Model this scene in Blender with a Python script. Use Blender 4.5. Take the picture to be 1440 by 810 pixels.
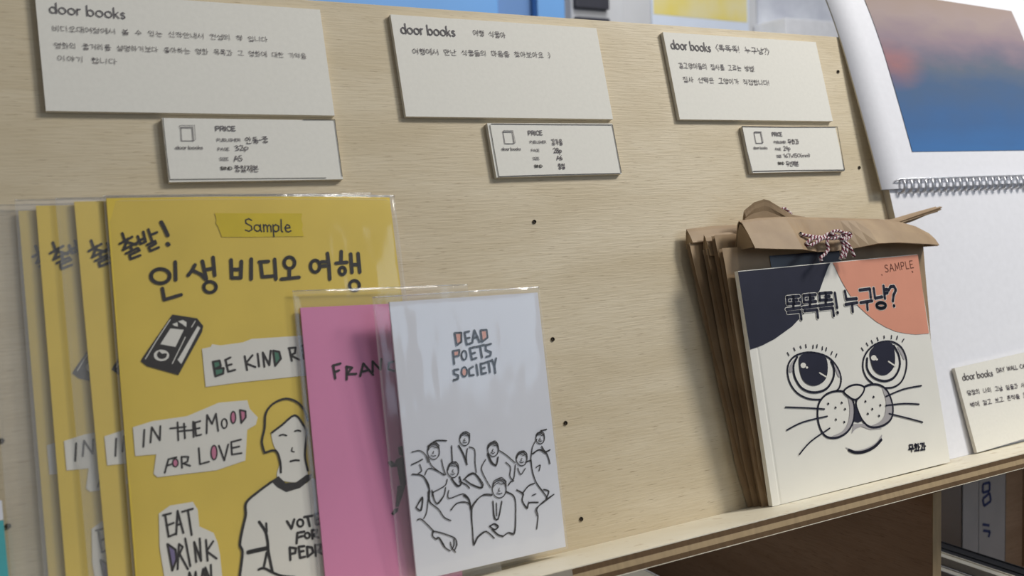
import bpy, bmesh, math, random
from mathutils import Matrix, Vector, noise

# ------------------------------------------------------------------ camera, world, lights, exposure
scene = bpy.context.scene
col = scene.collection
for _o in list(bpy.data.objects):
    bpy.data.objects.remove(_o)
U = 0.145                      # one card width in metres
ZL = -1.64018                  # ledge height in the panel's own frame (card widths)
HL = 1.15                      # ledge height above the floor
TILT = math.radians(-15)       # the display panel leans back
RX = Matrix.Rotation(TILT, 4, 'X')
PANEL = Matrix.Translation((0, 0, HL)) @ RX @ Matrix.Scale(1.0, 4)

cam_data = bpy.data.cameras.new('camera')
cam = bpy.data.objects.new('camera', cam_data)
col.objects.link(cam)
right = Vector((0.86827153, -0.49480635, -0.03565424))
fwd = Vector((0.49045944, 0.86699501, -0.08814303))
up = Vector((0.07452578, 0.05904513, 0.99546953))
cam.matrix_world = Matrix((( right.x, up.x, -fwd.x, 0.06964339), (right.y, up.y, -fwd.y, -0.46199524), (right.z, up.z, -fwd.z, 1.34889384), (0, 0, 0, 1)))
cam_data.sensor_width = 36.0
cam_data.lens = 36.0 * 1394.485 / 1440.0
cam_data.clip_start = 0.01
cam_data.dof.use_dof = True
cam_data.dof.focus_distance = 0.62
cam_data.dof.aperture_fstop = 11.0
scene.camera = cam

scene.view_settings.view_transform = 'Standard'
scene.view_settings.look = 'None'
scene.view_settings.gamma = 1.0
scene.view_settings.use_curve_mapping = False
scene.view_settings.exposure = 0.1

world = bpy.data.worlds.new('room_air')
scene.world = world
world.use_nodes = True
world.node_tree.nodes['Background'].inputs[0].default_value = (0.92, 0.95, 1.0, 1)
world.node_tree.nodes['Background'].inputs[1].default_value = 0.16

def area(name, loc, target, size, power, color, size_y=None):
    d = bpy.data.lights.new(name, 'AREA')
    d.energy = power; d.color = color; d.size = size
    if size_y: d.shape = 'RECTANGLE'; d.size_y = size_y
    o = bpy.data.objects.new(name, d); col.objects.link(o)
    o.location = loc
    o.rotation_euler = (Vector(target) - Vector(loc)).to_track_quat('-Z', 'Y').to_euler()
    return o
area('ceiling_lamp_light', (1.27, -0.58, 2.25), (0.50, 0, 1.3), 0.28, 12.0, (1.0, 0.955, 0.88), 0.28)
area('cool_fill_light', (1.75, -1.9, 1.95), (0.5, 0, 1.25), 0.8, 5.0, (0.60, 0.78, 1.0))  # unseen cool fill, set to the right to keep reflections off the sleeves
area('lip_glint_lamp', (0.74, -0.52, 2.3), (0.3, 0, 1.4), 0.14, 1.6, (1.0, 0.97, 0.92))  # unseen lamp added so the front sleeve's top lip catches a glint
area('back_room_light', (1.1, 0.55, 2.5), (1.1, 1.2, 1.7), 0.5, 9.0, (0.96, 0.98, 1.0))

# ------------------------------------------------------------------ materials
def lin(c): return tuple(((v / 255) / 12.92 if v / 255 <= 0.04045 else ((v / 255 + 0.055) / 1.055) ** 2.4) for v in c) + (1.0,)
MATS = {}
def mat(name, rgb, rough=0.6, var=0.05, scale=60, bump=0.0, stretch=(1, 1, 1), metal=0.0, rgb2=None, spec=0.3):
    if name in MATS: return MATS[name]
    m = bpy.data.materials.new(name); m.use_nodes = True
    nt = m.node_tree; b = nt.nodes['Principled BSDF']
    b.inputs['Roughness'].default_value = rough; b.inputs['Metallic'].default_value = metal
    b.inputs['Specular IOR Level'].default_value = spec
    tc = nt.nodes.new('ShaderNodeTexCoord'); mp = nt.nodes.new('ShaderNodeMapping')
    mp.inputs['Scale'].default_value = stretch
    nz = nt.nodes.new('ShaderNodeTexNoise'); nz.inputs['Scale'].default_value = scale; nz.inputs['Detail'].default_value = 5
    cr = nt.nodes.new('ShaderNodeValToRGB')
    c1 = lin(rgb); c2 = lin(rgb2) if rgb2 else tuple(max(0, v * (1 - var * 2)) for v in c1[:3]) + (1,)
    cr.color_ramp.elements[0].position = 0.3; cr.color_ramp.elements[1].position = 0.7
    cr.color_ramp.elements[0].color = c2; cr.color_ramp.elements[1].color = c1
    nt.links.new(tc.outputs['Object'], mp.inputs['Vector']); nt.links.new(mp.outputs['Vector'], nz.inputs['Vector'])
    nt.links.new(nz.outputs['Fac'], cr.inputs['Fac']); nt.links.new(cr.outputs['Color'], b.inputs['Base Color'])
    if bump:
        bp = nt.nodes.new('ShaderNodeBump'); bp.inputs['Strength'].default_value = bump; bp.inputs['Distance'].default_value = 0.001
        nt.links.new(nz.outputs['Fac'], bp.inputs['Height']); nt.links.new(bp.outputs['Normal'], b.inputs['Normal'])
    MATS[name] = m
    return m

def plywood(name, base, dark, fleck):
    m = bpy.data.materials.new(name); m.use_nodes = True
    nt = m.node_tree; b = nt.nodes['Principled BSDF']; L = nt.links.new
    b.inputs['Roughness'].default_value = 0.5; b.inputs['Specular IOR Level'].default_value = 0.25
    tc = nt.nodes.new('ShaderNodeTexCoord')
    def nz(sc, scale, det, dist=0.0):
        mp = nt.nodes.new('ShaderNodeMapping'); mp.inputs['Scale'].default_value = sc
        n = nt.nodes.new('ShaderNodeTexNoise'); n.inputs['Scale'].default_value = scale; n.inputs['Detail'].default_value = det; n.inputs['Distortion'].default_value = dist
        L(tc.outputs['Object'], mp.inputs['Vector']); L(mp.outputs['Vector'], n.inputs['Vector']); return n
    broad = nz((1, 1, 4), 9, 3, 0.6)
    grain = nz((1, 1, 14), 60, 6, 0.3)
    dash = nz((1.0, 1, 15), 95, 2, 0.0)
    def mix(a, bb, fac):
        x = nt.nodes.new('ShaderNodeMix'); x.data_type = 'RGBA'
        if isinstance(a, tuple): x.inputs[6].default_value = a
        else: L(a, x.inputs[6])
        x.inputs[7].default_value = bb; L(fac, x.inputs[0]); return x.outputs[2]
    def ramp(n, p0, p1, hi):
        r = nt.nodes.new('ShaderNodeMapRange'); r.inputs[1].default_value = p0; r.inputs[2].default_value = p1; r.inputs[4].default_value = hi
        L(n.outputs['Fac'], r.inputs[0]); return r.outputs[0]
    c = mix(lin(base), lin(dark), ramp(broad, 0.35, 0.7, 0.75))
    c = mix(c, lin(dark), ramp(grain, 0.45, 0.7, 0.45))
    c = mix(c, lin(fleck), ramp(dash, 0.63, 0.73, 0.65))
    L(c, b.inputs['Base Color'])
    bp = nt.nodes.new('ShaderNodeBump'); bp.inputs['Strength'].default_value = 0.5; bp.inputs['Distance'].default_value = 0.0006
    L(grain.outputs['Fac'], bp.inputs['Height']); L(bp.outputs['Normal'], b.inputs['Normal'])
    MATS[name] = m; return m
plywood('birch_ply', (215, 202, 176), (197, 181, 150), (146, 126, 98))
plywood('ledge_ply', (244, 238, 220), (234, 224, 200), (206, 188, 158))
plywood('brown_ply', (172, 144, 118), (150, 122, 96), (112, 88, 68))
mat('ply_dark', (112, 88, 62), 0.8, 0.12, 300, 0.2, (1, 1, 0.2))
mat('ply_light', (190, 165, 128), 0.7, 0.08, 300, 0.2, (1, 1, 0.2))
mat('edge_tape', (165, 155, 140), 0.5)
mat('calendar_paper', (234, 235, 242), 0.7, 0.02, 200, 0.05)
mat('card_paper', (234, 232, 224), 0.75, 0.02, 400, 0.05)
mat('foam_core', (226, 220, 206), 0.8, 0.03, 200)
mat('white_paper', (226, 228, 236), 0.6, 0.015, 30)
mat('page_paper', (222, 214, 196), 0.85, 0.06, 500, 0.2, (0.05, 12, 0.05))
mat('yellow_paper', (232, 203, 86), 0.55, 0.05, 25)
mat('pink_paper', (226, 142, 184), 0.55, 0.03, 25)
mat('cat_paper', (236, 234, 226), 0.6, 0.015, 40)
mat('paper_print', (232, 229, 220), 0.65, 0.02, 60)
mat('marker', (42, 36, 34), 0.6, 0.2, 400)
mat('marker_soft', (62, 50, 56), 0.6, 0.3, 300)
mat('pen', (104, 97, 104), 0.6, 0.2, 500)
mat('print_grey', (124, 120, 124), 0.6, 0.1, 300)
mat('print_dark', (70, 66, 64), 0.6, 0.3, 200)
mat('green_print', (74, 128, 104), 0.6)
mat('pink_print', (212, 128, 158), 0.6)
mat('violet_print', (128, 116, 158), 0.6)
mat('orange_print', (226, 155, 130), 0.55, 0.03, 50)
mat('navy_print', (38, 38, 56), 0.5, 0.1, 60)
mat('grey_print', (178, 174, 176), 0.6)
mat('stamp_ink', (150, 92, 72), 0.6, 0.3, 600)
mat('washi', (222, 196, 30), 0.5, 0.05, 80)
mat('kraft', (168, 143, 111), 0.58, 0.10, 45, 0.25, (1, 1, 1), rgb2=(146, 121, 92), spec=0.5)
mat('kraft_edge', (150, 116, 82), 0.8, 0.1, 100)
mat('window_film', (44, 46, 62), 0.25, 0.1, 40, spec=0.6)
mat('twine_white', (232, 222, 222), 0.9, 0.1, 900)
mat('twine_red', (120, 42, 62), 0.9, 0.1, 900)
mat('wire', (214, 216, 222), 0.3, 0.05, 100, metal=0.6)
mat('screw_steel', (72, 62, 52), 0.5, 0.2, 400, metal=0.4)
mat('blue_paint', (112, 164, 222), 0.45, 0.03, 8)
mat('blue_paint_shaded', (104, 140, 190), 0.45, 0.03, 8)  # locker blue with the shade of its recessed strip put into the colour
mat('wall_paint', (204, 204, 206), 0.9, 0.05, 10, 0.05)
mat('floor_wood', (120, 98, 76), 0.5, 0.15, 12, 0.05, (1, 8, 1))
mat('black_plate', (58, 58, 66), 0.5)
mat('poster_paper', (214, 222, 236), 0.6, 0.02, 20)
mat('poster_yellow', (226, 206, 92), 0.6, 0.1, 11, rgb2=(222, 212, 170))
mat('speckle_paper', (214, 216, 222), 0.8, 0.1, 14, rgb2=(178, 180, 192))
mat('white_lacquer', (236, 236, 240), 0.4)
mat('teal_print', (84, 176, 182), 0.6)
mat('black_cover', (36, 36, 40), 0.5, 0.1, 50)
mat('grey_cover', (176, 172, 170), 0.6, 0.05, 40)
mat('blue_ink', (56, 66, 110), 0.6)
mat('sage_cover', (150, 160, 140), 0.6, 0.05, 30)

def film(name, haze, gloss=0.045):
    m = bpy.data.materials.new(name); m.use_nodes = True
    nt = m.node_tree; nt.nodes.clear(); L = nt.links.new
    out = nt.nodes.new('ShaderNodeOutputMaterial')
    tr = nt.nodes.new('ShaderNodeBsdfTransparent'); gl = nt.nodes.new('ShaderNodeBsdfGlossy'); df = nt.nodes.new('ShaderNodeBsdfDiffuse')
    gl.inputs['Roughness'].default_value = 0.09; df.inputs['Color'].default_value = (0.9, 0.9, 0.9, 1)
    lw = nt.nodes.new('ShaderNodeLayerWeight'); lw.inputs['Blend'].default_value = 0.5
    pw = nt.nodes.new('ShaderNodeMath'); pw.operation = 'POWER'; pw.inputs[1].default_value = 4.0; L(lw.outputs['Facing'], pw.inputs[0])
    fr = nt.nodes.new('ShaderNodeMath'); fr.operation = 'MULTIPLY_ADD'; fr.inputs[1].default_value = 0.5; fr.inputs[2].default_value = gloss; L(pw.outputs[0], fr.inputs[0])
    nz = nt.nodes.new('ShaderNodeTexNoise'); nz.inputs['Scale'].default_value = 28; nz.inputs['Detail'].default_value = 2
    bp = nt.nodes.new('ShaderNodeBump'); bp.inputs['Strength'].default_value = 0.35; bp.inputs['Distance'].default_value = 0.004
    tc = nt.nodes.new('ShaderNodeTexCoord'); mp = nt.nodes.new('ShaderNodeMapping'); mp.inputs['Scale'].default_value = (1.6, 1, 0.5)
    L(tc.outputs['Object'], mp.inputs['Vector']); L(mp.outputs['Vector'], nz.inputs['Vector']); L(nz.outputs['Fac'], bp.inputs['Height'])
    L(bp.outputs['Normal'], gl.inputs['Normal'])
    m1 = nt.nodes.new('ShaderNodeMixShader'); m2 = nt.nodes.new('ShaderNodeMixShader')
    m1.inputs[0].default_value = haze
    L(tr.outputs[0], m1.inputs[1]); L(df.outputs[0], m1.inputs[2])
    L(fr.outputs[0], m2.inputs[0]); L(m1.outputs[0], m2.inputs[1]); L(gl.outputs[0], m2.inputs[2])
    L(m2.outputs[0], out.inputs[0]); MATS[name] = m; return m
film('clear_film', 0.035)
film('film_seam', 0.12)
film('hazy_film', 0.09)
film('film_lip', 0.1, 0.35)

def sunset():
    m = bpy.data.materials.new('sunset_print'); m.use_nodes = True
    nt = m.node_tree; b = nt.nodes['Principled BSDF']; L = nt.links.new; b.inputs['Roughness'].default_value = 0.7; b.inputs['Specular IOR Level'].default_value = 0.15
    tc = nt.nodes.new('ShaderNodeTexCoord'); sp = nt.nodes.new('ShaderNodeSeparateXYZ'); L(tc.outputs['Object'], sp.inputs[0])
    nz = nt.nodes.new('ShaderNodeTexNoise'); nz.inputs['Scale'].default_value = 20; nz.inputs['Detail'].default_value = 7
    mp = nt.nodes.new('ShaderNodeMapping'); mp.inputs['Scale'].default_value = (1, 1, 2.6); L(tc.outputs['Object'], mp.inputs[0]); L(mp.outputs[0], nz.inputs['Vector'])
    mr = nt.nodes.new('ShaderNodeMapRange'); mr.inputs[1].default_value = 0.029; mr.inputs[2].default_value = 0.176; L(sp.outputs['Z'], mr.inputs[0])
    ad = nt.nodes.new('ShaderNodeMath'); ad.operation = 'MULTIPLY_ADD'; ad.inputs[1].default_value = 0.26; L(nz.outputs['Fac'], ad.inputs[0]); L(mr.outputs[0], ad.inputs[2])
    sb = nt.nodes.new('ShaderNodeMath'); sb.operation = 'SUBTRACT'; sb.inputs[1].default_value = 0.13; L(ad.outputs[0], sb.inputs[0])
    cr = nt.nodes.new('ShaderNodeValToRGB'); e = cr.color_ramp.elements
    stops = [(0.0, (70, 116, 172)), (0.18, (72, 108, 156)), (0.36, (82, 106, 140)), (0.50, (104, 114, 132)), (0.57, (126, 120, 136)), (0.66, (148, 132, 142)), (0.80, (164, 148, 146)), (0.97, (160, 142, 132))]
    e[0].position, e[0].color = stops[0][0], lin(stops[0][1]); e[1].position, e[1].color = stops[-1][0], lin(stops[-1][1])
    for p, c in stops[1:-1]:
        q = e.new(p); q.color = lin(c)
    L(sb.outputs[0], cr.inputs[0])
    # warm cloud near the left edge
    vm = nt.nodes.new('ShaderNodeVectorMath'); vm.operation = 'DISTANCE'; vm.inputs[1].default_value = (0.050, 0, 0.098)
    mp2 = nt.nodes.new('ShaderNodeVectorMath'); mp2.operation = 'MULTIPLY'; mp2.inputs[1].default_value = (0.55, 0, 1); L(tc.outputs['Object'], mp2.inputs[0])
    vm.inputs[1].default_value = (0.050 * 0.55, 0, 0.102); L(mp2.outputs[0], vm.inputs[0])
    f = nt.nodes.new('ShaderNodeMapRange'); f.inputs[1].default_value = 0.024; f.inputs[2].default_value = 0.0; f.inputs[4].default_value = 1.1; L(vm.outputs['Value'], f.inputs[0])
    mu = nt.nodes.new('ShaderNodeMath'); mu.operation = 'MULTIPLY'; L(f.outputs[0], mu.inputs[0]); L(nz.outputs['Fac'], mu.inputs[1])
    mx = nt.nodes.new('ShaderNodeMix'); mx.data_type = 'RGBA'; mx.inputs[7].default_value = lin((184, 118, 112)); L(mu.outputs[0], mx.inputs[0]); L(cr.outputs[0], mx.inputs[6])
    L(mx.outputs[2], b.inputs['Base Color']); MATS['sunset_print'] = m
sunset()

# ------------------------------------------------------------------ helpers
def link(name, bm, mats, parent=None, mw=None, smooth=False):
    me = bpy.data.meshes.new(name); bm.normal_update(); bm.to_mesh(me); bm.free()
    for k in mats: me.materials.append(MATS[k])
    if smooth:
        for p in me.polygons: p.use_smooth = True
    o = bpy.data.objects.new(name, me); col.objects.link(o)
    if parent is not None: o.parent = parent
    if mw is not None: o.matrix_world = mw
    return o
def tag(o, label, cat, group=None, kind=None):
    o['label'] = label; o['category'] = cat
    if group: o['group'] = group
    if kind: o['kind'] = kind
    return o
def empty(name, mw):
    o = bpy.data.objects.new(name, None); o.empty_display_size = 0.02
    col.objects.link(o); o.matrix_world = mw; return o
def box(bm, x0, x1, y0, y1, z0, z1, mi=0, bev=0.0, M=None):
    ps = [(x, y, z) for x in (x0, x1) for y in (y0, y1) for z in (z0, z1)]
    vs = [bm.verts.new(M @ Vector(q) if M else q) for q in ps]
    fs = [bm.faces.new([vs[i] for i in f]) for f in ((0, 1, 3, 2), (4, 6, 7, 5), (0, 4, 5, 1), (2, 3, 7, 6), (0, 2, 6, 4), (1, 5, 7, 3))]
    for f in fs: f.material_index = mi
    if bev:
        es = list({e for f in fs for e in f.edges})
        r = bmesh.ops.bevel(bm, geom=es, offset=bev, segments=2, affect='EDGES', profile=0.6)
        for f in r['faces']: f.material_index = mi
    return fs
def P(x, y, z):                      # panel frame (card widths) -> local metres above the ledge
    return Vector((x * U, y * U, (z - ZL) * U))
def sheet_matrix(name, extra=(0, 0, 0)):
    x, y, z, yaw, lean, roll, W, H = SHEETS[name]
    u = Vector((math.cos(yaw), math.sin(yaw), 0)); v0 = Vector((0, 0, 1)); n = u.cross(v0)
    v = math.cos(lean) * v0 + math.sin(lean) * n
    u2 = math.cos(roll) * u + math.sin(roll) * v; v2 = -math.sin(roll) * u + math.cos(roll) * v
    d = -u2.cross(v2)
    o = P(x, y, z)
    R = Matrix(((u2.x, d.x, v2.x, o.x), (u2.y, d.y, v2.y, o.y), (u2.z, d.z, v2.z, o.z), (0, 0, 0, 1)))
    return PANEL @ R @ Matrix.Translation(extra), W * U, H * U
def catmull(pts, closed, n=4):
    out = []; N = len(pts)
    rng = range(N if closed else N - 1)
    for i in rng:
        g = (lambda k: pts[k % N]) if closed else (lambda k: pts[min(max(k, 0), N - 1)])
        a, b, c, d = g(i - 1), g(i), g(i + 1), g(i + 2)
        for j in range(n):
            t = j / n
            out.append(tuple(0.5 * (2 * b[k] + (c[k] - a[k]) * t + (2 * a[k] - 5 * b[k] + 4 * c[k] - d[k]) * t * t + (3 * b[k] - a[k] - 3 * c[k] + d[k]) * t ** 3) for k in (0, 1)))
    if not closed: out.append(pts[-1])
    return out
def draw(bm, entries, mats, lay=0.00009, fmap=None, base=0.0):
    """lays printed shapes and pen strokes on a sheet whose face is y = 0 (x right, z up)"""
    fmap = fmap or (lambda x, z: 0.0)
    def V(x, z, l): return bm.verts.new((x, fmap(x, z) - base - 0.0002 - l, z))
    for kind, m, layer, w, flat in entries:
        if m not in mats: mats.append(m)
        mi = mats.index(m)
        pts = [(flat[i] * 1e-5, flat[i + 1] * 1e-5) for i in range(0, len(flat), 2)]
        l = layer * lay
        if kind in 'Ff':
            if kind == 'f': pts = catmull(pts, True)
            try:
                f = bm.faces.new([V(x, z, l) for x, z in pts])
            except ValueError: continue
            f.material_index = mi
            f.normal_update()
            if f.normal.y > 0: f.normal_flip()
            bmesh.ops.triangulate(bm, faces=[f])
            continue
        if kind in 'OB': pts = catmull(pts, kind == 'O')
        if kind in 'OC': pts = pts + [pts[0]]
        h = w * 1e-5 / 2
        for k in range(len(pts) - 1):
            (ax, az), (bx, bz) = pts[k], pts[k + 1]
            dx, dz = bx - ax, bz - az; L = math.hypot(dx, dz)
            if L < 1e-7: continue
            nx, nz = -dz / L * h, dx / L * h
            f = bm.faces.new([V(ax + nx, az + nz, l), V(ax - nx, az - nz, l), V(bx - nx, bz - nz, l), V(bx + nx, bz + nz, l)])
            f.material_index = mi
        if kind in 'SC': ends = pts
        elif kind == 'B': ends = pts
        else: ends = pts[:-1]
        for (x, z) in ends:
            f = bm.faces.new([V(x + h * math.cos(a * math.pi / 4), z + h * math.sin(a * math.pi / 4), l) for a in range(8)])
            f.material_index = mi
def tube(bm, pts, r, mi=0, seg=8, stripes=None, twist=1):
    rings = []
    N = len(pts)
    nrm = Vector((0, 0, 1))
    for i, p in enumerate(pts):
        t = (pts[min(i + 1, N - 1)] - pts[max(i - 1, 0)]).normalized()
        a = t.cross(Vector((0.13, 1, 0.21))).normalized(); b = t.cross(a)
        rings.append([bm.verts.new(p + r * (a * math.cos(k * 2 * math.pi / seg) + b * math.sin(k * 2 * math.pi / seg))) for k in range(seg)])
    for i in range(N - 1):
        for k in range(seg):
            f = bm.faces.new([rings[i][k], rings[i][(k + 1) % seg], rings[i + 1][(k + 1) % seg], rings[i + 1][k]])
            f.material_index = stripes[((k + i * twist) * 4 // seg) % 2] if stripes else mi
            f.smooth = True
    for rg in (rings[0], rings[-1]):
        f = bm.faces.new(rg); f.material_index = mi
def resample(pts, step):
    out = [pts[0]]
    for a, b in zip(pts, pts[1:]):
        n = max(1, int((b - a).length / step))
        for i in range(1, n + 1): out.append(a.lerp(b, i / n))
    return out
def smooth3(pts, n=6):
    out = []; N = len(pts)
    for i in range(N - 1):
        a, b, c, d = pts[max(i - 1, 0)], pts[i], pts[i + 1], pts[min(i + 2, N - 1)]
        for j in range(n):
            t = j / n
            out.append(0.5 * (2 * b + (c - a) * t + (2 * a - 5 * b + 4 * c - d) * t * t + (3 * b - a - 3 * c + d) * t ** 3))
    out.append(pts[-1]); return out

# ------------------------------------------------------------------ printed matter: outlines in 0.01 mm on each sheet's own face
SHEETS={
 'cat':(3.42949,-0.15106,-1.63875,-0.00702,0.07851,0.00407,1.14558,1.00970),
 'white':(1.80317,-0.12262,-1.59881,0.04169,0.08296,-0.01411,0.62710,0.97261),
 'pink':(1.48956,-0.09315,-1.60126,0.00003,0.00553,-0.04086,0.50000,0.99650),
 'yellow':(0.90137,-0.07199,-1.60536,0.00031,-0.00028,-0.02844,0.99597,1.42261),
 'yellowb':(0.82848,-0.05400,-1.62125,-0.00000,0.00002,-0.01193,1.01000,1.43465),
 'yellowc':(0.71106,-0.03650,-1.61721,-0.00000,0.00001,-0.01605,1.01000,1.42536),
 'card4':(4.89171,-0.07572,-1.63467,0.00008,-0.02080,0.03100,0.99000,0.43297),
 'card1':(0.79283,-0.02200,0.13392,0.00000,0.00000,-0.00526,0.99359,0.42763),
 'tag1':(1.15583,-0.02200,-0.11868,0.00000,0.00000,-0.00477,0.62727,0.23150),
 'card2':(2.07938,-0.02200,0.12821,0.00000,0.00000,-0.00164,0.99359,0.42763),
 'tag2':(2.43798,-0.02200,-0.12833,0.00000,0.00000,0.00536,0.62727,0.23150),
 'card3':(3.44941,-0.02200,0.12906,0.00000,0.00000,-0.00019,0.99359,0.42763),
 'tag3':(3.82275,-0.02200,-0.13439,0.00000,0.00000,-0.00086,0.62727,0.23150),
 'page':(4.64500,-0.06000,-0.25000,0.00000,-0.05200,0.00600,1.95000,1.50000),
}
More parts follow.
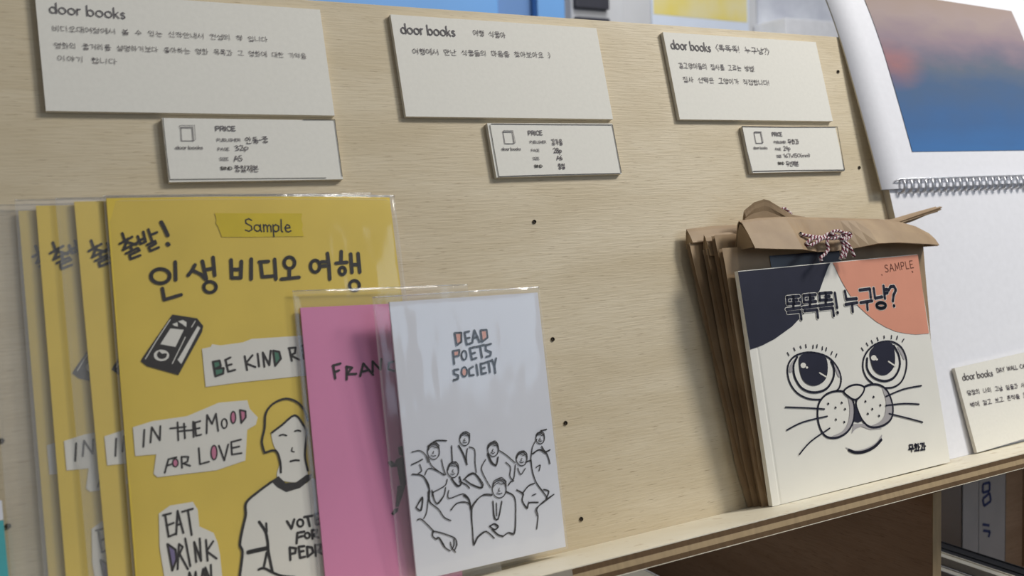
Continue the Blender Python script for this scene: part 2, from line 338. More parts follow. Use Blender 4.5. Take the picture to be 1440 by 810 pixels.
ART={
 'cat':[
  ('F','navy_print',1,0,[-45,14593,3726,14587,8031,14592,7750,14325,6657,12845,5286,11667,3800,10779,2166,10144,1090,9859,46,9705]),
  ('F','orange_print',1,0,[8236,14597,12995,14598,16652,14600,16581,12484,16538,10720,16505,9014,15135,9086,14164,9255,13220,9488,12322,9868,11458,10342,10737,10883,10038,11483,9517,12114,9136,12730,8802,13339,8566,13856,8376,14369]),
  ('S','paper_print',2,284,[3700,12664,3664,12242]),
  ('S','paper_print',2,284,[3700,12664,4233,12667]),
  ('S','paper_print',2,284,[3664,12242,4169,12227]),
  ('S','paper_print',2,286,[4268,12633,4246,12202]),
  ('S','paper_print',2,286,[4274,12663,4783,12645]),
  ('S','paper_print',2,286,[4246,12202,4716,12197]),
  ('S','paper_print',2,286,[4185,12427,4556,12425]),
  ('S','paper_print',2,286,[4157,12168,4128,11945]),
  ('S','paper_print',2,283,[3505,11898,4740,11908]),
  ('S','paper_print',2,284,[3583,11679,4689,11662,4668,11151]),
  ('S','paper_print',2,289,[5150,12650,5112,12224]),
  ('S','paper_print',2,289,[5150,12650,5695,12654]),
  ('S','paper_print',2,289,[5112,12224,5628,12209]),
  ('S','paper_print',2,291,[5730,12620,5707,12184]),
  ('S','paper_print',2,291,[5736,12650,6256,12631]),
  ('S','paper_print',2,291,[5707,12184,6188,12179]),
  ('S','paper_print',2,291,[5645,12411,6024,12409]),
  ('S','paper_print',2,291,[5616,12149,5586,11924]),
  ('S','paper_print',2,288,[4949,11877,6211,11886]),
  ('S','paper_print',2,289,[5029,11655,6160,11637,6137,11121]),
  ('S','paper_print',2,294,[6576,12654,6537,12223]),
  ('S','paper_print',2,294,[6576,12654,7133,12657]),
  ('S','paper_print',2,294,[6537,12223,7064,12208]),
  ('S','paper_print',2,296,[7169,12623,7145,12182]),
  ('S','paper_print',2,297,[7175,12654,7706,12634]),
  ('S','paper_print',2,296,[7145,12182,7635,12177]),
  ('S','paper_print',2,296,[7081,12412,7469,12410]),
  ('S','paper_print',2,296,[7051,12147,7020,11919]),
  ('S','paper_print',2,293,[6370,11872,7659,11881]),
  ('S','paper_print',2,293,[6451,11648,7606,11630,7582,11108]),
  ('S','paper_print',2,299,[8000,12585,7989,11595]),
  ('S','paper_print',2,299,[7969,11297,7998,11269]),
  ('S','paper_print',2,303,[8939,12633,8969,12075,9941,12041]),
  ('S','paper_print',2,302,[8809,11742,9926,11769]),
  ('S','paper_print',2,304,[9424,11719,9377,11217]),
  ('S','paper_print',2,308,[10329,12583,11330,12597,11289,12002]),
  ('S','paper_print',2,307,[10235,11742,11375,11770]),
  ('S','paper_print',2,309,[10862,11719,10799,11226]),
  ('S','paper_print',2,313,[11697,12599,11683,11917,12384,11954]),
  ('S','paper_print',2,316,[12687,12682,12633,11823]),
  ('S','paper_print',2,316,[12721,12419,12985,12430]),
  ('S','paper_print',2,316,[12709,12160,12979,12196]),
  ('S','paper_print',2,318,[13127,12353,13367,12582,13715,12580,13843,12308,13544,11993,13374,11577]),
  ('S','paper_print',2,318,[13396,11262,13427,11233]),
  ('O','paper_print',2,313,[12119,11189,11908,11234,11765,11318,11728,11418,11807,11507,11981,11562,12205,11569,12417,11524,12562,11440,12599,11340,12519,11250,12343,11195]),
  ('S','navy_print',3,204,[3700,12664,3664,12242]),
  ('S','navy_print',3,204,[3700,12664,4233,12667]),
  ('S','navy_print',3,204,[3664,12242,4169,12227]),
  ('S','navy_print',3,205,[4268,12633,4246,12202]),
  ('S','navy_print',3,205,[4274,12663,4783,12645]),
  ('S','navy_print',3,205,[4246,12202,4716,12197]),
  ('S','navy_print',3,205,[4185,12427,4556,12425]),
  ('S','navy_print',3,205,[4157,12168,4128,11945]),
  ('S','navy_print',3,203,[3505,11898,4740,11908]),
  ('S','navy_print',3,203,[3583,11679,4689,11662,4668,11151]),
  ('S','navy_print',3,208,[5150,12650,5112,12224]),
  ('S','navy_print',3,208,[5150,12650,5695,12654]),
  ('S','navy_print',3,207,[5112,12224,5628,12209]),
  ('S','navy_print',3,209,[5730,12620,5707,12184]),
  ('S','navy_print',3,209,[5736,12650,6256,12631]),
  ('S','navy_print',3,209,[5707,12184,6188,12179]),
  ('S','navy_print',3,209,[5645,12411,6024,12409]),
  ('S','navy_print',3,208,[5616,12149,5586,11924]),
  ('S','navy_print',3,207,[4949,11877,6211,11886]),
  ('S','navy_print',3,207,[5029,11655,6160,11637,6137,11121]),
  ('S','navy_print',3,211,[6576,12654,6537,12223]),
  ('S','navy_print',3,211,[6576,12654,7133,12657]),
  ('S','navy_print',3,211,[6537,12223,7064,12208]),
  ('S','navy_print',3,213,[7169,12623,7145,12182]),
  ('S','navy_print',3,213,[7175,12654,7706,12634]),
  ('S','navy_print',3,212,[7145,12182,7635,12177]),
  ('S','navy_print',3,212,[7081,12412,7469,12410]),
  ('S','navy_print',3,212,[7051,12147,7020,11919]),
  ('S','navy_print',3,210,[6370,11872,7659,11881]),
  ('S','navy_print',3,210,[6451,11648,7606,11630,7582,11108]),
  ('S','navy_print',3,215,[8000,12585,7989,11595]),
  ('S','navy_print',3,214,[7969,11297,7998,11269]),
  ('S','navy_print',3,217,[8939,12633,8969,12075,9941,12041]),
  ('S','navy_print',3,216,[8809,11742,9926,11769]),
  ('S','navy_print',3,218,[9424,11719,9377,11217]),
  ('S','navy_print',3,221,[10329,12583,11330,12597,11289,12002]),
  ('S','navy_print',3,220,[10235,11742,11375,11770]),
  ('S','navy_print',3,222,[10862,11719,10799,11226]),
  ('S','navy_print',3,224,[11697,12599,11683,11917,12384,11954]),
  ('S','navy_print',3,227,[12687,12682,12633,11823]),
  ('S','navy_print',3,227,[12721,12419,12985,12430]),
  ('S','navy_print',3,227,[12709,12160,12979,12196]),
  ('S','navy_print',3,228,[13127,12353,13367,12582,13715,12580,13843,12308,13544,11993,13374,11577]),
  ('S','navy_print',3,228,[13396,11262,13427,11233]),
  ('O','navy_print',3,225,[12119,11189,11908,11234,11765,11318,11728,11418,11807,11507,11981,11562,12205,11569,12417,11524,12562,11440,12599,11340,12519,11250,12343,11195]),
  ('f','navy_print',2,0,[3997,8741,4550,8953,5151,8960,5806,8786,6343,8434,6294,7619,5870,7017,4912,6813,4133,7174,3883,7849]),
  ('B','navy_print',2,119,[5369,5868,4295,6062,3383,6554,2893,7269,2833,8038,3165,8615,3870,8942,5067,8970,6371,8570,7111,7901,7402,7104,7184,6497,6790,6231]),
  ('B','navy_print',2,150,[3842,8809,3456,8395,3345,7853,3472,7319,3896,6758,4793,6406,5895,6474,6663,7043,6886,7674,6744,8173]),
  ('f','paper_print',3,0,[4194,8047,4040,8117,3997,8245,4090,8357,4264,8387,4418,8318,4461,8190,4368,8078]),
  ('f','paper_print',3,0,[4502,7973,4436,8003,4417,8058,4457,8106,4532,8119,4598,8089,4617,8034,4577,7986]),
  ('S','paper_print',3,103,[5552,7571,6091,7241]),
  ('f','navy_print',2,0,[10388,8360,10937,8731,11632,8892,12644,8730,12758,7962,12526,7195,11814,6754,11095,6751,10528,7146,10352,7778]),
  ('B','navy_print',2,126,[10210,6302,9718,6752,9534,7421,9817,8126,10549,8668,11545,8927,12671,8846,13522,8342,13818,7508,13581,6737,13003,6079,12170,5803,11325,5847]),
  ('B','navy_print',2,161,[10068,8006,9920,7336,10354,6699,11337,6316,12313,6430,13036,7068,13138,7852,12797,8554]),
  ('f','paper_print',3,0,[10633,7785,10464,7858,10418,7992,10520,8109,10712,8141,10881,8068,10928,7933,10825,7816]),
  ('f','paper_print',3,0,[10925,7751,10852,7782,10832,7840,10876,7890,10959,7904,11031,7872,11051,7815,11007,7764]),
  ('S','paper_print',3,112,[12034,7556,12600,7186]),
  ('f','grey_print',1,0,[2967,7960,3105,8313,3472,8641,3743,8733,3345,8347,3227,7929]),
  ('f','grey_print',1,0,[6959,8021,7239,7505,7333,7112,7160,7134,7010,7596]),
  ('f','grey_print',1,0,[13121,8452,13478,8147,13700,7589,13533,7541,13338,7963]),
  ('S','navy_print',2,79,[3061,9169,3157,8987]),
  ('S','navy_print',2,80,[3656,9416,3732,9228]),
  ('S','navy_print',2,81,[4244,9456,4284,9311]),
  ('S','navy_print',2,81,[4726,9507,4732,9309]),
  ('S','navy_print',2,82,[5368,9401,5317,9205]),
  ('S','navy_print',2,82,[5718,9388,5653,9194]),
  ('S','navy_print',2,82,[6169,9212,6104,9018]),
  ('S','navy_print',2,83,[6510,9111,6421,8921]),
  ('S','navy_print',2,83,[6961,8802,6827,8626]),
  ('S','navy_print',2,84,[7345,8606,7210,8430]),
  ('S','navy_print',2,86,[9685,8745,9813,8560]),
  ('S','navy_print',2,86,[10217,9017,10323,8825]),
  ('S','navy_print',2,87,[10721,9137,10803,8938]),
  ('S','navy_print',2,88,[11307,9275,11365,9071]),
  ('S','navy_print',2,88,[12002,9314,11986,9158]),
  ('S','navy_print',2,89,[12741,9263,12667,9060]),
  ('S','navy_print',2,90,[13304,9162,13180,8969]),
  ('S','navy_print',2,90,[13886,8903,13691,8738]),
  ('f','grey_print',1,0,[7776,5848,8178,4967,7903,4116,7237,3520,6303,3285,5718,3412,6722,3597,7390,4065,7750,4899]),
  ('f','grey_print',1,0,[11062,5933,11604,5405,11771,4468,11415,3737,10497,3417,9318,3527,10282,3707,10870,4074,11214,4936]),
  ('F','grey_print',1,0,[7863,3932,8915,3778,10455,3230,9363,3315,8528,3669,8005,3594,7591,3340,7727,3636]),
  ('f','grey_print',1,0,[6856,2573,7672,2230,8752,2211,9721,2441,10335,2861,10079,2386,9269,2065,8167,2025,7311,2212]),
  ('O','navy_print',2,140,[5168,5733,5859,6140,6756,6236,7520,6072,8050,5621,8178,4967,7903,4116,7237,3520,6303,3285,5458,3414,5020,3791,4812,4441,4880,5176]),
  ('O','navy_print',2,146,[8434,5314,9244,6103,10196,6239,11076,5996,11604,5405,11771,4468,11415,3737,10497,3417,9401,3489,8780,3989,8475,4670]),
  ('f','paper_print',3,0,[7446,6145,8036,6387,8761,6396,9347,6154,9073,5740,8373,5450,7727,5791]),
  ('O','navy_print',4,133,[7446,6145,8036,6387,8761,6396,9347,6154,9073,5740,8373,5450,7727,5791]),
  ('F','navy_print',2,0,[8319,5202,7967,4082,8318,3954,8674,4005,8409,4616]),
  ('B','navy_print',3,99,[2204,5820,4013,5520,5496,5239]),
  ('B','navy_print',3,99,[2033,4399,3506,4694,5654,4755]),
  ('B','navy_print',3,99,[2775,2755,3915,3405,5715,3973]),
  ('B','navy_print',3,110,[11255,5282,13073,5542,14879,5548]),
  ('B','navy_print',3,110,[11121,4688,12851,4582,14357,4336]),
  ('B','navy_print',3,110,[11312,4116,13006,3573,14420,3091]),
  ('S','navy_print',3,131,[5891,5547,5920,5518]),
  ('S','navy_print',3,132,[6486,5214,6515,5185]),
  ('S','navy_print',3,133,[7100,5445,7129,5415]),
  ('S','navy_print',3,133,[7307,4999,7336,4970]),
  ('S','navy_print',3,131,[6359,4453,6388,4424]),
  ('S','navy_print',3,132,[7061,4188,7090,4159]),
  ('S','navy_print',3,136,[9274,5238,9304,5208]),
  ('S','navy_print',3,137,[10089,5425,10120,5395]),
  ('S','navy_print',3,137,[9788,4653,9819,4623]),
  ('S','navy_print',3,138,[10601,4799,10632,4769]),
  ('S','navy_print',3,136,[9311,4412,9342,4382]),
  ('S','navy_print',3,137,[10320,4127,10351,4097]),
  ('B','navy_print',2,198,[7108,2345,7643,2096,8528,2018,9479,2185,10205,2533]),
  ('S','navy_print',2,111,[12788,1771,13096,1754,13083,1516,12775,1533,12788,1771]),
  ('S','navy_print',2,111,[12659,1492,13195,1463]),
  ('S','navy_print',2,111,[12927,1477,12918,1310]),
  ('S','navy_print',2,111,[13373,1757,13447,1731]),
  ('S','navy_print',2,111,[13282,1695,13533,1681]),
  ('S','navy_print',2,111,[13406,1652,13355,1641,13322,1607,13319,1563,13348,1525,13398,1509,13449,1520,13482,1554,13484,1598,13455,1636,13406,1652]),
  ('S','navy_print',2,111,[13216,1309,13558,1291]),
  ('S','navy_print',2,111,[13395,1452,13387,1300]),
  ('S','navy_print',2,111,[13655,1734,13629,1258]),
  ('S','navy_print',2,111,[13642,1496,13765,1489]),
  ('S','navy_print',2,111,[13866,1697,14104,1684,14043,1475]),
  ('S','navy_print',2,111,[13798,1278,14140,1259]),
  ('S','navy_print',2,111,[13977,1421,13969,1269]),
  ('S','navy_print',2,111,[14237,1703,14211,1227]),
  ('S','navy_print',2,111,[14224,1465,14347,1458]),
  ('S','stamp_ink',2,72,[13390,14050,13274,14105,13140,14049,13145,13919,13377,13819,13406,13680,13272,13604,13122,13648]),
  ('S','stamp_ink',2,72,[13579,13617,13757,14125,13977,13634]),
  ('S','stamp_ink',2,72,[13645,13810,13895,13821]),
  ('S','stamp_ink',2,72,[14148,13641,14172,14142,14371,13750,14536,14158,14603,13660]),
  ('S','stamp_ink',2,72,[14773,13667,14752,14167,14980,14176,15064,14055,14990,13916,14763,13907]),
  ('S','stamp_ink',2,72,[15230,14187,15251,13687,15523,13699]),
  ('S','stamp_ink',2,72,[15957,14217,15673,14205,15694,13706,15978,13718]),
  ('S','stamp_ink',2,72,[15683,13965,15922,13975]),
  ('S','stamp_ink',2,93,[15773,13465,15836,13407]),
  ('S','stamp_ink',2,72,[12692,13466,12732,13429]),
 ],
 'white':[
  ('F','orange_print',1,0,[3590,12209,3687,11649,3918,11796,3945,12238]),
  ('F','orange_print',1,0,[5153,12224,5217,11692,5501,11894,5478,12234]),
  ('F','orange_print',1,0,[3388,11233,3449,11008,3678,11043,3681,11285]),
  ('f','orange_print',1,0,[3873,9945,3811,9985,3781,10076,3794,10183,3845,10266,3915,10293,3976,10254,4007,10163,3994,10055,3943,9972]),
  ('S','marker',2,113,[3568,12233,3616,11578,3911,11741,3967,12214,3568,12233]),
  ('S','marker',2,114,[4170,12220,4219,11572,4503,11616]),
  ('S','marker',2,114,[4170,12220,4453,12255]),
  ('S','marker',2,114,[4193,11885,4437,11910]),
  ('S','marker',2,114,[4569,11632,4776,12286,5019,11652]),
  ('S','marker',2,114,[4636,11872,4948,11915]),
  ('S','marker',2,115,[5157,12258,5172,11639,5533,11835,5532,12252,5157,12258]),
  ('S','marker',2,112,[3358,11291,3352,10610]),
  ('S','marker',2,112,[3358,11291,3735,11314,3675,11021,3371,10982]),
  ('S','marker',2,114,[4385,11369,4437,10754,4724,10806]),
  ('S','marker',2,114,[4382,11347,4706,11398]),
  ('S','marker',2,114,[4410,11056,4669,11089]),
  ('S','marker',2,115,[4795,11391,5279,11462]),
  ('S','marker',2,115,[5028,11405,5071,10809]),
  ('S','marker',2,116,[5710,11483,5379,11432,5348,11176,5655,11037,5593,10852,5328,10808]),
  ('S','marker',2,112,[3565,10305,3277,10288,3291,10090,3527,9979,3468,9798,3216,9769]),
  ('S','marker',2,114,[4454,10364,4186,10245,4197,9913,4451,9921]),
  ('S','marker',2,114,[4681,10454,4703,9896]),
  ('S','marker',2,115,[4941,10485,4937,9929,5224,9957]),
  ('S','marker',2,115,[4938,10463,5200,10495]),
  ('S','marker',2,115,[4933,10208,5168,10241]),
  ('S','marker',2,115,[5241,10514,5664,10587]),
  ('S','marker',2,116,[5449,10528,5458,9967]),
  ('S','marker',2,116,[5668,10620,5784,10295,5936,10675]),
  ('S','marker',2,116,[5784,10295,5788,9902]),
  ('O','marker',2,89,[3972,10774,3890,10828,3850,10953,3867,11101,3936,11217,4029,11255,4112,11202,4152,11076,4134,10927,4065,10812]),
  ('O','marker',2,88,[3866,9890,3777,9948,3734,10078,3752,10233,3826,10353,3926,10392,4016,10335,4060,10203,4041,10048,3967,9929]),
  ('O','marker',2,50,[1579,5851,1371,5969,1281,6208,1350,6456,1547,6598,1779,6566,1939,6376,1950,6115,1808,5908]),
  ('B','marker',2,50,[1297,6357,1421,6621,1692,6671,1937,6529,1956,6215]),
  ('B','marker',2,38,[1294,6307,1450,6468,1607,6528,1725,6439,1969,6430]),
  ('B','marker',2,42,[1592,6683,1793,6703,1985,6495]),
  ('B','marker',2,42,[1457,6077,1582,6015,1723,6031]),
  ('B','marker',2,39,[1639,6265,1573,6163,1612,6153]),
  ('B','marker',2,54,[1268,6021,1416,5584,1761,5238,2094,4969]),
  ('B','marker',2,54,[2040,5788,2086,5350,2185,4966]),
  ('B','marker',2,53,[399,6386,844,6399,1144,6153,1256,5748]),
  ('B','marker',2,69,[1339,6565,1830,6774,2428,6694]),
  ('B','marker',2,68,[320,5762,668,5849,954,5945]),
  ('B','marker',2,68,[314,5281,830,5136,1116,4725,1172,4275,1021,3775]),
  ('B','marker',2,41,[268,5271,855,5115,1073,4681,1173,4325]),
  ('B','marker',2,53,[1005,5143,1194,5405,1487,5377,2118,4981]),
  ('B','marker',2,53,[772,5708,842,5378,644,5279]),
  ('O','marker',2,51,[2590,4764,2390,4879,2304,5107,2371,5342,2560,5475,2784,5442,2937,5259,2948,5011,2810,4816]),
  ('B','marker',2,51,[2316,5222,2445,5469,2673,5562,2941,5426,2972,5111]),
  ('B','marker',2,39,[2351,5182,2452,5368,2630,5384,2728,5337,2965,5340]),
  ('B','marker',2,43,[2613,5533,2829,5552,2972,5374]),
  ('B','marker',2,43,[2467,4966,2605,4930,2719,4957]),
  ('B','marker',2,39,[2634,5175,2597,5063,2663,5023]),
  ('B','marker',2,63,[2696,6388,2644,5551]),
  ('B','marker',2,86,[2506,4725,2772,4313,3016,4363,2975,4749]),
  ('B','marker',2,51,[2538,4680,2806,4341,3006,4327]),
  ('B','marker',2,54,[2250,4732,2118,4461,1732,4304,1393,4208,1297,4050]),
  ('B','marker',2,54,[2268,4157,2219,3755,3051,3852,3348,3616]),
  ('O','marker',2,52,[3463,6298,3283,6398,3205,6601,3266,6812,3436,6933,3638,6908,3776,6746,3785,6525,3661,6348]),
  ('B','marker',2,51,[3233,6740,3312,6915,3544,7009,3808,6876,3797,6608]),
  ('B','marker',2,40,[3245,6701,3346,6825,3495,6867,3594,6823,3793,6803]),
  ('B','marker',2,44,[3469,7004,3661,7005,3844,6867]),
  ('B','marker',2,44,[3388,6485,3473,6462,3597,6455]),
  ('B','marker',2,40,[3519,6660,3433,6571,3529,6553]),
  ('B','marker',2,87,[3116,6347,3328,5894,3484,5314]),
  ('B','marker',2,64,[3605,6118,3494,5719,3480,5356]),
  ('B','marker',2,56,[3723,6192,4031,6006,3978,5343,3996,4818]),
  ('B','marker',2,71,[3219,4571,3570,4750,3921,4733,4270,4106,4132,3987,3626,4254,3302,4536]),
  ('B','marker',2,43,[3172,4559,3575,4813,3935,4761,4330,4155,4114,4033,3631,4277]),
  ('B','marker',2,71,[2949,4523,3326,4279,3479,4084]),
  ('O','marker',2,53,[5099,5504,4901,5614,4816,5834,4883,6062,5071,6192,5293,6162,5445,5986,5454,5746,5317,5556]),
  ('B','marker',2,53,[4804,5955,4923,6192,5204,6261,5450,6126,5495,5828]),
  ('B','marker',2,40,[4826,5944,4959,6068,5111,6138,5254,6059,5438,6078]),
  ('B','marker',2,45,[5102,6259,5324,6303,5482,6094]),
  ('B','marker',2,45,[4988,5732,5118,5662,5226,5704]),
  ('B','marker',2,41,[5157,5897,5082,5788,5138,5773]),
  ('B','marker',2,89,[4802,5699,4993,5206,5236,5029,5400,5423]),
  ('B','marker',2,53,[4775,5659,4936,5189,5231,4979]),
  ('B','marker',2,57,[5523,5758,5929,5456,6408,4989]),
  ('B','marker',2,56,[4635,5413,4321,4986,4498,4423,4755,3921]),
  ('B','marker',2,57,[5841,5081,6104,4777,6003,4341,6210,4129,6432,4889]),
  ('B','marker',2,74,[5854,3869,6024,4022,6206,4044]),
  ('O','marker',2,54,[6809,4761,6605,4874,6518,5098,6588,5328,6782,5458,7011,5427,7167,5247,7177,5004,7035,4812]),
  ('B','marker',2,54,[6513,5241,6673,5480,6915,5525,7193,5390,7206,5097]),
  ('B','marker',2,41,[6541,5173,6661,5350,6833,5405,6951,5307,7170,5325]),
  ('B','marker',2,46,[6830,5534,7056,5529,7206,5359]),
  ('B','marker',2,46,[6688,4991,6813,4929,6952,4950]),
  ('B','marker',2,42,[6874,5161,6811,5057,6841,5024]),
  ('B','marker',2,75,[7098,4925,7448,4973]),
  ('B','marker',2,58,[6545,4676,6692,4309,7020,4592]),
  ('B','marker',2,67,[7432,4917,7462,4306,7642,3685,8046,3082,8218,2812]),
  ('B','marker',2,40,[7463,4934,7456,4248,7633,3735,8050,3106]),
  ('B','marker',2,59,[7396,4883,7621,5644,7955,6042]),
  ('O','marker',2,55,[8139,5769,7969,5860,7897,6045,7955,6236,8118,6344,8309,6320,8439,6173,8446,5972,8328,5812]),
  ('B','marker',2,55,[7933,6158,8004,6351,8239,6403,8441,6312,8467,6055]),
  ('B','marker',2,42,[7907,6134,8019,6250,8188,6260,8279,6207,8452,6253]),
  ('B','marker',2,47,[8169,6378,8330,6418,8465,6279]),
  ('B','marker',2,47,[8061,5950,8160,5902,8274,5910]),
  ('B','marker',2,43,[8192,6084,8108,6008,8210,5969]),
  ('B','marker',2,77,[8268,6466,8651,6489]),
  ('B','marker',2,77,[8224,5612,8418,5305,8732,5354]),
  ('B','marker',2,76,[7551,5296,8070,5458,8492,5179,8629,4619]),
  ('B','marker',2,46,[7632,5278,8023,5456,8435,5182]),
  ('B','marker',2,59,[7704,4536,7994,4625,7877,4328]),
  ('O','marker',2,53,[5209,3292,4950,3441,4839,3731,4927,4026,5173,4191,5464,4146,5663,3912,5676,3598,5496,3353]),
  ('B','marker',2,52,[4867,3901,5006,4215,5329,4276,5693,4091,5686,3706]),
  ('B','marker',2,40,[4872,3867,5047,4025,5252,4088,5416,3994,5669,4010]),
  ('B','marker',2,45,[5203,4285,5486,4328,5748,4071]),
  ('B','marker',2,45,[5090,3565,5227,3505,5405,3513]),
  ('B','marker',2,41,[5278,3806,5208,3640,5296,3656]),
  ('B','marker',2,64,[4780,3496,4167,3572,3549,3171,3435,2731,3416,2004,3406,1209,3656,1518,4187,1712,4654,1275]),
  ('B','marker',2,39,[4811,3542,4229,3616,3605,3134,3479,2735,3424,2020,3380,1146,3713,1497,4230,1730]),
  ('B','marker',2,65,[5706,3544,6159,3151,6091,2161,5897,1345,5544,1408,5162,1260]),
  ('B','marker',2,39,[5632,3531,6128,3179,6115,2212,5914,1277,5555,1382]),
  ('B','marker',2,72,[4805,3182,4800,2333,5031,2260,5342,3089]),
  ('B','marker',2,43,[4807,3179,4763,2318,5022,2199]),
  ('B','marker',2,57,[5006,3056,4941,2397]),
  ('B','marker',2,72,[4491,1947,4742,2011,4970,1837,4733,1714,4442,1932]),
  ('B','marker',2,43,[4427,1953,4718,1997,4911,1797,4802,1696]),
  ('B','marker',2,88,[4581,1752,4894,1414,5149,1300]),
  ('B','marker',2,94,[3118,3753,3388,3498,3434,2993]),
  ('B','marker',2,62,[2271,3156,2668,3424,3161,3415,3440,3205]),
  ('B','marker',2,37,[2311,3140,2631,3435,3185,3388]),
  ('B','marker',2,61,[1109,4308,1105,3782,1567,3317,1843,2856,2210,2617]),
  ('B','marker',2,37,[1178,4323,1163,3743,1592,3276,1820,2855]),
  ('B','marker',2,61,[1302,4320,1404,3784,1591,3589,1968,3948,2105,4330]),
  ('B','marker',2,37,[1354,4256,1402,3823,1536,3619,1952,3943]),
  ('B','marker',2,75,[328,3595,739,4058,601,3427,374,3544]),
  ('B','marker',2,45,[308,3590,763,4002,566,3404]),
  ('B','marker',2,53,[1004,3717,887,3260,698,2983]),
  ('B','marker',2,60,[323,2974,585,2953,1190,2252]),
  ('B','marker',2,61,[1175,2256,1085,2060,1246,1871,1431,1886,1683,1391,1986,1120]),
  ('B','marker',2,36,[1143,2319,1067,2060,1281,1823,1463,1889,1739,1352]),
  ('B','marker',2,61,[1194,2258,1653,2076,2328,1702,2400,1348,2249,1102]),
  ('B','marker',2,37,[1247,2233,1655,2089,2345,1671,2432,1333]),
  ('B','marker',2,58,[2274,1658,2244,1349,2085,1157]),
  ('B','marker',2,58,[2059,1546,2104,1267,2293,993]),
  ('B','marker',2,74,[6339,3537,6699,3255,6606,2921,6865,2485,7025,2734,7598,2664]),
  ('B','marker',2,45,[6375,3519,6740,3268,6595,2937,6854,2442,7005,2795]),
  ('B','marker',2,75,[6694,3314,7098,3630,7495,3712]),
  ('B','marker',2,59,[7278,3092,7508,3136]),
  ('B','marker',2,76,[8035,3288,8361,3139,8147,2798]),
  ('B','marker',2,64,[8670,2924,7948,2658,7477,2327,7496,1937,7325,1281]),
  ('B','marker',2,38,[8638,2900,7964,2601,7396,2352,7424,1964]),
 ],
 'pink':[
  ('S','marker',2,114,[1418,11396,1461,10736]),
  ('S','marker',2,114,[1396,11398,1810,11474]),
  ('S','marker',2,114,[1438,11056,1698,11131]),
  ('S','marker',2,115,[2124,11291,2056,10636]),
  ('S','marker',2,115,[2102,11293,2405,11217,2083,10900,2593,10882]),
  ('S','marker',2,116,[2793,10759,3029,11386,3494,10759]),
  ('S','marker',2,117,[2894,10966,3295,11022]),
  ('S','marker',2,117,[3487,10900,3536,11458,3920,10997,4028,11554]),
  ('S','marker',2,120,[4725,11374,4429,11318,4356,10986,4691,10862]),
  ('S','marker',2,121,[5584,11478,5284,11444,5279,10895,5641,10956]),
  ('S','marker',2,121,[5276,11170,5575,11203]),
  ('F','marker_soft',2,0,[4429,6923,4689,6982,4829,6819,4751,6418,4448,6541]),
  ('F','marker_soft',2,0,[4266,6329,4660,6458,4961,6306,4809,5012,4336,5015,4284,5658]),
  ('F','marker_soft',2,0,[4175,4978,4653,5032,4401,4487,4119,3951,3966,3972]),
  ('F','marker_soft',2,0,[3683,3669,3892,3868,4116,3922,4063,3730,3796,3568]),
  ('F','marker_soft',2,0,[3786,6240,3981,6304,4150,6139,4263,6300,4255,5952,3942,5961]),
  ('B','marker_soft',2,121,[4903,5000,4948,4298,5180,3572]),
 ],
 'yellow':[
  ('S','marker',2,120,[589,18887,672,18524]),
  ('S','marker',2,119,[442,18380,1016,18697]),
  ('S','marker',2,120,[805,18611,584,18076]),
  ('S','marker',2,120,[793,18443,1181,18313]),
  ('S','marker',2,119,[557,18077,1274,18431]),
  ('S','marker',2,120,[927,18247,950,18036]),
  ('S','marker',2,120,[681,17894,1224,18148,1298,18025,840,17817,864,17618,1308,17784]),
  ('S','marker',2,121,[1268,18722,1362,18344]),
  ('S','marker',2,122,[1535,18929,1596,18484]),
  ('S','marker',2,121,[1296,18509,1566,18606]),
  ('S','marker',2,121,[1362,18344,1610,18441]),
  ('S','marker',2,122,[1769,19046,1916,18403]),
  ('S','marker',2,122,[1842,18758,2152,18886]),
  ('S','marker',2,122,[1653,18276,2033,18461,2063,18338,1727,18152,1782,17981,2178,18140]),
  ('S','marker',2,192,[2391,19385,2510,19094,2635,18722]),
  ('S','marker',2,206,[2601,18306,2632,18262]),
  ('O','marker',2,175,[2117,16385,1872,16463,1731,16643,1748,16858,1916,17026,2173,17083,2419,17007,2562,16825,2544,16608,2374,16440]),
  ('S','marker',2,171,[2881,17398,2831,16510]),
  ('S','marker',2,168,[2186,16129,2232,15574,3022,15774]),
  ('S','marker',2,174,[3793,17218,3629,16941,3423,16705]),
  ('S','marker',2,173,[3675,16940,4020,16741,4233,16486]),
  ('S','marker',2,175,[4159,17390,4268,16484]),
  ('S','marker',2,175,[4286,16953,4646,17013]),
  ('S','marker',2,176,[4684,17559,4685,16652]),
  ('O','marker',2,160,[4385,15815,4218,15874,4123,16014,4138,16180,4256,16310,4433,16354,4602,16294,4697,16154,4682,15987,4563,15857]),
  ('S','marker',2,178,[5546,17405,5497,16493]),
  ('S','marker',2,180,[6048,17312,5943,16474]),
  ('S','marker',2,178,[5524,16917,5984,16899]),
  ('S','marker',2,177,[5497,16493,5943,16474]),
  ('S','marker',2,181,[6548,17409,6449,16390]),
  ('S','marker',2,175,[6935,17243,7405,17259]),
  ('S','marker',2,175,[6997,17241,7015,16479,7674,16502]),
  ('S','marker',2,177,[7730,17357,7695,16335]),
  ('S','marker',2,178,[8437,16817,8386,16337]),
  ('S','marker',2,176,[7971,16323,8904,16380]),
  ('S','marker',2,183,[10163,17143,10528,17144]),
  ('S','marker',2,183,[10170,16914,10537,16933]),
  ('S','marker',2,184,[10545,17591,10557,16932,10521,16212]),
  ('S','marker',2,186,[11313,17667,11234,17106]),
  ('S','marker',2,185,[10951,17050,11562,17081]),
  ('S','marker',2,188,[11818,17519,11775,16522]),
  ('S','marker',2,187,[11818,16939,12194,16939]),
  ('S','marker',2,189,[12232,17540,12213,16525]),
  ('O','marker',2,171,[8441,16856,8286,16918,8202,17069,8221,17251,8336,17396,8503,17447,8659,17385,8743,17233,8724,17050,8608,16906]),
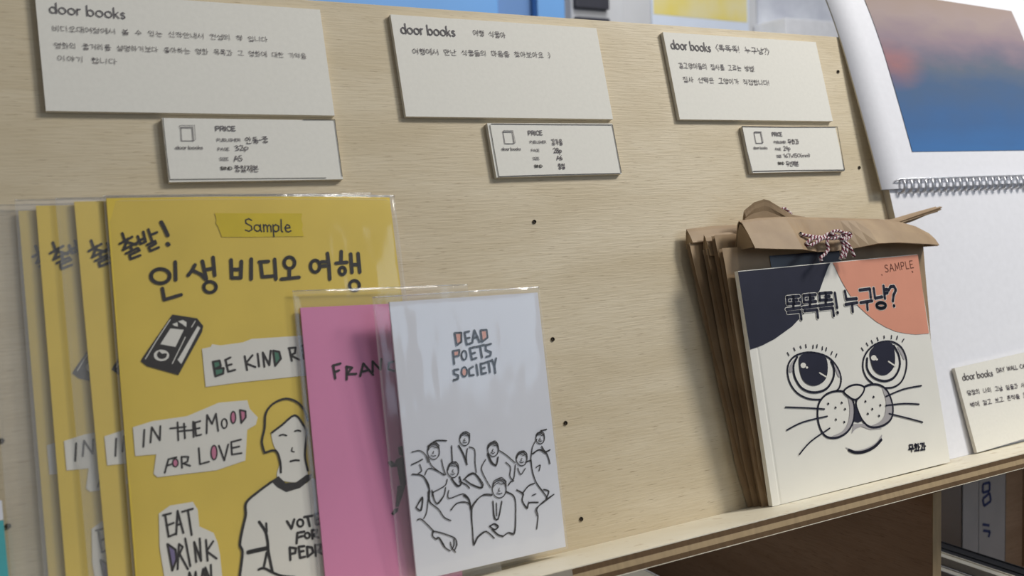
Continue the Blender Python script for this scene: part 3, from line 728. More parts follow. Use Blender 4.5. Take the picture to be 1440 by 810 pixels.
  ('O','marker',2,174,[9775,16616,9636,16681,9563,16840,9584,17032,9691,17185,9844,17240,9984,17175,10057,17015,10035,16822,9927,16669]),
  ('O','marker',2,170,[11229,16432,11135,16474,11086,16575,11100,16696,11172,16793,11275,16827,11370,16785,11419,16684,11405,16562,11332,16466]),
  ('O','marker',2,170,[11796,15554,11642,15612,11558,15749,11578,15914,11693,16042,11860,16086,12015,16028,12099,15890,12079,15725,11963,15596]),
  ('F','marker',1,0,[2538,14838,3667,14580,3924,14187,3839,13889,2580,11914,1201,12458,946,12713,1041,12880]),
  ('F','paper_print',2,0,[2398,14169,2998,14056,2550,13262,1878,13450]),
  ('F','paper_print',2,0,[3663,14204,3770,14094,2747,12420,2600,12634]),
  ('F','paper_print',2,0,[2765,14486,2998,14532,3161,14419,3123,14180,2953,14342]),
  ('F','paper_print',2,0,[2499,14371,2733,14446,2744,14235,2594,14275]),
  ('f','paper_print',2,0,[1864,12642,1666,12710,1553,12855,1566,13021,1701,13146,1907,13181,2106,13114,2221,12969,2207,12801,2070,12677]),
  ('f','marker',3,0,[1894,12740,1767,12788,1694,12894,1704,13017,1792,13111,1926,13139,2054,13090,2127,12984,2117,12860,2028,12767]),
  ('F','paper_print',4,0,[1781,13144,2061,13140,2133,12998,1908,12986]),
  ('S','paper_print',2,40,[2415,14587,1770,13707,1156,12801]),
  ('S','paper_print',2,40,[3043,13704,2344,12478]),
  ('S','paper_print',2,41,[3568,14453,3370,14163]),
  ('F','paper_print',1,0,[3768,13079,4194,13148,4252,13271,4657,13180,5739,13246,6178,13386,8486,13370,9845,13376,9776,11309,8332,11333,5493,11299,3779,11233]),
  ('F','green_print',2,0,[4244,12389,4529,12426,4562,12139,4702,12066,4648,11799,4289,11723]),
  ('F','green_print',2,0,[7205,12688,7472,12617,7501,12290,7221,11990]),
  ('S','marker',3,99,[4222,12409,4275,11701]),
  ('S','marker',3,99,[4234,12408,4542,12443,4576,12168,4290,12060]),
  ('S','marker',3,99,[4290,12060,4702,12066,4660,11798,4287,11700]),
  ('S','marker',3,100,[4826,12449,4903,11867,5242,11928]),
  ('S','marker',3,100,[4815,12450,5074,12551]),
  ('S','marker',3,100,[4847,12163,5102,12214]),
  ('S','marker',3,101,[5764,12556,5818,11866]),
  ('S','marker',3,102,[6148,12574,5790,12198,6236,11982]),
  ('S','marker',3,102,[6409,12627,6421,11997]),
  ('S','marker',3,102,[6680,11956,6671,12668,6932,12015,7073,12729]),
  ('S','marker',3,104,[7190,12720,7218,11960,7538,12287,7493,12634,7190,12720]),
  ('S','marker',3,105,[8011,12781,8082,12136]),
  ('S','marker',3,105,[7980,12784,8341,12787,8280,12509,8036,12421,8495,12145]),
  ('S','marker',3,106,[8655,12858,8692,12192,9004,12230]),
  ('S','marker',3,106,[8655,12858,9012,12894]),
  ('S','marker',3,106,[8665,12541,8944,12563]),
  ('F','paper_print',1,0,[370,9694,1247,9879,2802,9937,4332,10421,5686,10401,5764,9972,6115,9514,5985,9169,5549,8980,5326,7528,3929,7247,1260,7292,1111,7459,1289,8338,377,8376]),
  ('f','pink_print',2,0,[4912,9362,4849,9423,4820,9569,4836,9743,4891,9880,4965,9926,5028,9865,5057,9719,5041,9544,4985,9408]),
  ('O','marker',3,61,[4912,9362,4849,9423,4820,9569,4836,9743,4891,9880,4965,9926,5028,9865,5057,9719,5041,9544,4985,9408]),
  ('f','pink_print',2,0,[2087,7655,2020,7698,1984,7794,1993,7906,2044,7990,2117,8015,2185,7972,2221,7876,2212,7764,2161,7680]),
  ('O','marker',3,58,[2087,7655,2020,7698,1984,7794,1993,7906,2044,7990,2117,8015,2185,7972,2221,7876,2212,7764,2161,7680]),
  ('f','pink_print',2,0,[3860,7754,3786,7828,3752,8001,3770,8206,3834,8367,3920,8421,3994,8347,4029,8174,4010,7967,3946,7807]),
  ('O','marker',3,60,[3860,7754,3786,7828,3752,8001,3770,8206,3834,8367,3920,8421,3994,8347,4029,8174,4010,7967,3946,7807]),
  ('F','pink_print',2,0,[5297,9938,5526,9854,5500,9582,5300,9354]),
  ('S','marker',3,80,[862,9524,759,8744]),
  ('S','marker',3,80,[1084,8907,1193,9600,1502,8959,1576,9613]),
  ('S','marker',3,81,[2003,9449,2705,9449]),
  ('S','marker',3,82,[2356,9697,2320,8860]),
  ('S','marker',3,82,[2640,9607,2626,8915]),
  ('S','marker',3,83,[3060,9653,3020,8926]),
  ('S','marker',3,82,[2321,9274,3049,9259]),
  ('S','marker',3,83,[3135,9609,3137,8970,3377,8999]),
  ('S','marker',3,83,[3133,9586,3388,9639]),
  ('S','marker',3,83,[3120,9297,3337,9318]),
  ('S','marker',3,83,[3631,9028,3730,9894,3920,9439,4146,9908,4175,9081]),
  ('S','marker',3,86,[5287,9963,5298,9330,5535,9578,5552,9875,5287,9963]),
  ('S','marker',3,80,[1599,7449,1811,8044,2178,8087]),
  ('S','marker',3,80,[1689,7753,1979,7806]),
  ('S','marker',3,81,[2379,7570,2400,8081,2708,8042,2645,7821,2451,7766,2750,7612]),
  ('S','marker',3,82,[3210,8381,3201,7632,3626,7692]),
  ('S','marker',3,84,[4146,8381,4334,7657,4587,8386]),
  ('S','marker',3,84,[4736,8485,4715,7888,5173,7901]),
  ('S','marker',3,84,[4736,8485,5211,8545]),
  ('S','marker',3,84,[4732,8191,5099,8228]),
  ('O','marker',3,67,[4474,9175,4404,9226,4368,9342,4380,9479,4436,9585,4515,9619,4586,9569,4621,9452,4609,9315,4552,9209]),
  ('F','paper_print',1,0,[1195,5647,1706,5932,2729,5949,2916,5570,2924,4794,3538,4390,3686,3920,3741,3340,3757,1575,1259,1932,1178,3171,1108,4169]),
  ('F','violet_print',2,0,[1491,4197,1773,3919,1780,3495,1569,3069]),
  ('S','marker',3,95,[1461,5555,1532,4551,1856,4635]),
  ('S','marker',3,95,[1369,5545,1720,5578]),
  ('S','marker',3,95,[1482,5058,1806,5131]),
  ('S','marker',3,95,[1872,4601,2020,5645,2193,4611]),
  ('S','marker',3,95,[1937,5016,2135,5028]),
  ('S','marker',3,96,[2218,5570,2702,5635]),
  ('S','marker',3,96,[2479,5574,2551,4457]),
  ('S','marker',3,94,[1458,4234,1571,3026,1793,3493,1786,3929,1458,4234]),
  ('S','marker',3,94,[1804,3045,1957,4149,2110,3998,1950,3702,2257,2964]),
  ('S','marker',3,96,[2251,4350,2371,3080]),
  ('S','marker',3,96,[2649,3217,2635,4129,2868,3229,2894,4243]),
  ('S','marker',3,97,[3167,4134,3159,3190]),
  ('S','marker',3,97,[3485,4017,3153,3619,3571,3212]),
  ('S','marker',3,94,[2155,2128,2305,2812,2473,2254,2582,2793,2609,2042]),
  ('S','marker',3,95,[2701,2025,2929,2855,3012,2028]),
  ('S','marker',3,96,[3043,2022,3027,2900,3244,2172,3285,2979]),
  ('F','paper_print',1,0,[6512,6344,5165,5552,5077,4979,4886,4362,4686,3623,4783,3286,4522,2243,4348,1084,9711,36,10123,4739,8508,6267,8202,6039,7143,5854]),
  ('f','paper_print',1,0,[6735,8735,7316,9030,7944,9399,8299,8919,8439,8474,8247,7402,8305,6669,8198,6262,7569,6170,6919,6380,6767,6669,6974,7207,6933,7691,6759,8072]),
  ('F','marker',2,0,[6448,6386,6841,6565,7145,6201,7657,6149,8211,6444,8492,6439,8393,6181,7833,5855,7133,5756,6719,6048]),
  ('B','marker',3,117,[6479,6349,5803,5982,5178,5550,5096,4976,4886,4362,4695,3654,4783,3286,4554,2238,4415,1448]),
  ('B','marker',3,134,[5695,4556,5945,4060,5998,3595,5993,3077,6086,2156]),
  ('B','marker',3,101,[6017,4440,6011,4049]),
  ('B','marker',3,199,[5040,3242,5468,3265,5933,3282]),
  ('B','marker',3,114,[5914,3091,5720,2480]),
  ('B','marker',3,119,[5446,2368,5711,2385,6145,2081,6525,1876,7115,1709]),
  ('B','marker',3,103,[6276,7774,6198,8320,6394,8955,6525,9663,6936,10104,7570,10283,8109,10075,8440,9640,8567,9072]),
  ('B','marker',3,104,[6732,8705,7252,9007,7946,9417,8311,8917,8439,8474,8247,7402,8314,6638]),
  ('B','marker',3,103,[6276,7774,6705,7839,6903,7694,6992,7204,6967,6731]),
  ('B','marker',3,77,[7079,8514,7265,8540,7430,8472]),
  ('B','marker',3,78,[7862,8634,8020,8658,8152,8606]),
  ('B','marker',3,63,[7654,7840,7608,7695,7725,7638]),
  ('B','marker',3,91,[7494,7198,7743,7226,7925,7190]),
  ('S','marker',3,120,[7023,4378,7208,3998,7388,4406]),
  ('S','marker',3,122,[7889,4441,8307,4442]),
  ('S','marker',3,122,[8060,4414,8116,3971]),
  ('S','marker',3,123,[8418,4492,8432,3987,8681,4014]),
  ('S','marker',3,123,[8418,4492,8700,4495]),
  ('S','marker',3,122,[8423,4223,8635,4236]),
  ('S','marker',3,120,[7383,3264,7469,3745,7815,3754]),
  ('S','marker',3,120,[7431,3520,7724,3557]),
  ('S','marker',3,122,[8188,3360,8197,3758,8451,3717,8385,3561,8206,3524,8480,3345]),
  ('S','marker',3,119,[7000,2544,7027,3127,7325,3044,7268,2824,7042,2817]),
  ('S','marker',3,120,[7479,2557,7467,3085,7740,3072]),
  ('S','marker',3,120,[7455,2844,7682,2851]),
  ('S','marker',3,120,[7479,2557,7720,2568]),
  ('S','marker',3,121,[7873,3016,7856,2544,8150,2704,8107,2943,7873,3016]),
  ('S','marker',3,121,[8269,2518,8290,3025,8567,2998,8507,2775,8315,2742,8587,2549]),
  ('O','marker',3,104,[7650,4020,7566,4066,7521,4160,7532,4264,7595,4341,7686,4359,7771,4313,7816,4219,7805,4114,7741,4038]),
  ('O','marker',3,104,[7930,3417,7861,3454,7824,3526,7832,3606,7884,3664,7959,3677,8028,3641,8066,3568,8057,3487,8005,3430]),
  ('O','marker',3,105,[8795,2526,8710,2579,8666,2686,8680,2807,8746,2896,8839,2918,8925,2865,8969,2758,8955,2636,8888,2548]),
 ],
 'yellowb':[
 ],
 'yellowc':[
 ],
 'card4':[
  ('S','print_grey',2,73,[851,5410,836,5485,786,5542,715,5565,643,5550,587,5498,564,5426,579,5351,629,5294,699,5271,772,5287,828,5338,851,5410]),
  ('S','print_grey',2,73,[880,5763,853,5262]),
  ('S','print_grey',2,73,[1131,5543,1050,5528,989,5477,964,5404,981,5329,1036,5272,1115,5248,1195,5264,1256,5315,1281,5387,1264,5462,1209,5519,1131,5543]),
  ('S','print_grey',2,73,[1551,5520,1470,5505,1409,5454,1384,5382,1401,5307,1457,5250,1535,5226,1615,5241,1676,5292,1702,5364,1684,5439,1629,5496,1551,5520]),
  ('S','print_grey',2,73,[1812,5506,1796,5211]),
  ('S','print_grey',2,73,[1807,5408,1862,5484,1955,5489]),
  ('S','print_grey',2,73,[2266,5334,2281,5259,2330,5202,2401,5179,2474,5195,2529,5246,2553,5318,2537,5393,2488,5450,2417,5474,2344,5458,2289,5407,2266,5334]),
  ('S','print_grey',2,73,[2274,5688,2247,5187]),
  ('S','print_grey',2,73,[2832,5451,2752,5436,2691,5385,2665,5312,2683,5238,2738,5180,2816,5156,2897,5172,2958,5223,2983,5295,2966,5370,2911,5427,2832,5451]),
  ('S','print_grey',2,73,[3252,5428,3172,5413,3111,5362,3086,5290,3103,5215,3158,5158,3237,5134,3317,5149,3378,5200,3403,5273,3386,5347,3331,5404,3252,5428]),
  ('S','print_grey',2,73,[3525,5621,3498,5120]),
  ('S','print_grey',2,73,[3708,5394,3516,5257]),
  ('S','print_grey',2,73,[3569,5293,3723,5107]),
  ('S','print_grey',2,73,[4014,5348,3944,5391,3866,5361,3862,5287,3996,5211,4002,5132,3918,5097,3828,5141]),
  ('S','pen',2,56,[4614,5272,4612,5575,4751,5565,4881,5480,4864,5348,4740,5255,4597,5277]),
  ('S','pen',2,56,[4923,5246,5075,5565,5205,5238]),
  ('S','pen',2,56,[4997,5365,5179,5351]),
  ('S','pen',2,56,[5290,5538,5424,5392,5557,5548]),
  ('S','pen',2,56,[5423,5379,5409,5222]),
  ('S','pen',2,56,[5875,5522,5957,5222,6067,5489,6122,5214,6253,5501]),
  ('S','pen',2,56,[6295,5209,6470,5511,6588,5174]),
  ('S','pen',2,56,[6367,5303,6543,5300]),
  ('S','pen',2,56,[6679,5486,6652,5190,6863,5185]),
  ('S','pen',2,56,[6926,5468,6928,5168,7135,5158]),
  ('S','pen',2,56,[7700,5396,7636,5455,7547,5446,7437,5302,7517,5170,7620,5141,7709,5172]),
  ('S','pen',2,56,[7770,5120,7915,5428,8048,5116]),
  ('S','pen',2,56,[7832,5258,8004,5237]),
  ('S','pen',2,56,[8146,5419,8121,5111,8337,5102]),
  ('S','pen',2,56,[8624,5393,8403,5407,8387,5093,8600,5103]),
  ('S','pen',2,56,[8406,5278,8572,5251]),
  ('S','pen',2,56,[8663,5091,8673,5409,8919,5067,8935,5387]),
  ('S','pen',2,56,[8979,5071,9006,5400,9130,5374,9236,5293,9235,5141,9112,5065,8978,5089]),
  ('S','pen',2,56,[9318,5069,9477,5368,9605,5048]),
  ('S','pen',2,56,[9369,5188,9555,5178]),
  ('S','pen',2,56,[9668,5042,9687,5367,9838,5339,9887,5262,9830,5180,9662,5190]),
  ('S','pen',2,56,[9779,5203,9895,5022]),
  ('S','pen',2,46,[874,4445,670,4456,640,4308,875,4294]),
  ('S','pen',2,46,[956,4471,948,4257]),
  ('S','pen',2,46,[959,4361,1062,4375]),
  ('S','pen',2,46,[862,4241,763,4236,719,4219,726,4169,778,4139,855,4141,930,4125,1002,4149,1002,4186,936,4224,857,4222]),
  ('S','pen',2,46,[1152,4444,1346,4429,1236,4360,1133,4274]),
  ('S','pen',2,46,[1244,4355,1357,4265]),
  ('S','pen',2,46,[1445,4450,1428,4216]),
  ('S','pen',2,46,[1439,4347,1542,4323]),
  ('S','pen',2,46,[1361,4187,1277,4187,1203,4179,1220,4143,1253,4106,1329,4108,1435,4100,1481,4133,1489,4160,1445,4174,1363,4200]),
  ('S','pen',2,46,[1745,4417,1687,4398,1664,4372,1654,4323,1694,4269,1728,4266,1786,4263,1825,4303,1847,4338,1806,4390,1755,4423]),
  ('S','pen',2,46,[1600,4148,1867,4142]),
  ('S','pen',2,46,[1972,4420,1954,4055]),
  ('S','pen',2,46,[2485,4349,2485,4091,2686,4082]),
  ('S','pen',2,46,[2774,4354,2768,4016]),
  ('S','pen',2,46,[2789,4191,2898,4184]),
  ('S','pen',2,46,[3096,4334,3043,4319,2990,4269,3002,4212,3021,4193,3074,4165,3134,4180,3185,4201,3177,4272,3144,4318,3084,4323]),
  ('S','pen',2,46,[2926,4083,3211,4063]),
  ('S','pen',2,46,[3327,4315,3308,3959]),
  ('S','pen',2,46,[3908,4274,4151,4251,4085,4052]),
  ('S','pen',2,46,[3812,3993,4234,3953]),
  ('S','pen',2,46,[4309,4227,4309,4091,4523,4076]),
  ('S','pen',2,46,[4618,4249,4596,4006]),
  ('S','pen',2,46,[4615,4132,4710,4112]),
  ('S','pen',2,46,[4368,4010,4658,3978,4652,3929,4378,3942,4383,3886,4662,3869]),
  ('S','pen',2,46,[5262,4169,5219,4152,5181,4123,5166,4073,5187,4019,5269,4008,5338,4015,5360,4049,5381,4105,5326,4131,5274,4148]),
  ('S','pen',2,46,[5514,4168,5497,3970]),
  ('S','pen',2,46,[5215,3945,5510,3923,5499,3887,5226,3896,5215,3845,5526,3822]),
  ('S','pen',2,46,[5994,4127,5735,4146,5742,4025,5980,4014]),
  ('S','pen',2,46,[5638,3984,6067,3947]),
  ('S','pen',2,46,[5715,3903,5986,3883,5977,3836,5726,3859,5716,3804,5995,3798]),
  ('S','pen',2,46,[6170,4106,6356,4116,6301,3960]),
  ('S','pen',2,46,[6092,3815,6366,3781]),
  ('S','pen',2,46,[6235,3896,6246,3794]),
  ('S','pen',2,46,[6453,4121,6427,3774]),
  ('S','pen',2,46,[6437,3953,6555,3933]),
  ('S','pen',2,46,[7118,4054,7083,3910,6971,3786]),
  ('S','pen',2,46,[7081,3943,7204,3772]),
  ('S','pen',2,46,[7297,4053,7272,3703]),
  ('S','pen',2,46,[7286,3891,7397,3891]),
  ('S','pen',2,46,[7479,4005,7701,3995,7576,3934,7475,3857]),
  ('S','pen',2,46,[7577,3930,7691,3845]),
  ('S','pen',2,46,[7830,4015,7810,3797]),
  ('S','pen',2,46,[7544,3778,7551,3702,7829,3686]),
  ('S','pen',2,46,[8428,3989,8672,3961,8654,3795,8402,3796,8433,3991]),
  ('S','pen',2,46,[8311,3674,8726,3644]),
  ('S','pen',2,46,[8532,3754,8516,3655]),
  ('S','pen',2,46,[9044,3942,8941,3931,8899,3892,8888,3863,8940,3821,9024,3819,9096,3817,9157,3851,9165,3875,9119,3906,9031,3942]),
  ('S','pen',2,46,[8815,3767,9241,3749]),
  ('S','pen',2,46,[8880,3707,9171,3672,9150,3582,8899,3615,8884,3697]),
  ('S','pen',2,46,[643,3553,639,3422,870,3392,869,3560]),
  ('S','pen',2,46,[649,3497,851,3472]),
  ('S','pen',2,46,[1035,3588,1044,3358]),
  ('S','pen',2,46,[913,3515,1050,3511]),
  ('S','pen',2,46,[934,3456,1039,3455]),
  ('S','pen',2,46,[700,3343,1008,3319,956,3216]),
  ('S','pen',2,46,[1276,3541,1210,3523,1176,3444,1166,3371,1209,3317,1270,3272,1347,3296,1385,3374,1383,3429,1347,3495,1271,3524]),
  ('S','pen',2,46,[1508,3557,1509,3211]),
  ('S','pen',2,46,[1434,3376,1505,3379]),
  ('S','pen',2,46,[1607,3573,1583,3189]),
  ('S','pen',2,46,[2067,3490,2282,3492,2227,3337]),
  ('S','pen',2,46,[2467,3511,2470,3304]),
  ('S','pen',2,46,[2362,3413,2463,3391]),
  ('S','pen',2,46,[2130,3286,2439,3259,2436,3210,2145,3222,2150,3176,2441,3153]),
  ('S','pen',2,46,[2658,3487,2955,3487,2881,3315]),
  ('S','pen',2,46,[2582,3183,3036,3152]),
  ('S','pen',2,46,[2814,3288,2799,3177]),
  ('S','pen',2,46,[3586,3445,3582,3283,3848,3263,3872,3450]),
  ('S','pen',2,46,[3584,3357,3861,3369]),
  ('S','pen',2,46,[3488,3147,3956,3127]),
  ('S','pen',2,46,[3707,3240,3709,3134]),
  ('S','pen',2,46,[4090,3429,4385,3406,4317,3245]),
  ('S','pen',2,46,[4008,3118,4476,3098]),
  ('S','pen',2,46,[4225,3206,4239,3097]),
  ('S','pen',2,46,[5119,3402,5195,3382]),
  ('S','pen',2,46,[5017,3368,5299,3353]),
  ('S','pen',2,46,[5155,3338,5100,3332,5051,3304,5054,3280,5082,3257,5145,3267,5209,3254,5245,3279,5234,3315,5212,3343,5157,3332]),
  ('S','pen',2,46,[4930,3207,5368,3187]),
  ('S','pen',2,46,[5004,3138,5020,3045,5311,3032]),
  ('S','pen',2,46,[5444,3334,5669,3329,5570,3284,5434,3196]),
  ('S','pen',2,46,[5568,3291,5666,3191]),
  ('S','pen',2,46,[5850,3363,5849,3152]),
  ('S','pen',2,46,[5727,3269,5850,3247]),
  ('S','pen',2,46,[5510,3112,5830,3118,5744,3020]),
  ('S','pen',2,46,[6185,3326,6119,3331,6059,3299,6058,3258,6103,3240,6180,3214,6266,3216,6315,3239,6333,3275,6277,3326,6199,3327]),
  ('S','pen',2,46,[5957,3166,6428,3161]),
  ('S','pen',2,46,[6042,3111,6340,3103,6346,3053,6044,3060,6056,3009,6365,2983]),
  ('S','pen',2,46,[6962,3308,7230,3308,7241,3119,6974,3135,6984,3308]),
  ('S','pen',2,46,[6852,3006,7315,2961]),
  ('S','pen',2,46,[7104,3095,7101,2974]),
  ('S','pen',2,46,[7529,3265,7454,3222,7413,3171,7392,3093,7453,3029,7505,3019,7580,3025,7613,3090,7622,3172,7587,3221,7528,3265]),
  ('S','pen',2,46,[7725,3270,7708,2948]),
  ('S','pen',2,46,[7710,3104,7840,3110]),
  ('S','pen',2,46,[8156,3248,8070,3231,7998,3204,8001,3158,8052,3098,8149,3070,8236,3091,8263,3130,8268,3180,8229,3233,8138,3265]),
  ('S','pen',2,46,[7893,2935,8357,2912]),
  ('S','pen',2,46,[8070,3039,8041,2943]),
  ('S','pen',2,46,[8212,3031,8210,2923]),
 ],
 'card1':[
  ('S','print_grey',2,59,[885,5172,868,5253,817,5312,746,5335,674,5316,620,5258,599,5179,616,5098,668,5039,739,5016,811,5036,865,5093,885,5172]),
  ('S','print_grey',2,59,[904,5556,892,5012]),
  ('S','print_grey',2,59,[1160,5326,1080,5307,1021,5249,998,5170,1018,5090,1074,5030,1153,5007,1233,5026,1292,5084,1315,5163,1296,5243,1239,5303,1160,5326]),
  ('S','print_grey',2,59,[1580,5317,1500,5297,1441,5240,1418,5161,1437,5080,1494,5021,1573,4997,1652,5017,1712,5074,1735,5154,1715,5234,1658,5294,1580,5317]),
  ('S','print_grey',2,59,[1841,5311,1834,4992]),
  ('S','print_grey',2,59,[1838,5205,1891,5289,1984,5297]),
  ('S','print_grey',2,59,[2297,5141,2315,5061,2366,5001,2437,4978,2509,4998,2563,5055,2584,5135,2567,5215,2515,5275,2444,5298,2372,5278,2318,5221,2297,5141]),
  ('S','print_grey',2,59,[2296,5525,2284,4982]),
  ('S','print_grey',2,59,[2859,5289,2779,5269,2720,5212,2697,5132,2716,5052,2773,4992,2852,4969,2931,4989,2991,5046,3014,5125,2994,5206,2937,5266,2859,5289]),
  ('S','print_grey',2,59,[3278,5279,3198,5260,3139,5203,3116,5123,3136,5043,3192,4983,3271,4960,3351,4980,3410,5037,3433,5116,3414,5197,3357,5256,3278,5279]),
  ('S','print_grey',2,59,[3544,5497,3532,4954]),
  ('S','print_grey',2,59,[3733,5259,3546,5103]),
  ('S','print_grey',2,59,[3598,5145,3757,4949]),
  ('S','print_grey',2,59,[4039,5220,3969,5264,3891,5229,3889,5149,4026,5071,4034,4986,3952,4945,3860,4990]),
  ('S','pen',2,24,[667,4359,650,4119,796,4128,802,4350]),
  ('S','pen',2,24,[650,4248,796,4237]),
  ('S','pen',2,24,[909,4381,893,4074]),
  ('S','pen',2,24,[1174,4324,1007,4339,1019,4131,1161,4132]),
  ('S','pen',2,24,[1270,4372,1276,4090]),
  ('S','pen',2,24,[1543,4351,1463,4337,1434,4310,1424,4272,1461,4230,1523,4230,1585,4229,1611,4269,1627,4320,1599,4359,1523,4354]),
  ('S','pen',2,24,[1377,4105,1691,4106]),
  ('S','pen',2,24,[1531,4183,1521,4083]),
  ('S','pen',2,24,[1896,4350,1756,4338,1749,4153,1909,4144]),
  ('S','pen',2,24,[1939,4374,1932,4074]),
  ('S','pen',2,24,[1946,4242,2025,4226]),
  ('S','pen',2,24,[2019,4387,2032,4067]),
  ('S','pen',2,24,[2194,4336,2130,4326,2104,4283,2116,4220,2139,4142,2184,4136,2228,4149,2262,4219,2245,4278,2224,4326,2193,4359]),
  ('S','pen',2,24,[2384,4366,2392,4074]),
  ('S','pen',2,24,[2295,4282,2375,4266]),
  ('S','pen',2,24,[2311,4212,2375,4197]),
  ('S','pen',2,24,[2457,4334,2612,4358,2533,4277,2455,4207]),
  ('S','pen',2,24,[2546,4298,2637,4223]),
  ('S','pen',2,24,[2752,4361,2737,4204]),
  ('S','pen',2,24,[2649,4276,2743,4276]),
  ('S','pen',2,24,[2530,4148,2722,4174,2719,4089,2520,4091,2534,4165]),
  ('S','pen',2,24,[2898,4335,2869,4318,2825,4283,2844,4196,2875,4157,2905,4125,2952,4170,2977,4199,2974,4264,2951,4339,2897,4338]),
  ('S','pen',2,24,[3085,4389,3086,4077]),
  ('S','pen',2,24,[3007,4242,3072,4236]),
  ('S','pen',2,24,[3129,4377,3130,4077]),
  ('S','pen',2,24,[3283,4354,3255,4243,3189,4133]),
  ('S','pen',2,24,[3273,4256,3357,4144]),
  ('S','pen',2,24,[3480,4367,3484,4094]),
  ('S','pen',2,24,[3379,4224,3462,4218]),
  ('S','pen',2,24,[3902,4368,3899,4267,4059,4288,4081,4385]),
  ('S','pen',2,24,[3893,4325,4080,4313]),
  ('S','pen',2,24,[3821,4201,4131,4206]),
  ('S','pen',2,24,[3976,4259,3977,4197]),
  ('S','pen',2,24,[3874,4165,4103,4175,4099,4132,3883,4136,3883,4069,4101,4086]),
  ('S','pen',2,24,[4613,4376,4587,4310,4510,4222]),
  ('S','pen',2,24,[4605,4323,4730,4224]),
  ('S','pen',2,24,[4452,4197,4763,4192]),
  ('S','pen',2,24,[4624,4201,4602,4099]),
  ('S','pen',2,24,[5169,4365,5122,4332,5099,4319,5095,4279,5132,4233,5167,4225,5216,4234,5251,4280,5249,4298,5210,4336,5175,4342]),
  ('S','pen',2,24,[5331,4374,5337,4181]),
  ('S','pen',2,24,[5198,4176,5186,4130,5154,4091]),
  ('S','pen',2,24,[5202,4130,5250,4071]),
  ('S','pen',2,24,[5325,4161,5302,4134,5257,4073]),
  ('S','pen',2,24,[5317,4134,5351,4068]),
  ('S','pen',2,24,[5514,4359,5528,4258,5707,4264]),
  ('S','pen',2,24,[5451,4218,5775,4225]),
  ('S','pen',2,24,[5518,4154,5533,4091,5719,4085]),
  ('S','pen',2,24,[6179,4370,6140,4276,6086,4222]),
  ('S','pen',2,24,[6172,4312,6246,4222]),
  ('S','pen',2,24,[6342,4391,6332,4193]),
  ('S','pen',2,24,[6141,4170,6140,4099,6365,4089]),
  ('S','pen',2,24,[6439,4342,6605,4360,6534,4284,6464,4229]),
  ('S','pen',2,24,[6533,4289,6609,4236]),
  ('S','pen',2,24,[6666,4381,6680,4192]),
  ('S','pen',2,24,[6684,4300,6768,4295]),
  ('S','pen',2,24,[6497,4150,6714,4157,6663,4094]),
  ('S','pen',2,24,[6888,4363,6862,4332,6833,4308,6813,4262,6837,4240,6893,4237,6952,4227,6968,4268,6962,4304,6936,4348,6891,4344]),
  ('S','pen',2,24,[7032,4379,7041,4190]),
  ('S','pen',2,24,[7045,4281,7126,4292]),
  ('S','pen',2,24,[6871,4174,6877,4089,7094,4092]),
  ('S','pen',2,24,[7184,4345,7194,4159,7341,4151]),
  ('S','pen',2,24,[7376,4393,7388,4083]),
  ('S','pen',2,24,[7391,4250,7460,4250]),
  ('S','pen',2,24,[7464,4387,7471,4071]),
  ('S','pen',2,24,[7633,4360,7596,4249,7551,4137]),
  ('S','pen',2,24,[7616,4280,7704,4138]),
  ('S','pen',2,24,[7823,4391,7813,4080]),
  ('S','pen',2,24,[7746,4238,7816,4248]),
  ('S','pen',2,24,[8185,4353,8344,4362,8304,4221]),
  ('S','pen',2,24,[8160,4298,8320,4295]),
  ('S','pen',2,24,[8454,4385,8448,4204]),
  ('S','pen',2,24,[8374,4288,8444,4292]),
  ('S','pen',2,24,[8235,4175,8231,4087,8443,4088]),
  ('S','pen',2,24,[8625,4348,8591,4293,8529,4227]),
  ('S','pen',2,24,[8602,4295,8703,4239]),
  ('S','pen',2,24,[8794,4384,8781,4187]),
  ('S','pen',2,24,[8716,4286,8796,4281]),
  ('S','pen',2,24,[8858,4392,8844,4184]),
  ('S','pen',2,24,[8617,4161,8606,4086,8795,4079,8817,4178]),
  ('S','pen',2,24,[8610,4139,8792,4134]),
  ('S','pen',2,24,[8997,4364,8946,4372,8916,4333,8912,4289,8941,4251,8987,4248,9039,4251,9064,4282,9067,4319,9034,4362,8987,4359]),
  ('S','pen',2,24,[8878,4156,9085,4159]),
  ('S','pen',2,24,[9161,4397,9171,4093]),
  ('S','pen',2,24,[9596,4361,9634,4368]),
  ('S','pen',2,24,[9546,4326,9681,4348,9623,4281,9541,4219]),
  ('S','pen',2,24,[9618,4293,9702,4219]),
  ('S','pen',2,24,[9729,4388,9751,4191]),
  ('S','pen',2,24,[9726,4281,9830,4290]),
  ('S','pen',2,24,[9820,4408,9825,4185]),
  ('S','pen',2,24,[9595,4153,9794,4172,9747,4075]),
  ('S','pen',2,24,[10250,4354,10217,4336,10183,4312,10184,4274,10208,4239,10242,4231,10305,4240,10317,4274,10313,4310,10298,4348,10253,4353]),
  ('S','pen',2,24,[10407,4373,10416,4193]),
  ('S','pen',2,24,[10236,4165,10241,4091,10439,4095,10434,4170]),
  ('S','pen',2,24,[10229,4118,10442,4130]),
  ('S','pen',2,24,[10528,4374,10542,4157,10694,4143]),
  ('S','pen',2,24,[10798,4377,10781,4109]),
  ('S','pen',2,24,[11040,4352,10902,4345,10915,4151,11045,4153]),
  ('S','pen',2,24,[11106,4393,11131,4107]),
  ('S','pen',2,24,[11108,4246,11197,4241]),
  ('S','pen',2,24,[734,3460,687,3456,659,3434,658,3395,689,3339,747,3340,790,3352,813,3371,814,3422,795,3440,728,3470]),
  ('S','pen',2,24,[934,3490,929,3311]),
  ('S','pen',2,24,[844,3427,925,3415]),
  ('S','pen',2,24,[842,3389,916,3382]),
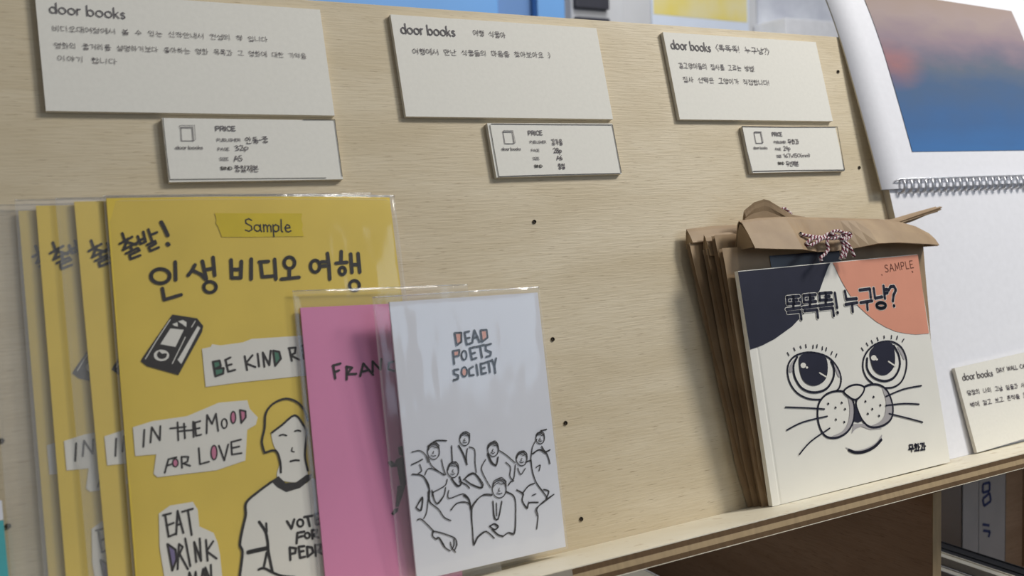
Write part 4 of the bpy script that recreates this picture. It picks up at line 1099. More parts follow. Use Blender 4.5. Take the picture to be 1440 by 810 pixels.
  ('S','pen',2,24,[811,3273,764,3276,737,3249,716,3221,748,3198,820,3201,868,3197,900,3217,911,3244,886,3272,813,3276]),
  ('S','pen',2,24,[1047,3504,1108,3480]),
  ('S','pen',2,24,[1018,3450,1142,3449]),
  ('S','pen',2,24,[1072,3437,1057,3432,1025,3411,1036,3372,1054,3352,1073,3342,1113,3360,1137,3368,1137,3412,1114,3439,1071,3442]),
  ('S','pen',2,24,[998,3204,1179,3228]),
  ('S','pen',2,24,[1075,3320,1093,3213]),
  ('S','pen',2,24,[1205,3486,1226,3196]),
  ('S','pen',2,24,[1211,3344,1296,3339]),
  ('S','pen',2,24,[1402,3495,1371,3467,1365,3430,1341,3406,1369,3354,1428,3342,1466,3358,1473,3388,1480,3439,1451,3470,1410,3492]),
  ('S','pen',2,24,[1334,3271,1520,3252]),
  ('S','pen',2,24,[1566,3487,1564,3213]),
  ('S','pen',2,24,[1978,3498,2148,3476,2059,3433,1979,3392]),
  ('S','pen',2,24,[2056,3462,2148,3411]),
  ('S','pen',2,24,[1909,3385,2199,3392]),
  ('S','pen',2,24,[2059,3376,2066,3320]),
  ('S','pen',2,24,[1961,3274,2164,3272,2173,3241,1969,3240,1968,3196,2174,3200]),
  ('S','pen',2,24,[2247,3458,2394,3472,2364,3264]),
  ('S','pen',2,24,[2509,3489,2501,3219]),
  ('S','pen',2,24,[2434,3351,2510,3364]),
  ('S','pen',2,24,[2582,3472,2726,3463,2731,3371,2594,3370,2594,3263,2729,3271]),
  ('S','pen',2,24,[2808,3511,2811,3219]),
  ('S','pen',2,24,[2964,3484,3151,3506,3160,3453,2994,3429,2977,3373,3167,3383]),
  ('S','pen',2,24,[2925,3352,3228,3350]),
  ('S','pen',2,24,[2982,3290,3154,3300,3155,3238,2991,3243,2987,3193,3169,3213]),
  ('S','pen',2,24,[3569,3481,3577,3407,3510,3355]),
  ('S','pen',2,24,[3575,3435,3661,3336]),
  ('S','pen',2,24,[3753,3506,3776,3314]),
  ('S','pen',2,24,[3689,3402,3772,3412]),
  ('S','pen',2,24,[3555,3296,3739,3298,3758,3262,3559,3244,3556,3220,3758,3206]),
  ('S','pen',2,24,[3846,3487,3977,3477,3990,3358,3841,3338,3858,3488]),
  ('S','pen',2,24,[4099,3503,4110,3321]),
  ('S','pen',2,24,[4013,3431,4092,3445]),
  ('S','pen',2,24,[4017,3408,4101,3395]),
  ('S','pen',2,24,[3996,3294,3937,3283,3899,3263,3908,3230,3942,3214,4002,3200,4049,3218,4091,3231,4079,3254,4051,3286,3978,3282]),
  ('S','pen',2,24,[4217,3518,4270,3485]),
  ('S','pen',2,24,[4167,3444,4333,3445]),
  ('S','pen',2,24,[4235,3403,4218,3378,4208,3351,4195,3316,4222,3278,4259,3265,4275,3266,4300,3309,4299,3352,4265,3378,4239,3393]),
  ('S','pen',2,24,[4390,3510,4374,3224]),
  ('S','pen',2,24,[4385,3350,4464,3355]),
  ('S','pen',2,24,[4522,3463,4645,3467,4632,3275]),
  ('S','pen',2,24,[4743,3499,4740,3225]),
  ('S','pen',2,24,[4890,3516,4912,3368,5078,3360,5085,3498]),
  ('S','pen',2,24,[4897,3419,5063,3439]),
  ('S','pen',2,24,[4829,3241,5133,3246]),
  ('S','pen',2,24,[4995,3332,4998,3222]),
  ('S','pen',2,24,[5314,3473,5182,3481,5196,3286,5341,3286]),
  ('S','pen',2,24,[5380,3512,5393,3231]),
  ('S','pen',2,24,[5381,3363,5464,3360]),
  ('S','pen',2,24,[5821,3489,5994,3504,5896,3464,5810,3428]),
  ('S','pen',2,24,[5916,3469,6010,3427]),
  ('S','pen',2,24,[5748,3349,6063,3355]),
  ('S','pen',2,24,[5912,3394,5897,3345]),
  ('S','pen',2,24,[5875,3317,5946,3311]),
  ('S','pen',2,24,[5807,3279,6027,3290]),
  ('S','pen',2,24,[5910,3273,5871,3270,5848,3247,5861,3248,5880,3217,5905,3225,5964,3228,5972,3243,5980,3250,5957,3265,5918,3279]),
  ('S','pen',2,24,[6184,3476,6130,3479,6106,3417,6112,3336,6137,3301,6173,3272,6217,3287,6240,3343,6252,3424,6212,3475,6167,3488]),
  ('S','pen',2,24,[6293,3526,6311,3234]),
  ('S','pen',2,24,[6291,3380,6365,3373]),
  ('S','pen',2,24,[6482,3502,6525,3504]),
  ('S','pen',2,24,[6433,3444,6589,3446]),
  ('S','pen',2,24,[6516,3412,6463,3414,6444,3359,6464,3312,6477,3298,6508,3270,6543,3297,6557,3327,6549,3364,6549,3414,6491,3406]),
  ('S','pen',2,24,[6629,3525,6630,3219]),
  ('S','pen',2,24,[6645,3363,6726,3372]),
  ('S','pen',2,24,[6835,3521,6816,3414,7001,3399]),
  ('S','pen',2,24,[6749,3366,7059,3356]),
  ('S','pen',2,24,[6835,3297,6824,3215,7016,3238]),
  ('S','pen',2,24,[7423,3485,7373,3486,7348,3461,7342,3422,7384,3389,7419,3356,7457,3384,7479,3401,7500,3462,7475,3492,7424,3505]),
  ('S','pen',2,24,[7611,3523,7604,3325]),
  ('S','pen',2,24,[7518,3450,7604,3447]),
  ('S','pen',2,24,[7543,3413,7612,3423]),
  ('S','pen',2,24,[7493,3318,7456,3292,7397,3287,7418,3263,7441,3238,7490,3220,7556,3242,7583,3267,7581,3293,7551,3308,7509,3319]),
  ('S','pen',2,24,[7742,3533,7778,3523]),
  ('S','pen',2,24,[7683,3496,7835,3474]),
  ('S','pen',2,24,[7776,3458,7724,3448,7706,3426,7725,3419,7740,3393,7773,3381,7788,3376,7799,3407,7800,3440,7786,3457,7765,3467]),
  ('S','pen',2,24,[7661,3237,7864,3237]),
  ('S','pen',2,24,[7769,3352,7762,3257]),
  ('S','pen',2,24,[7901,3535,7900,3235]),
  ('S','pen',2,24,[7904,3367,7967,3378]),
  ('S','pen',2,24,[8324,3523,8506,3528,8504,3417,8331,3430,8337,3505]),
  ('S','pen',2,24,[8253,3365,8555,3358]),
  ('S','pen',2,24,[8413,3405,8409,3354]),
  ('S','pen',2,24,[8330,3309,8519,3303,8476,3233]),
  ('S','pen',2,24,[8657,3531,8817,3534,8832,3470,8658,3465,8652,3437,8845,3439]),
  ('S','pen',2,24,[8588,3342,8889,3354]),
  ('S','pen',2,24,[8751,3404,8752,3356]),
  ('S','pen',2,24,[8645,3317,8833,3313,8796,3219]),
  ('S','pen',2,24,[8946,3512,9081,3509,9063,3388]),
  ('S','pen',2,24,[8913,3236,9124,3248]),
  ('S','pen',2,24,[9006,3336,9023,3241]),
  ('S','pen',2,24,[9147,3533,9148,3237]),
  ('S','pen',2,24,[9164,3389,9223,3384]),
  ('S','pen',2,24,[9562,3519,9751,3519,9710,3355]),
  ('S','pen',2,24,[9507,3288,9824,3270]),
  ('S','pen',2,24,[10169,3520,10122,3503,10109,3451,10111,3410,10144,3387,10188,3392,10209,3390,10236,3431,10234,3451,10208,3505,10169,3502]),
  ('S','pen',2,24,[10357,3535,10357,3363]),
  ('S','pen',2,24,[10279,3468,10369,3462]),
  ('S','pen',2,24,[10274,3433,10354,3435]),
  ('S','pen',2,24,[10263,3315,10192,3300,10171,3289,10156,3257,10189,3257,10244,3241,10315,3248,10348,3264,10339,3301,10323,3313,10247,3330]),
  ('S','pen',2,24,[10488,3530,10541,3535]),
  ('S','pen',2,24,[10450,3486,10600,3488]),
  ('S','pen',2,24,[10513,3489,10498,3474,10461,3454,10470,3403,10498,3407,10505,3385,10556,3391,10557,3425,10560,3459,10555,3477,10523,3467]),
  ('S','pen',2,24,[10429,3258,10612,3259]),
  ('S','pen',2,24,[10512,3343,10530,3253]),
  ('S','pen',2,24,[10640,3548,10653,3244]),
  ('S','pen',2,24,[10648,3377,10715,3397]),
  ('S','pen',2,24,[10839,3519,10797,3499,10768,3433,10766,3360,10804,3314,10847,3290,10883,3313,10926,3359,10912,3445,10890,3481,10859,3497]),
  ('S','pen',2,24,[10986,3523,10996,3257]),
  ('S','pen',2,24,[10934,3385,11005,3380]),
  ('S','pen',2,24,[11039,3556,11043,3233]),
  ('S','pen',2,24,[11486,3507,11370,3502,11355,3310,11510,3295]),
  ('S','pen',2,24,[11534,3535,11543,3243]),
  ('S','pen',2,24,[11547,3387,11629,3390]),
  ('S','pen',2,24,[11609,3542,11608,3227]),
  ('S','pen',2,24,[11751,3527,11784,3529]),
  ('S','pen',2,24,[11701,3497,11831,3485]),
  ('S','pen',2,24,[11763,3462,11729,3453,11707,3447,11717,3412,11733,3396,11769,3371,11803,3392,11808,3427,11819,3436,11780,3459,11762,3465]),
  ('S','pen',2,24,[11884,3542,11889,3365]),
  ('S','pen',2,24,[11896,3443,11980,3448]),
  ('S','pen',2,24,[11737,3321,11737,3246,11955,3262]),
  ('S','pen',2,24,[12275,3498,12407,3500,12381,3304]),
  ('S','pen',2,24,[12490,3543,12503,3258]),
  ('S','pen',2,24,[12690,3515,12641,3499,12611,3477,12600,3435,12639,3394,12674,3400,12720,3395,12744,3436,12747,3470,12719,3498,12681,3520]),
  ('S','pen',2,24,[12852,3547,12859,3375]),
  ('S','pen',2,24,[12800,3442,12869,3449]),
  ('S','pen',2,24,[12646,3337,12862,3336,12814,3262]),
  ('S','pen',2,24,[13086,3542,13036,3537,13009,3495,12991,3468,13034,3436,13095,3440,13144,3442,13177,3459,13180,3490,13149,3531,13078,3529]),
  ('S','pen',2,24,[12940,3386,13239,3377]),
  ('S','pen',2,24,[13002,3330,13184,3340,13189,3292,12996,3292,12989,3243,13205,3240]),
  ('S','pen',2,24,[825,2815,781,2787,754,2741,745,2678,766,2627,826,2600,878,2622,914,2669,914,2740,896,2776,844,2818]),
  ('S','pen',2,24,[1021,2820,1033,2553]),
  ('S','pen',2,24,[1232,2803,1203,2770,1165,2720,1164,2661,1186,2597,1242,2592,1284,2593,1312,2650,1339,2728,1305,2781,1233,2792]),
  ('S','pen',2,24,[1416,2830,1411,2540]),
  ('S','pen',2,24,[1407,2726,1505,2715]),
  ('S','pen',2,24,[1387,2636,1478,2632]),
  ('S','pen',2,24,[1560,2775,1724,2766,1686,2572]),
  ('S','pen',2,24,[1843,2822,1822,2514]),
  ('S','pen',2,24,[2318,2799,2388,2777]),
  ('S','pen',2,24,[2273,2735,2459,2740]),
  ('S','pen',2,24,[2359,2724,2326,2714,2289,2692,2301,2672,2307,2647,2355,2639,2393,2659,2417,2678,2409,2706,2404,2718,2342,2715]),
  ('S','pen',2,24,[2525,2803,2520,2611]),
  ('S','pen',2,24,[2517,2691,2610,2714]),
  ('S','pen',2,24,[2326,2589,2342,2507,2551,2490,2564,2592]),
  ('S','pen',2,24,[2344,2542,2563,2548]),
  ('S','pen',2,24,[2677,2773,2672,2550,2836,2561]),
  ('S','pen',2,24,[2961,2770,2935,2489]),
  ('S','pen',2,24,[3243,2748,3078,2747,3083,2545,3266,2543]),
  ('S','pen',2,24,[3330,2778,3320,2477]),
  ('S','pen',2,24,[3339,2637,3419,2627]),
 ],
 'tag1':[
  ('C','print_grey',2,33,[868,2841,1428,2847,1404,2151,827,2149]),
  ('C','print_grey',2,20,[793,2933,915,2969,1555,2976,1526,2229,1416,2136,1446,2890,904,2870,836,2841]),
  ('S','print_grey',2,29,[618,1763,610,1789,587,1807,555,1814,523,1808,500,1789,492,1764,500,1738,523,1720,555,1713,587,1720,610,1738,618,1763]),
  ('S','print_grey',2,29,[623,1885,623,1713]),
  ('S','print_grey',2,29,[715,1814,680,1807,655,1789,645,1763,655,1738,680,1719,715,1713,750,1719,776,1738,785,1763,776,1789,750,1807,715,1814]),
  ('S','print_grey',2,29,[878,1814,843,1807,817,1789,808,1763,817,1738,843,1719,878,1712,913,1719,938,1738,948,1763,939,1788,913,1807,878,1814]),
  ('S','print_grey',2,29,[971,1814,970,1712]),
  ('S','print_grey',2,29,[971,1780,993,1807,1034,1810]),
  ('S','print_grey',2,29,[1144,1763,1153,1737,1176,1719,1208,1712,1239,1719,1262,1737,1271,1763,1262,1788,1239,1807,1208,1813,1176,1807,1153,1788,1144,1763]),
  ('S','print_grey',2,29,[1140,1885,1140,1712]),
  ('S','print_grey',2,29,[1368,1813,1333,1806,1307,1788,1298,1763,1307,1737,1333,1719,1368,1712,1403,1718,1429,1737,1438,1762,1429,1788,1403,1806,1368,1813]),
  ('S','print_grey',2,29,[1531,1813,1496,1806,1470,1788,1461,1762,1470,1737,1495,1718,1530,1711,1565,1718,1591,1737,1601,1762,1591,1788,1566,1806,1531,1813]),
  ('S','print_grey',2,29,[1623,1884,1623,1711]),
  ('S','print_grey',2,29,[1709,1809,1628,1759]),
  ('S','print_grey',2,29,[1650,1772,1722,1711]),
  ('S','print_grey',2,29,[1822,1799,1790,1813,1756,1801,1756,1775,1817,1752,1822,1725,1786,1711,1745,1725]),
  ('S','print_grey',2,49,[2609,2700,2607,2940,2746,2941,2795,2881,2747,2816,2608,2815]),
  ('S','print_grey',2,49,[2845,2702,2843,2942,2983,2943,3032,2883,2984,2818,2844,2817]),
  ('S','print_grey',2,49,[2942,2818,3047,2703]),
  ('S','print_grey',2,49,[3096,2704,3094,2944]),
  ('S','print_grey',2,49,[3376,2910,3316,2945,3230,2933,3161,2824,3231,2717,3318,2706,3377,2742]),
  ('S','print_grey',2,49,[3598,2948,3424,2946,3426,2706,3600,2708]),
  ('S','print_grey',2,49,[3425,2831,3571,2832]),
  ('S','print_grey',2,26,[2605,2132,2604,2279,2691,2279,2722,2243,2691,2203,2605,2203]),
  ('S','print_grey',2,26,[2752,2279,2752,2169,2785,2133,2843,2133,2876,2170,2875,2280]),
  ('S','print_grey',2,26,[2906,2133,2906,2280,2992,2280,3018,2248,2993,2213,2906,2212]),
  ('S','print_grey',2,26,[2993,2213,3032,2175,2997,2134,2906,2133]),
  ('S','print_grey',2,26,[3062,2280,3062,2134,3166,2134]),
  ('S','print_grey',2,26,[3197,2134,3196,2280]),
  ('S','print_grey',2,26,[3346,2263,3302,2281,3250,2266,3250,2228,3337,2196,3346,2155,3294,2134,3238,2149]),
  ('S','print_grey',2,26,[3376,2135,3376,2281]),
  ('S','print_grey',2,26,[3506,2135,3506,2281]),
  ('S','print_grey',2,26,[3376,2211,3506,2211]),
  ('S','print_grey',2,26,[3645,2282,3536,2281,3537,2135,3645,2135]),
  ('S','print_grey',2,26,[3537,2211,3628,2211]),
  ('S','print_grey',2,26,[3676,2135,3675,2282,3762,2282,3792,2245,3762,2206,3675,2206]),
  ('S','print_grey',2,26,[3736,2206,3801,2136]),
  ('S','pen',2,34,[4144,2334,4092,2310,4063,2265,4064,2234,4084,2205,4130,2178,4184,2197,4210,2238,4201,2292,4196,2328,4143,2320]),
  ('S','pen',2,34,[4282,2370,4297,2148]),
  ('S','pen',2,34,[4292,2253,4352,2252]),
  ('S','pen',2,34,[4145,2103,4125,2005,4358,2032]),
  ('S','pen',2,34,[4663,2359,4490,2350,4493,2263,4676,2260]),
  ('S','pen',2,34,[4426,2178,4740,2192]),
  ('S','pen',2,34,[4570,2237,4580,2165]),
  ('S','pen',2,34,[4606,2126,4516,2118,4483,2084,4503,2055,4527,2048,4590,2044,4646,2031,4710,2071,4696,2106,4650,2130,4586,2136]),
  ('S','pen',2,34,[4773,2207,4911,2209]),
  ('S','pen',2,34,[4974,2385,5189,2393,5080,2340,4978,2269]),
  ('S','pen',2,34,[5090,2332,5190,2285]),
  ('S','pen',2,34,[4940,2253,5250,2275]),
  ('S','pen',2,34,[5082,2263,5086,2186]),
  ('S','pen',2,34,[5114,2160,5056,2145,4993,2109,5003,2078,5045,2065,5095,2056,5159,2072,5221,2095,5215,2133,5179,2136,5108,2148]),
  ('S','print_grey',2,26,[2595,1638,2596,1784,2676,1784,2704,1748,2676,1708,2596,1708]),
  ('S','print_grey',2,26,[2731,1638,2802,1784,2872,1638]),
  ('S','print_grey',2,26,[2758,1694,2846,1693]),
  ('S','print_grey',2,26,[3020,1762,2980,1784,2920,1762,2900,1711,2920,1655,2980,1638,3024,1659,3024,1703,2976,1703]),
  ('S','print_grey',2,26,[3152,1783,3052,1783,3052,1638,3152,1637]),
  ('S','print_grey',2,26,[3052,1713,3136,1713]),
  ('S','pen',2,34,[3464,1861,3570,1895,3630,1835,3523,1776,3667,1728,3640,1658,3475,1633]),
  ('S','pen',2,34,[3674,1852,3772,1911,3878,1884,3852,1788,3711,1649,3911,1655]),
  ('S','pen',2,34,[3928,1803,3969,1570]),
  ('S','pen',2,34,[3945,1750,4019,1826,4144,1794,4133,1704,4022,1661,3952,1679]),
  ('S','print_grey',2,26,[2725,1237,2682,1255,2630,1241,2629,1203,2716,1170,2725,1130,2672,1110,2616,1125]),
  ('S','print_grey',2,26,[2755,1109,2756,1254]),
  ('S','print_grey',2,26,[2798,1254,2917,1253,2796,1109,2916,1108]),
  ('S','print_grey',2,26,[3057,1252,2948,1253,2947,1108,3056,1107]),
  ('S','print_grey',2,26,[2947,1183,3039,1183]),
  ('S','pen',2,36,[3343,1039,3457,1341,3588,1071]),
  ('S','pen',2,36,[3368,1166,3546,1166]),
  ('S','pen',2,36,[3747,1362,3621,1336,3621,1217,3731,1228,3762,1153,3700,1065,3619,1077]),
  ('S','print_dark',2,33,[2626,611,2627,756,2726,755,2755,723,2725,689,2627,690]),
  ('S','print_dark',2,33,[2725,689,2769,650,2729,610,2626,611]),
  ('S','print_dark',2,33,[2803,609,2805,754]),
  ('S','print_dark',2,33,[2850,609,2852,754,2998,607,3000,752]),
  ('S','print_dark',2,33,[3033,607,3034,752,3108,751,3182,714,3181,641,3107,606,3033,607]),
  ('S','pen',2,34,[3348,822,3520,808,3438,777,3349,717]),
  ('S','pen',2,34,[3444,780,3536,722]),
  ('S','pen',2,34,[3313,702,3585,706]),
  ('S','pen',2,34,[3441,697,3430,626]),
  ('S','pen',2,34,[3451,594,3381,566,3366,559,3364,515,3404,500,3457,498,3507,497,3541,509,3544,561,3506,576,3455,586]),
  ('S','pen',2,34,[3672,827,3719,794]),
  ('S','pen',2,34,[3626,761,3754,767,3695,717,3635,656]),
  ('S','pen',2,34,[3690,712,3755,648]),
  ('S','pen',2,34,[3868,829,3866,617]),
  ('S','pen',2,34,[3805,719,3869,725]),
  ('S','pen',2,34,[3661,585,3844,573,3853,532,3676,545,3672,493,3870,473]),
  ('S','pen',2,34,[3937,792,4082,787,4024,660,3931,557]),
  ('S','pen',2,34,[4008,686,4078,530]),
  ('S','pen',2,34,[4168,830,4149,473]),
  ('S','pen',2,34,[4111,648,4165,647]),
  ('S','pen',2,34,[4227,829,4204,459]),
  ('S','pen',2,34,[4323,822,4307,707,4492,701,4487,818]),
  ('S','pen',2,34,[4313,771,4489,757]),
  ('S','pen',2,34,[4249,609,4549,618]),
  ('S','pen',2,34,[4399,681,4384,609]),
  ('S','pen',2,34,[4305,583,4328,478,4504,481]),
  ('S','print_dark',2,33,[43,3326,24,1477,42,130]),
  ('S','print_dark',2,32,[42,130,4035,112,8131,82]),
  ('S','print_dark',2,36,[7309,3363,9077,3380,9061,157]),
 ],
 'card2':[
  ('S','print_grey',2,76,[806,5235,787,5324,734,5390,662,5414,590,5390,538,5324,519,5235,538,5145,591,5080,662,5056,734,5080,787,5146,806,5235]),
  ('S','print_grey',2,76,[816,5664,817,5056]),
  ('S','print_grey',2,76,[1078,5414,999,5390,941,5324,919,5235,941,5146,999,5080,1079,5056,1158,5080,1216,5146,1238,5235,1216,5325,1158,5390,1078,5414]),
  ('S','print_grey',2,76,[1500,5414,1420,5390,1362,5325,1340,5235,1362,5146,1420,5080,1500,5056,1579,5080,1638,5146,1659,5235,1638,5325,1579,5390,1500,5414]),
  ('S','print_grey',2,76,[1762,5414,1762,5057]),
  ('S','print_grey',2,76,[1762,5295,1813,5390,1906,5402]),
  ('S','print_grey',2,76,[2224,5236,2243,5146,2296,5081,2368,5057,2440,5081,2493,5146,2512,5236,2492,5325,2440,5391,2368,5414,2296,5390,2243,5325,2224,5236]),
  ('S','print_grey',2,76,[2214,5665,2214,5057]),
  ('S','print_grey',2,76,[2784,5415,2704,5391,2646,5325,2625,5236,2646,5146,2704,5081,2784,5057,2864,5081,2922,5147,2943,5236,2922,5325,2864,5391,2784,5415]),
  ('S','print_grey',2,76,[3205,5415,3126,5391,3067,5325,3046,5236,3067,5147,3126,5081,3205,5057,3285,5081,3343,5147,3365,5236,3343,5325,3285,5391,3205,5415]),
  ('S','print_grey',2,76,[3467,5665,3467,5057]),
  ('S','print_grey',2,76,[3662,5403,3478,5224]),
  ('S','print_grey',2,76,[3529,5272,3693,5057]),
  ('S','print_grey',2,76,[3971,5367,3899,5415,3822,5373,3822,5284,3961,5201,3971,5105,3889,5058,3796,5105]),
  ('S','pen',2,33,[5338,5514,5272,5497,5262,5419,5262,5345,5292,5289,5321,5246,5390,5292,5421,5346,5415,5434,5394,5503,5329,5529]),
  ('S','pen',2,33,[5565,5552,5528,5175]),
  ('S','pen',2,33,[5463,5422,5560,5425]),
  ('S','pen',2,33,[5462,5322,5547,5336]),
  ('S','pen',2,33,[5717,5543,5751,5514]),
  ('S','pen',2,33,[5654,5472,5808,5470]),
  ('S','pen',2,33,[5736,5450,5699,5455,5679,5407,5675,5395,5697,5370,5736,5352,5773,5359,5775,5378,5799,5412,5764,5454,5735,5463]),
  ('S','pen',2,33,[5865,5541,5848,5301]),
  ('S','pen',2,33,[5853,5426,5953,5411]),
  ('S','pen',2,33,[5960,5539,5946,5282]),
  ('S','pen',2,33,[5815,5261,5760,5259,5714,5238,5699,5218,5739,5182,5817,5184,5887,5166,5923,5215,5935,5230,5874,5253,5823,5262]),
  ('S','pen',2,33,[6436,5489,6407,5419,6320,5333]),
  ('S','pen',2,33,[6414,5423,6507,5331]),
  ('S','pen',2,33,[6621,5515,6593,5289]),
  ('S','pen',2,33,[6388,5252,6626,5238,6564,5147]),
  ('S','pen',2,33,[6791,5507,6999,5499,7005,5399,6809,5383,6796,5521]),
  ('S','pen',2,33,[6709,5358,7059,5373]),
  ('S','pen',2,33,[6896,5363,6883,5296]),
  ('S','pen',2,33,[6795,5252,7023,5242,7004,5181,6786,5186,6787,5129,7007,5147]),
  ('S','pen',2,33,[7223,5478,7158,5443,7130,5387,7121,5298,7158,5240,7202,5189,7254,5238,7281,5296,7282,5368,7267,5431,7212,5471]),
  ('S','pen',2,33,[7368,5507,7370,5127]),
  ('S','pen',2,33,[7373,5324,7458,5317]),
  ('S','pen',2,32,[1141,4125,1091,4086,1057,4035,1053,3961,1084,3889,1146,3867,1189,3894,1220,3955,1228,4038,1204,4108,1132,4129]),
  ('S','pen',2,32,[1371,4157,1366,3817]),
  ('S','pen',2,32,[1270,4026,1369,4027]),
  ('S','pen',2,32,[1274,3939,1377,3943]),
  ('S','pen',2,32,[1545,4159,1608,4129]),
  ('S','pen',2,32,[1476,4105,1670,4099]),
  ('S','pen',2,32,[1559,4082,1534,4060,1511,4026,1515,4018,1545,3971,1575,3981,1599,3987,1623,4002,1618,4035,1617,4068,1576,4088]),
  ('S','pen',2,32,[1702,4173,1727,3946]),
  ('S','pen',2,32,[1709,4044,1808,4051]),
  ('S','pen',2,32,[1801,4181,1816,3926]),
  ('S','pen',2,32,[1661,3903,1602,3897,1555,3879,1559,3837,1605,3820,1668,3798,1742,3824,1798,3837,1791,3861,1747,3894,1678,3913]),
  ('S','pen',2,32,[1982,4148,1932,4123,1922,4038,1904,3957,1957,3912,2013,3890,2050,3915,2082,3966,2083,4055,2045,4114,1997,4143]),
  ('S','pen',2,32,[2187,4171,2196,3822]),
  ('S','pen',2,32,[2125,3985,2182,3985]),
  ('S','pen',2,32,[2257,4202,2270,3811]),
  ('S','pen',2,32,[2439,4158,2400,4009,2332,3875]),
  ('S','pen',2,32,[2418,4031,2522,3893]),
  ('S','pen',2,32,[2649,4172,2670,3824]),
  ('S','pen',2,32,[2574,4009,2670,4008]),
  ('S','pen',2,32,[3081,4155,3243,4178,3251,3995,3097,4004,3084,4174]),
  ('S','pen',2,32,[3343,4189,3335,3979]),
  ('S','pen',2,32,[3344,4078,3429,4087]),
  ('S','pen',2,32,[3141,3944,3160,3830,3406,3848]),
  ('S','pen',2,32,[3498,4169,3520,4019,3702,4016]),
  ('S','pen',2,32,[3779,4209,3771,3969]),
  ('S','pen',2,32,[3763,4080,3862,4087]),
  ('S','pen',2,32,[3575,3938,3574,3843,3832,3843]),
  ('S','pen',2,32,[4347,4200,4330,4120,4237,4031]),
  ('S','pen',2,32,[4326,4136,4442,4037]),
  ('S','pen',2,32,[4550,4210,4536,4007]),
  ('S','pen',2,32,[4323,3951,4550,3945,4521,3868]),
  ('S','pen',2,32,[4746,4222,4975,4208,4976,4123,4762,4116,4747,4220]),
  ('S','pen',2,32,[4661,4090,5054,4086]),
  ('S','pen',2,32,[4848,4076,4859,4020]),
  ('S','pen',2,32,[4741,3977,4982,3965,4984,3918,4764,3916,4752,3872,5004,3883]),
  ('S','pen',2,32,[5400,4233,5175,4216,5178,4111,5421,4104]),
  ('S','pen',2,32,[5100,4029,5489,4051]),
  ('S','pen',2,32,[5168,3966,5418,3986,5413,3926,5184,3928,5171,3864,5430,3887]),
  ('S','pen',2,32,[5630,4214,5576,4203,5561,4163,5568,4115,5577,4068,5636,4067,5694,4088,5717,4112,5727,4167,5676,4204,5636,4232]),
  ('S','pen',2,32,[5513,3954,5746,3968]),
  ('S','pen',2,32,[5840,4235,5834,3896]),
  ('S','pen',2,32,[6290,4216,6472,4236,6469,3961,6303,3961,6288,4240]),
  ('S','pen',2,32,[6549,4251,6536,3902]),
  ('S','pen',2,32,[6532,4096,6641,4086]),
  ('S','pen',2,32,[6883,4257,6818,4250,6775,4221,6788,4181,6828,4130,6888,4138,6954,4144,6991,4184,6994,4211,6964,4235,6873,4255]),
  ('S','pen',2,32,[6700,4062,7077,4088]),
  ('S','pen',2,32,[6782,4019,7028,4001,7017,3963,6772,3968,6780,3916,7040,3906]),
  ('S','pen',2,32,[7311,4264,7239,4238,7204,4211,7200,4187,7256,4145,7304,4144,7379,4139,7434,4195,7419,4225,7394,4255,7311,4256]),
  ('S','pen',2,32,[7116,4092,7517,4080]),
  ('S','pen',2,32,[7203,4008,7455,4018,7454,3974,7202,3970,7219,3904,7450,3915]),
  ('S','pen',2,32,[7959,4289,7990,4271]),
  ('S','pen',2,32,[7882,4220,8059,4240,7974,4165,7885,4090]),
  ('S','pen',2,32,[7973,4173,8074,4109]),
  ('S','pen',2,32,[8135,4291,8144,4060]),
  ('S','pen',2,32,[8151,4194,8241,4181]),
  ('S','pen',2,32,[7941,4025,8190,4025,8089,3980,7939,3936]),
  ('S','pen',2,32,[8063,3985,8210,3945]),
  ('S','pen',2,32,[8395,4251,8360,4225,8312,4174,8329,4092,8343,4027,8402,4000,8471,4036,8499,4093,8495,4189,8448,4253,8394,4270]),
  ('S','pen',2,32,[8581,4300,8588,3948]),
  ('S','pen',2,32,[8571,4138,8672,4115]),
  ('S','pen',2,32,[8798,4299,8807,4107,9037,4119,9036,4299]),
  ('S','pen',2,32,[8801,4207,9036,4225]),
  ('S','pen',2,32,[8735,3965,9113,3972]),
  ('S','pen',2,32,[8917,4073,8909,3987]),
  ('S','pen',2,32,[9264,4273,9205,4242,9179,4194,9178,4111,9205,4059,9256,4015,9305,4064,9342,4104,9348,4184,9309,4265,9249,4278]),
  ('S','pen',2,32,[9437,4328,9442,3955]),
  ('S','pen',2,32,[9441,4145,9515,4158]),
  ('S','pen',2,32,[9762,4328,9691,4285,9662,4256,9667,4209,9696,4164,9771,4155,9847,4166,9874,4216,9878,4249,9838,4307,9767,4313]),
  ('S','pen',2,32,[9592,3982,9957,3994]),
  ('S','pen',2,32,[9718,4108,9706,3996]),
  ('S','pen',2,32,[9850,4111,9834,3981]),
  ('S','pen',2,32,[10334,4163,10314,4150]),
  ('S','pen',2,32,[10325,4018,10319,4001]),
  ('S','pen',2,32,[10364,4351,10441,4202,10446,4082,10363,3955]),
 ],
 'tag2':[
  ('C','print_grey',2,42,[968,2797,1602,2795,1577,2062,952,2068]),
  ('C','print_grey',2,26,[944,2810,1055,2896,1667,2882,1685,2124,1577,2062,1611,2808]),
  ('S','print_grey',2,33,[792,1711,784,1738,762,1758,731,1766,700,1759,677,1739,669,1712,677,1685,699,1665,730,1658,761,1665,784,1684,792,1711]),
  ('S','print_grey',2,33,[798,1841,796,1657]),
  ('S','print_grey',2,33,[887,1765,853,1758,828,1738,819,1711,828,1684,853,1664,887,1657,921,1664,946,1683,955,1710,946,1737,922,1757,887,1765]),
  ('S','print_grey',2,33,[1046,1763,1012,1756,987,1737,977,1710,986,1683,1011,1663,1045,1656,1079,1663,1105,1682,1114,1709,1105,1736,1080,1756,1046,1763]),
  ('S','print_grey',2,33,[1136,1763,1136,1655]),
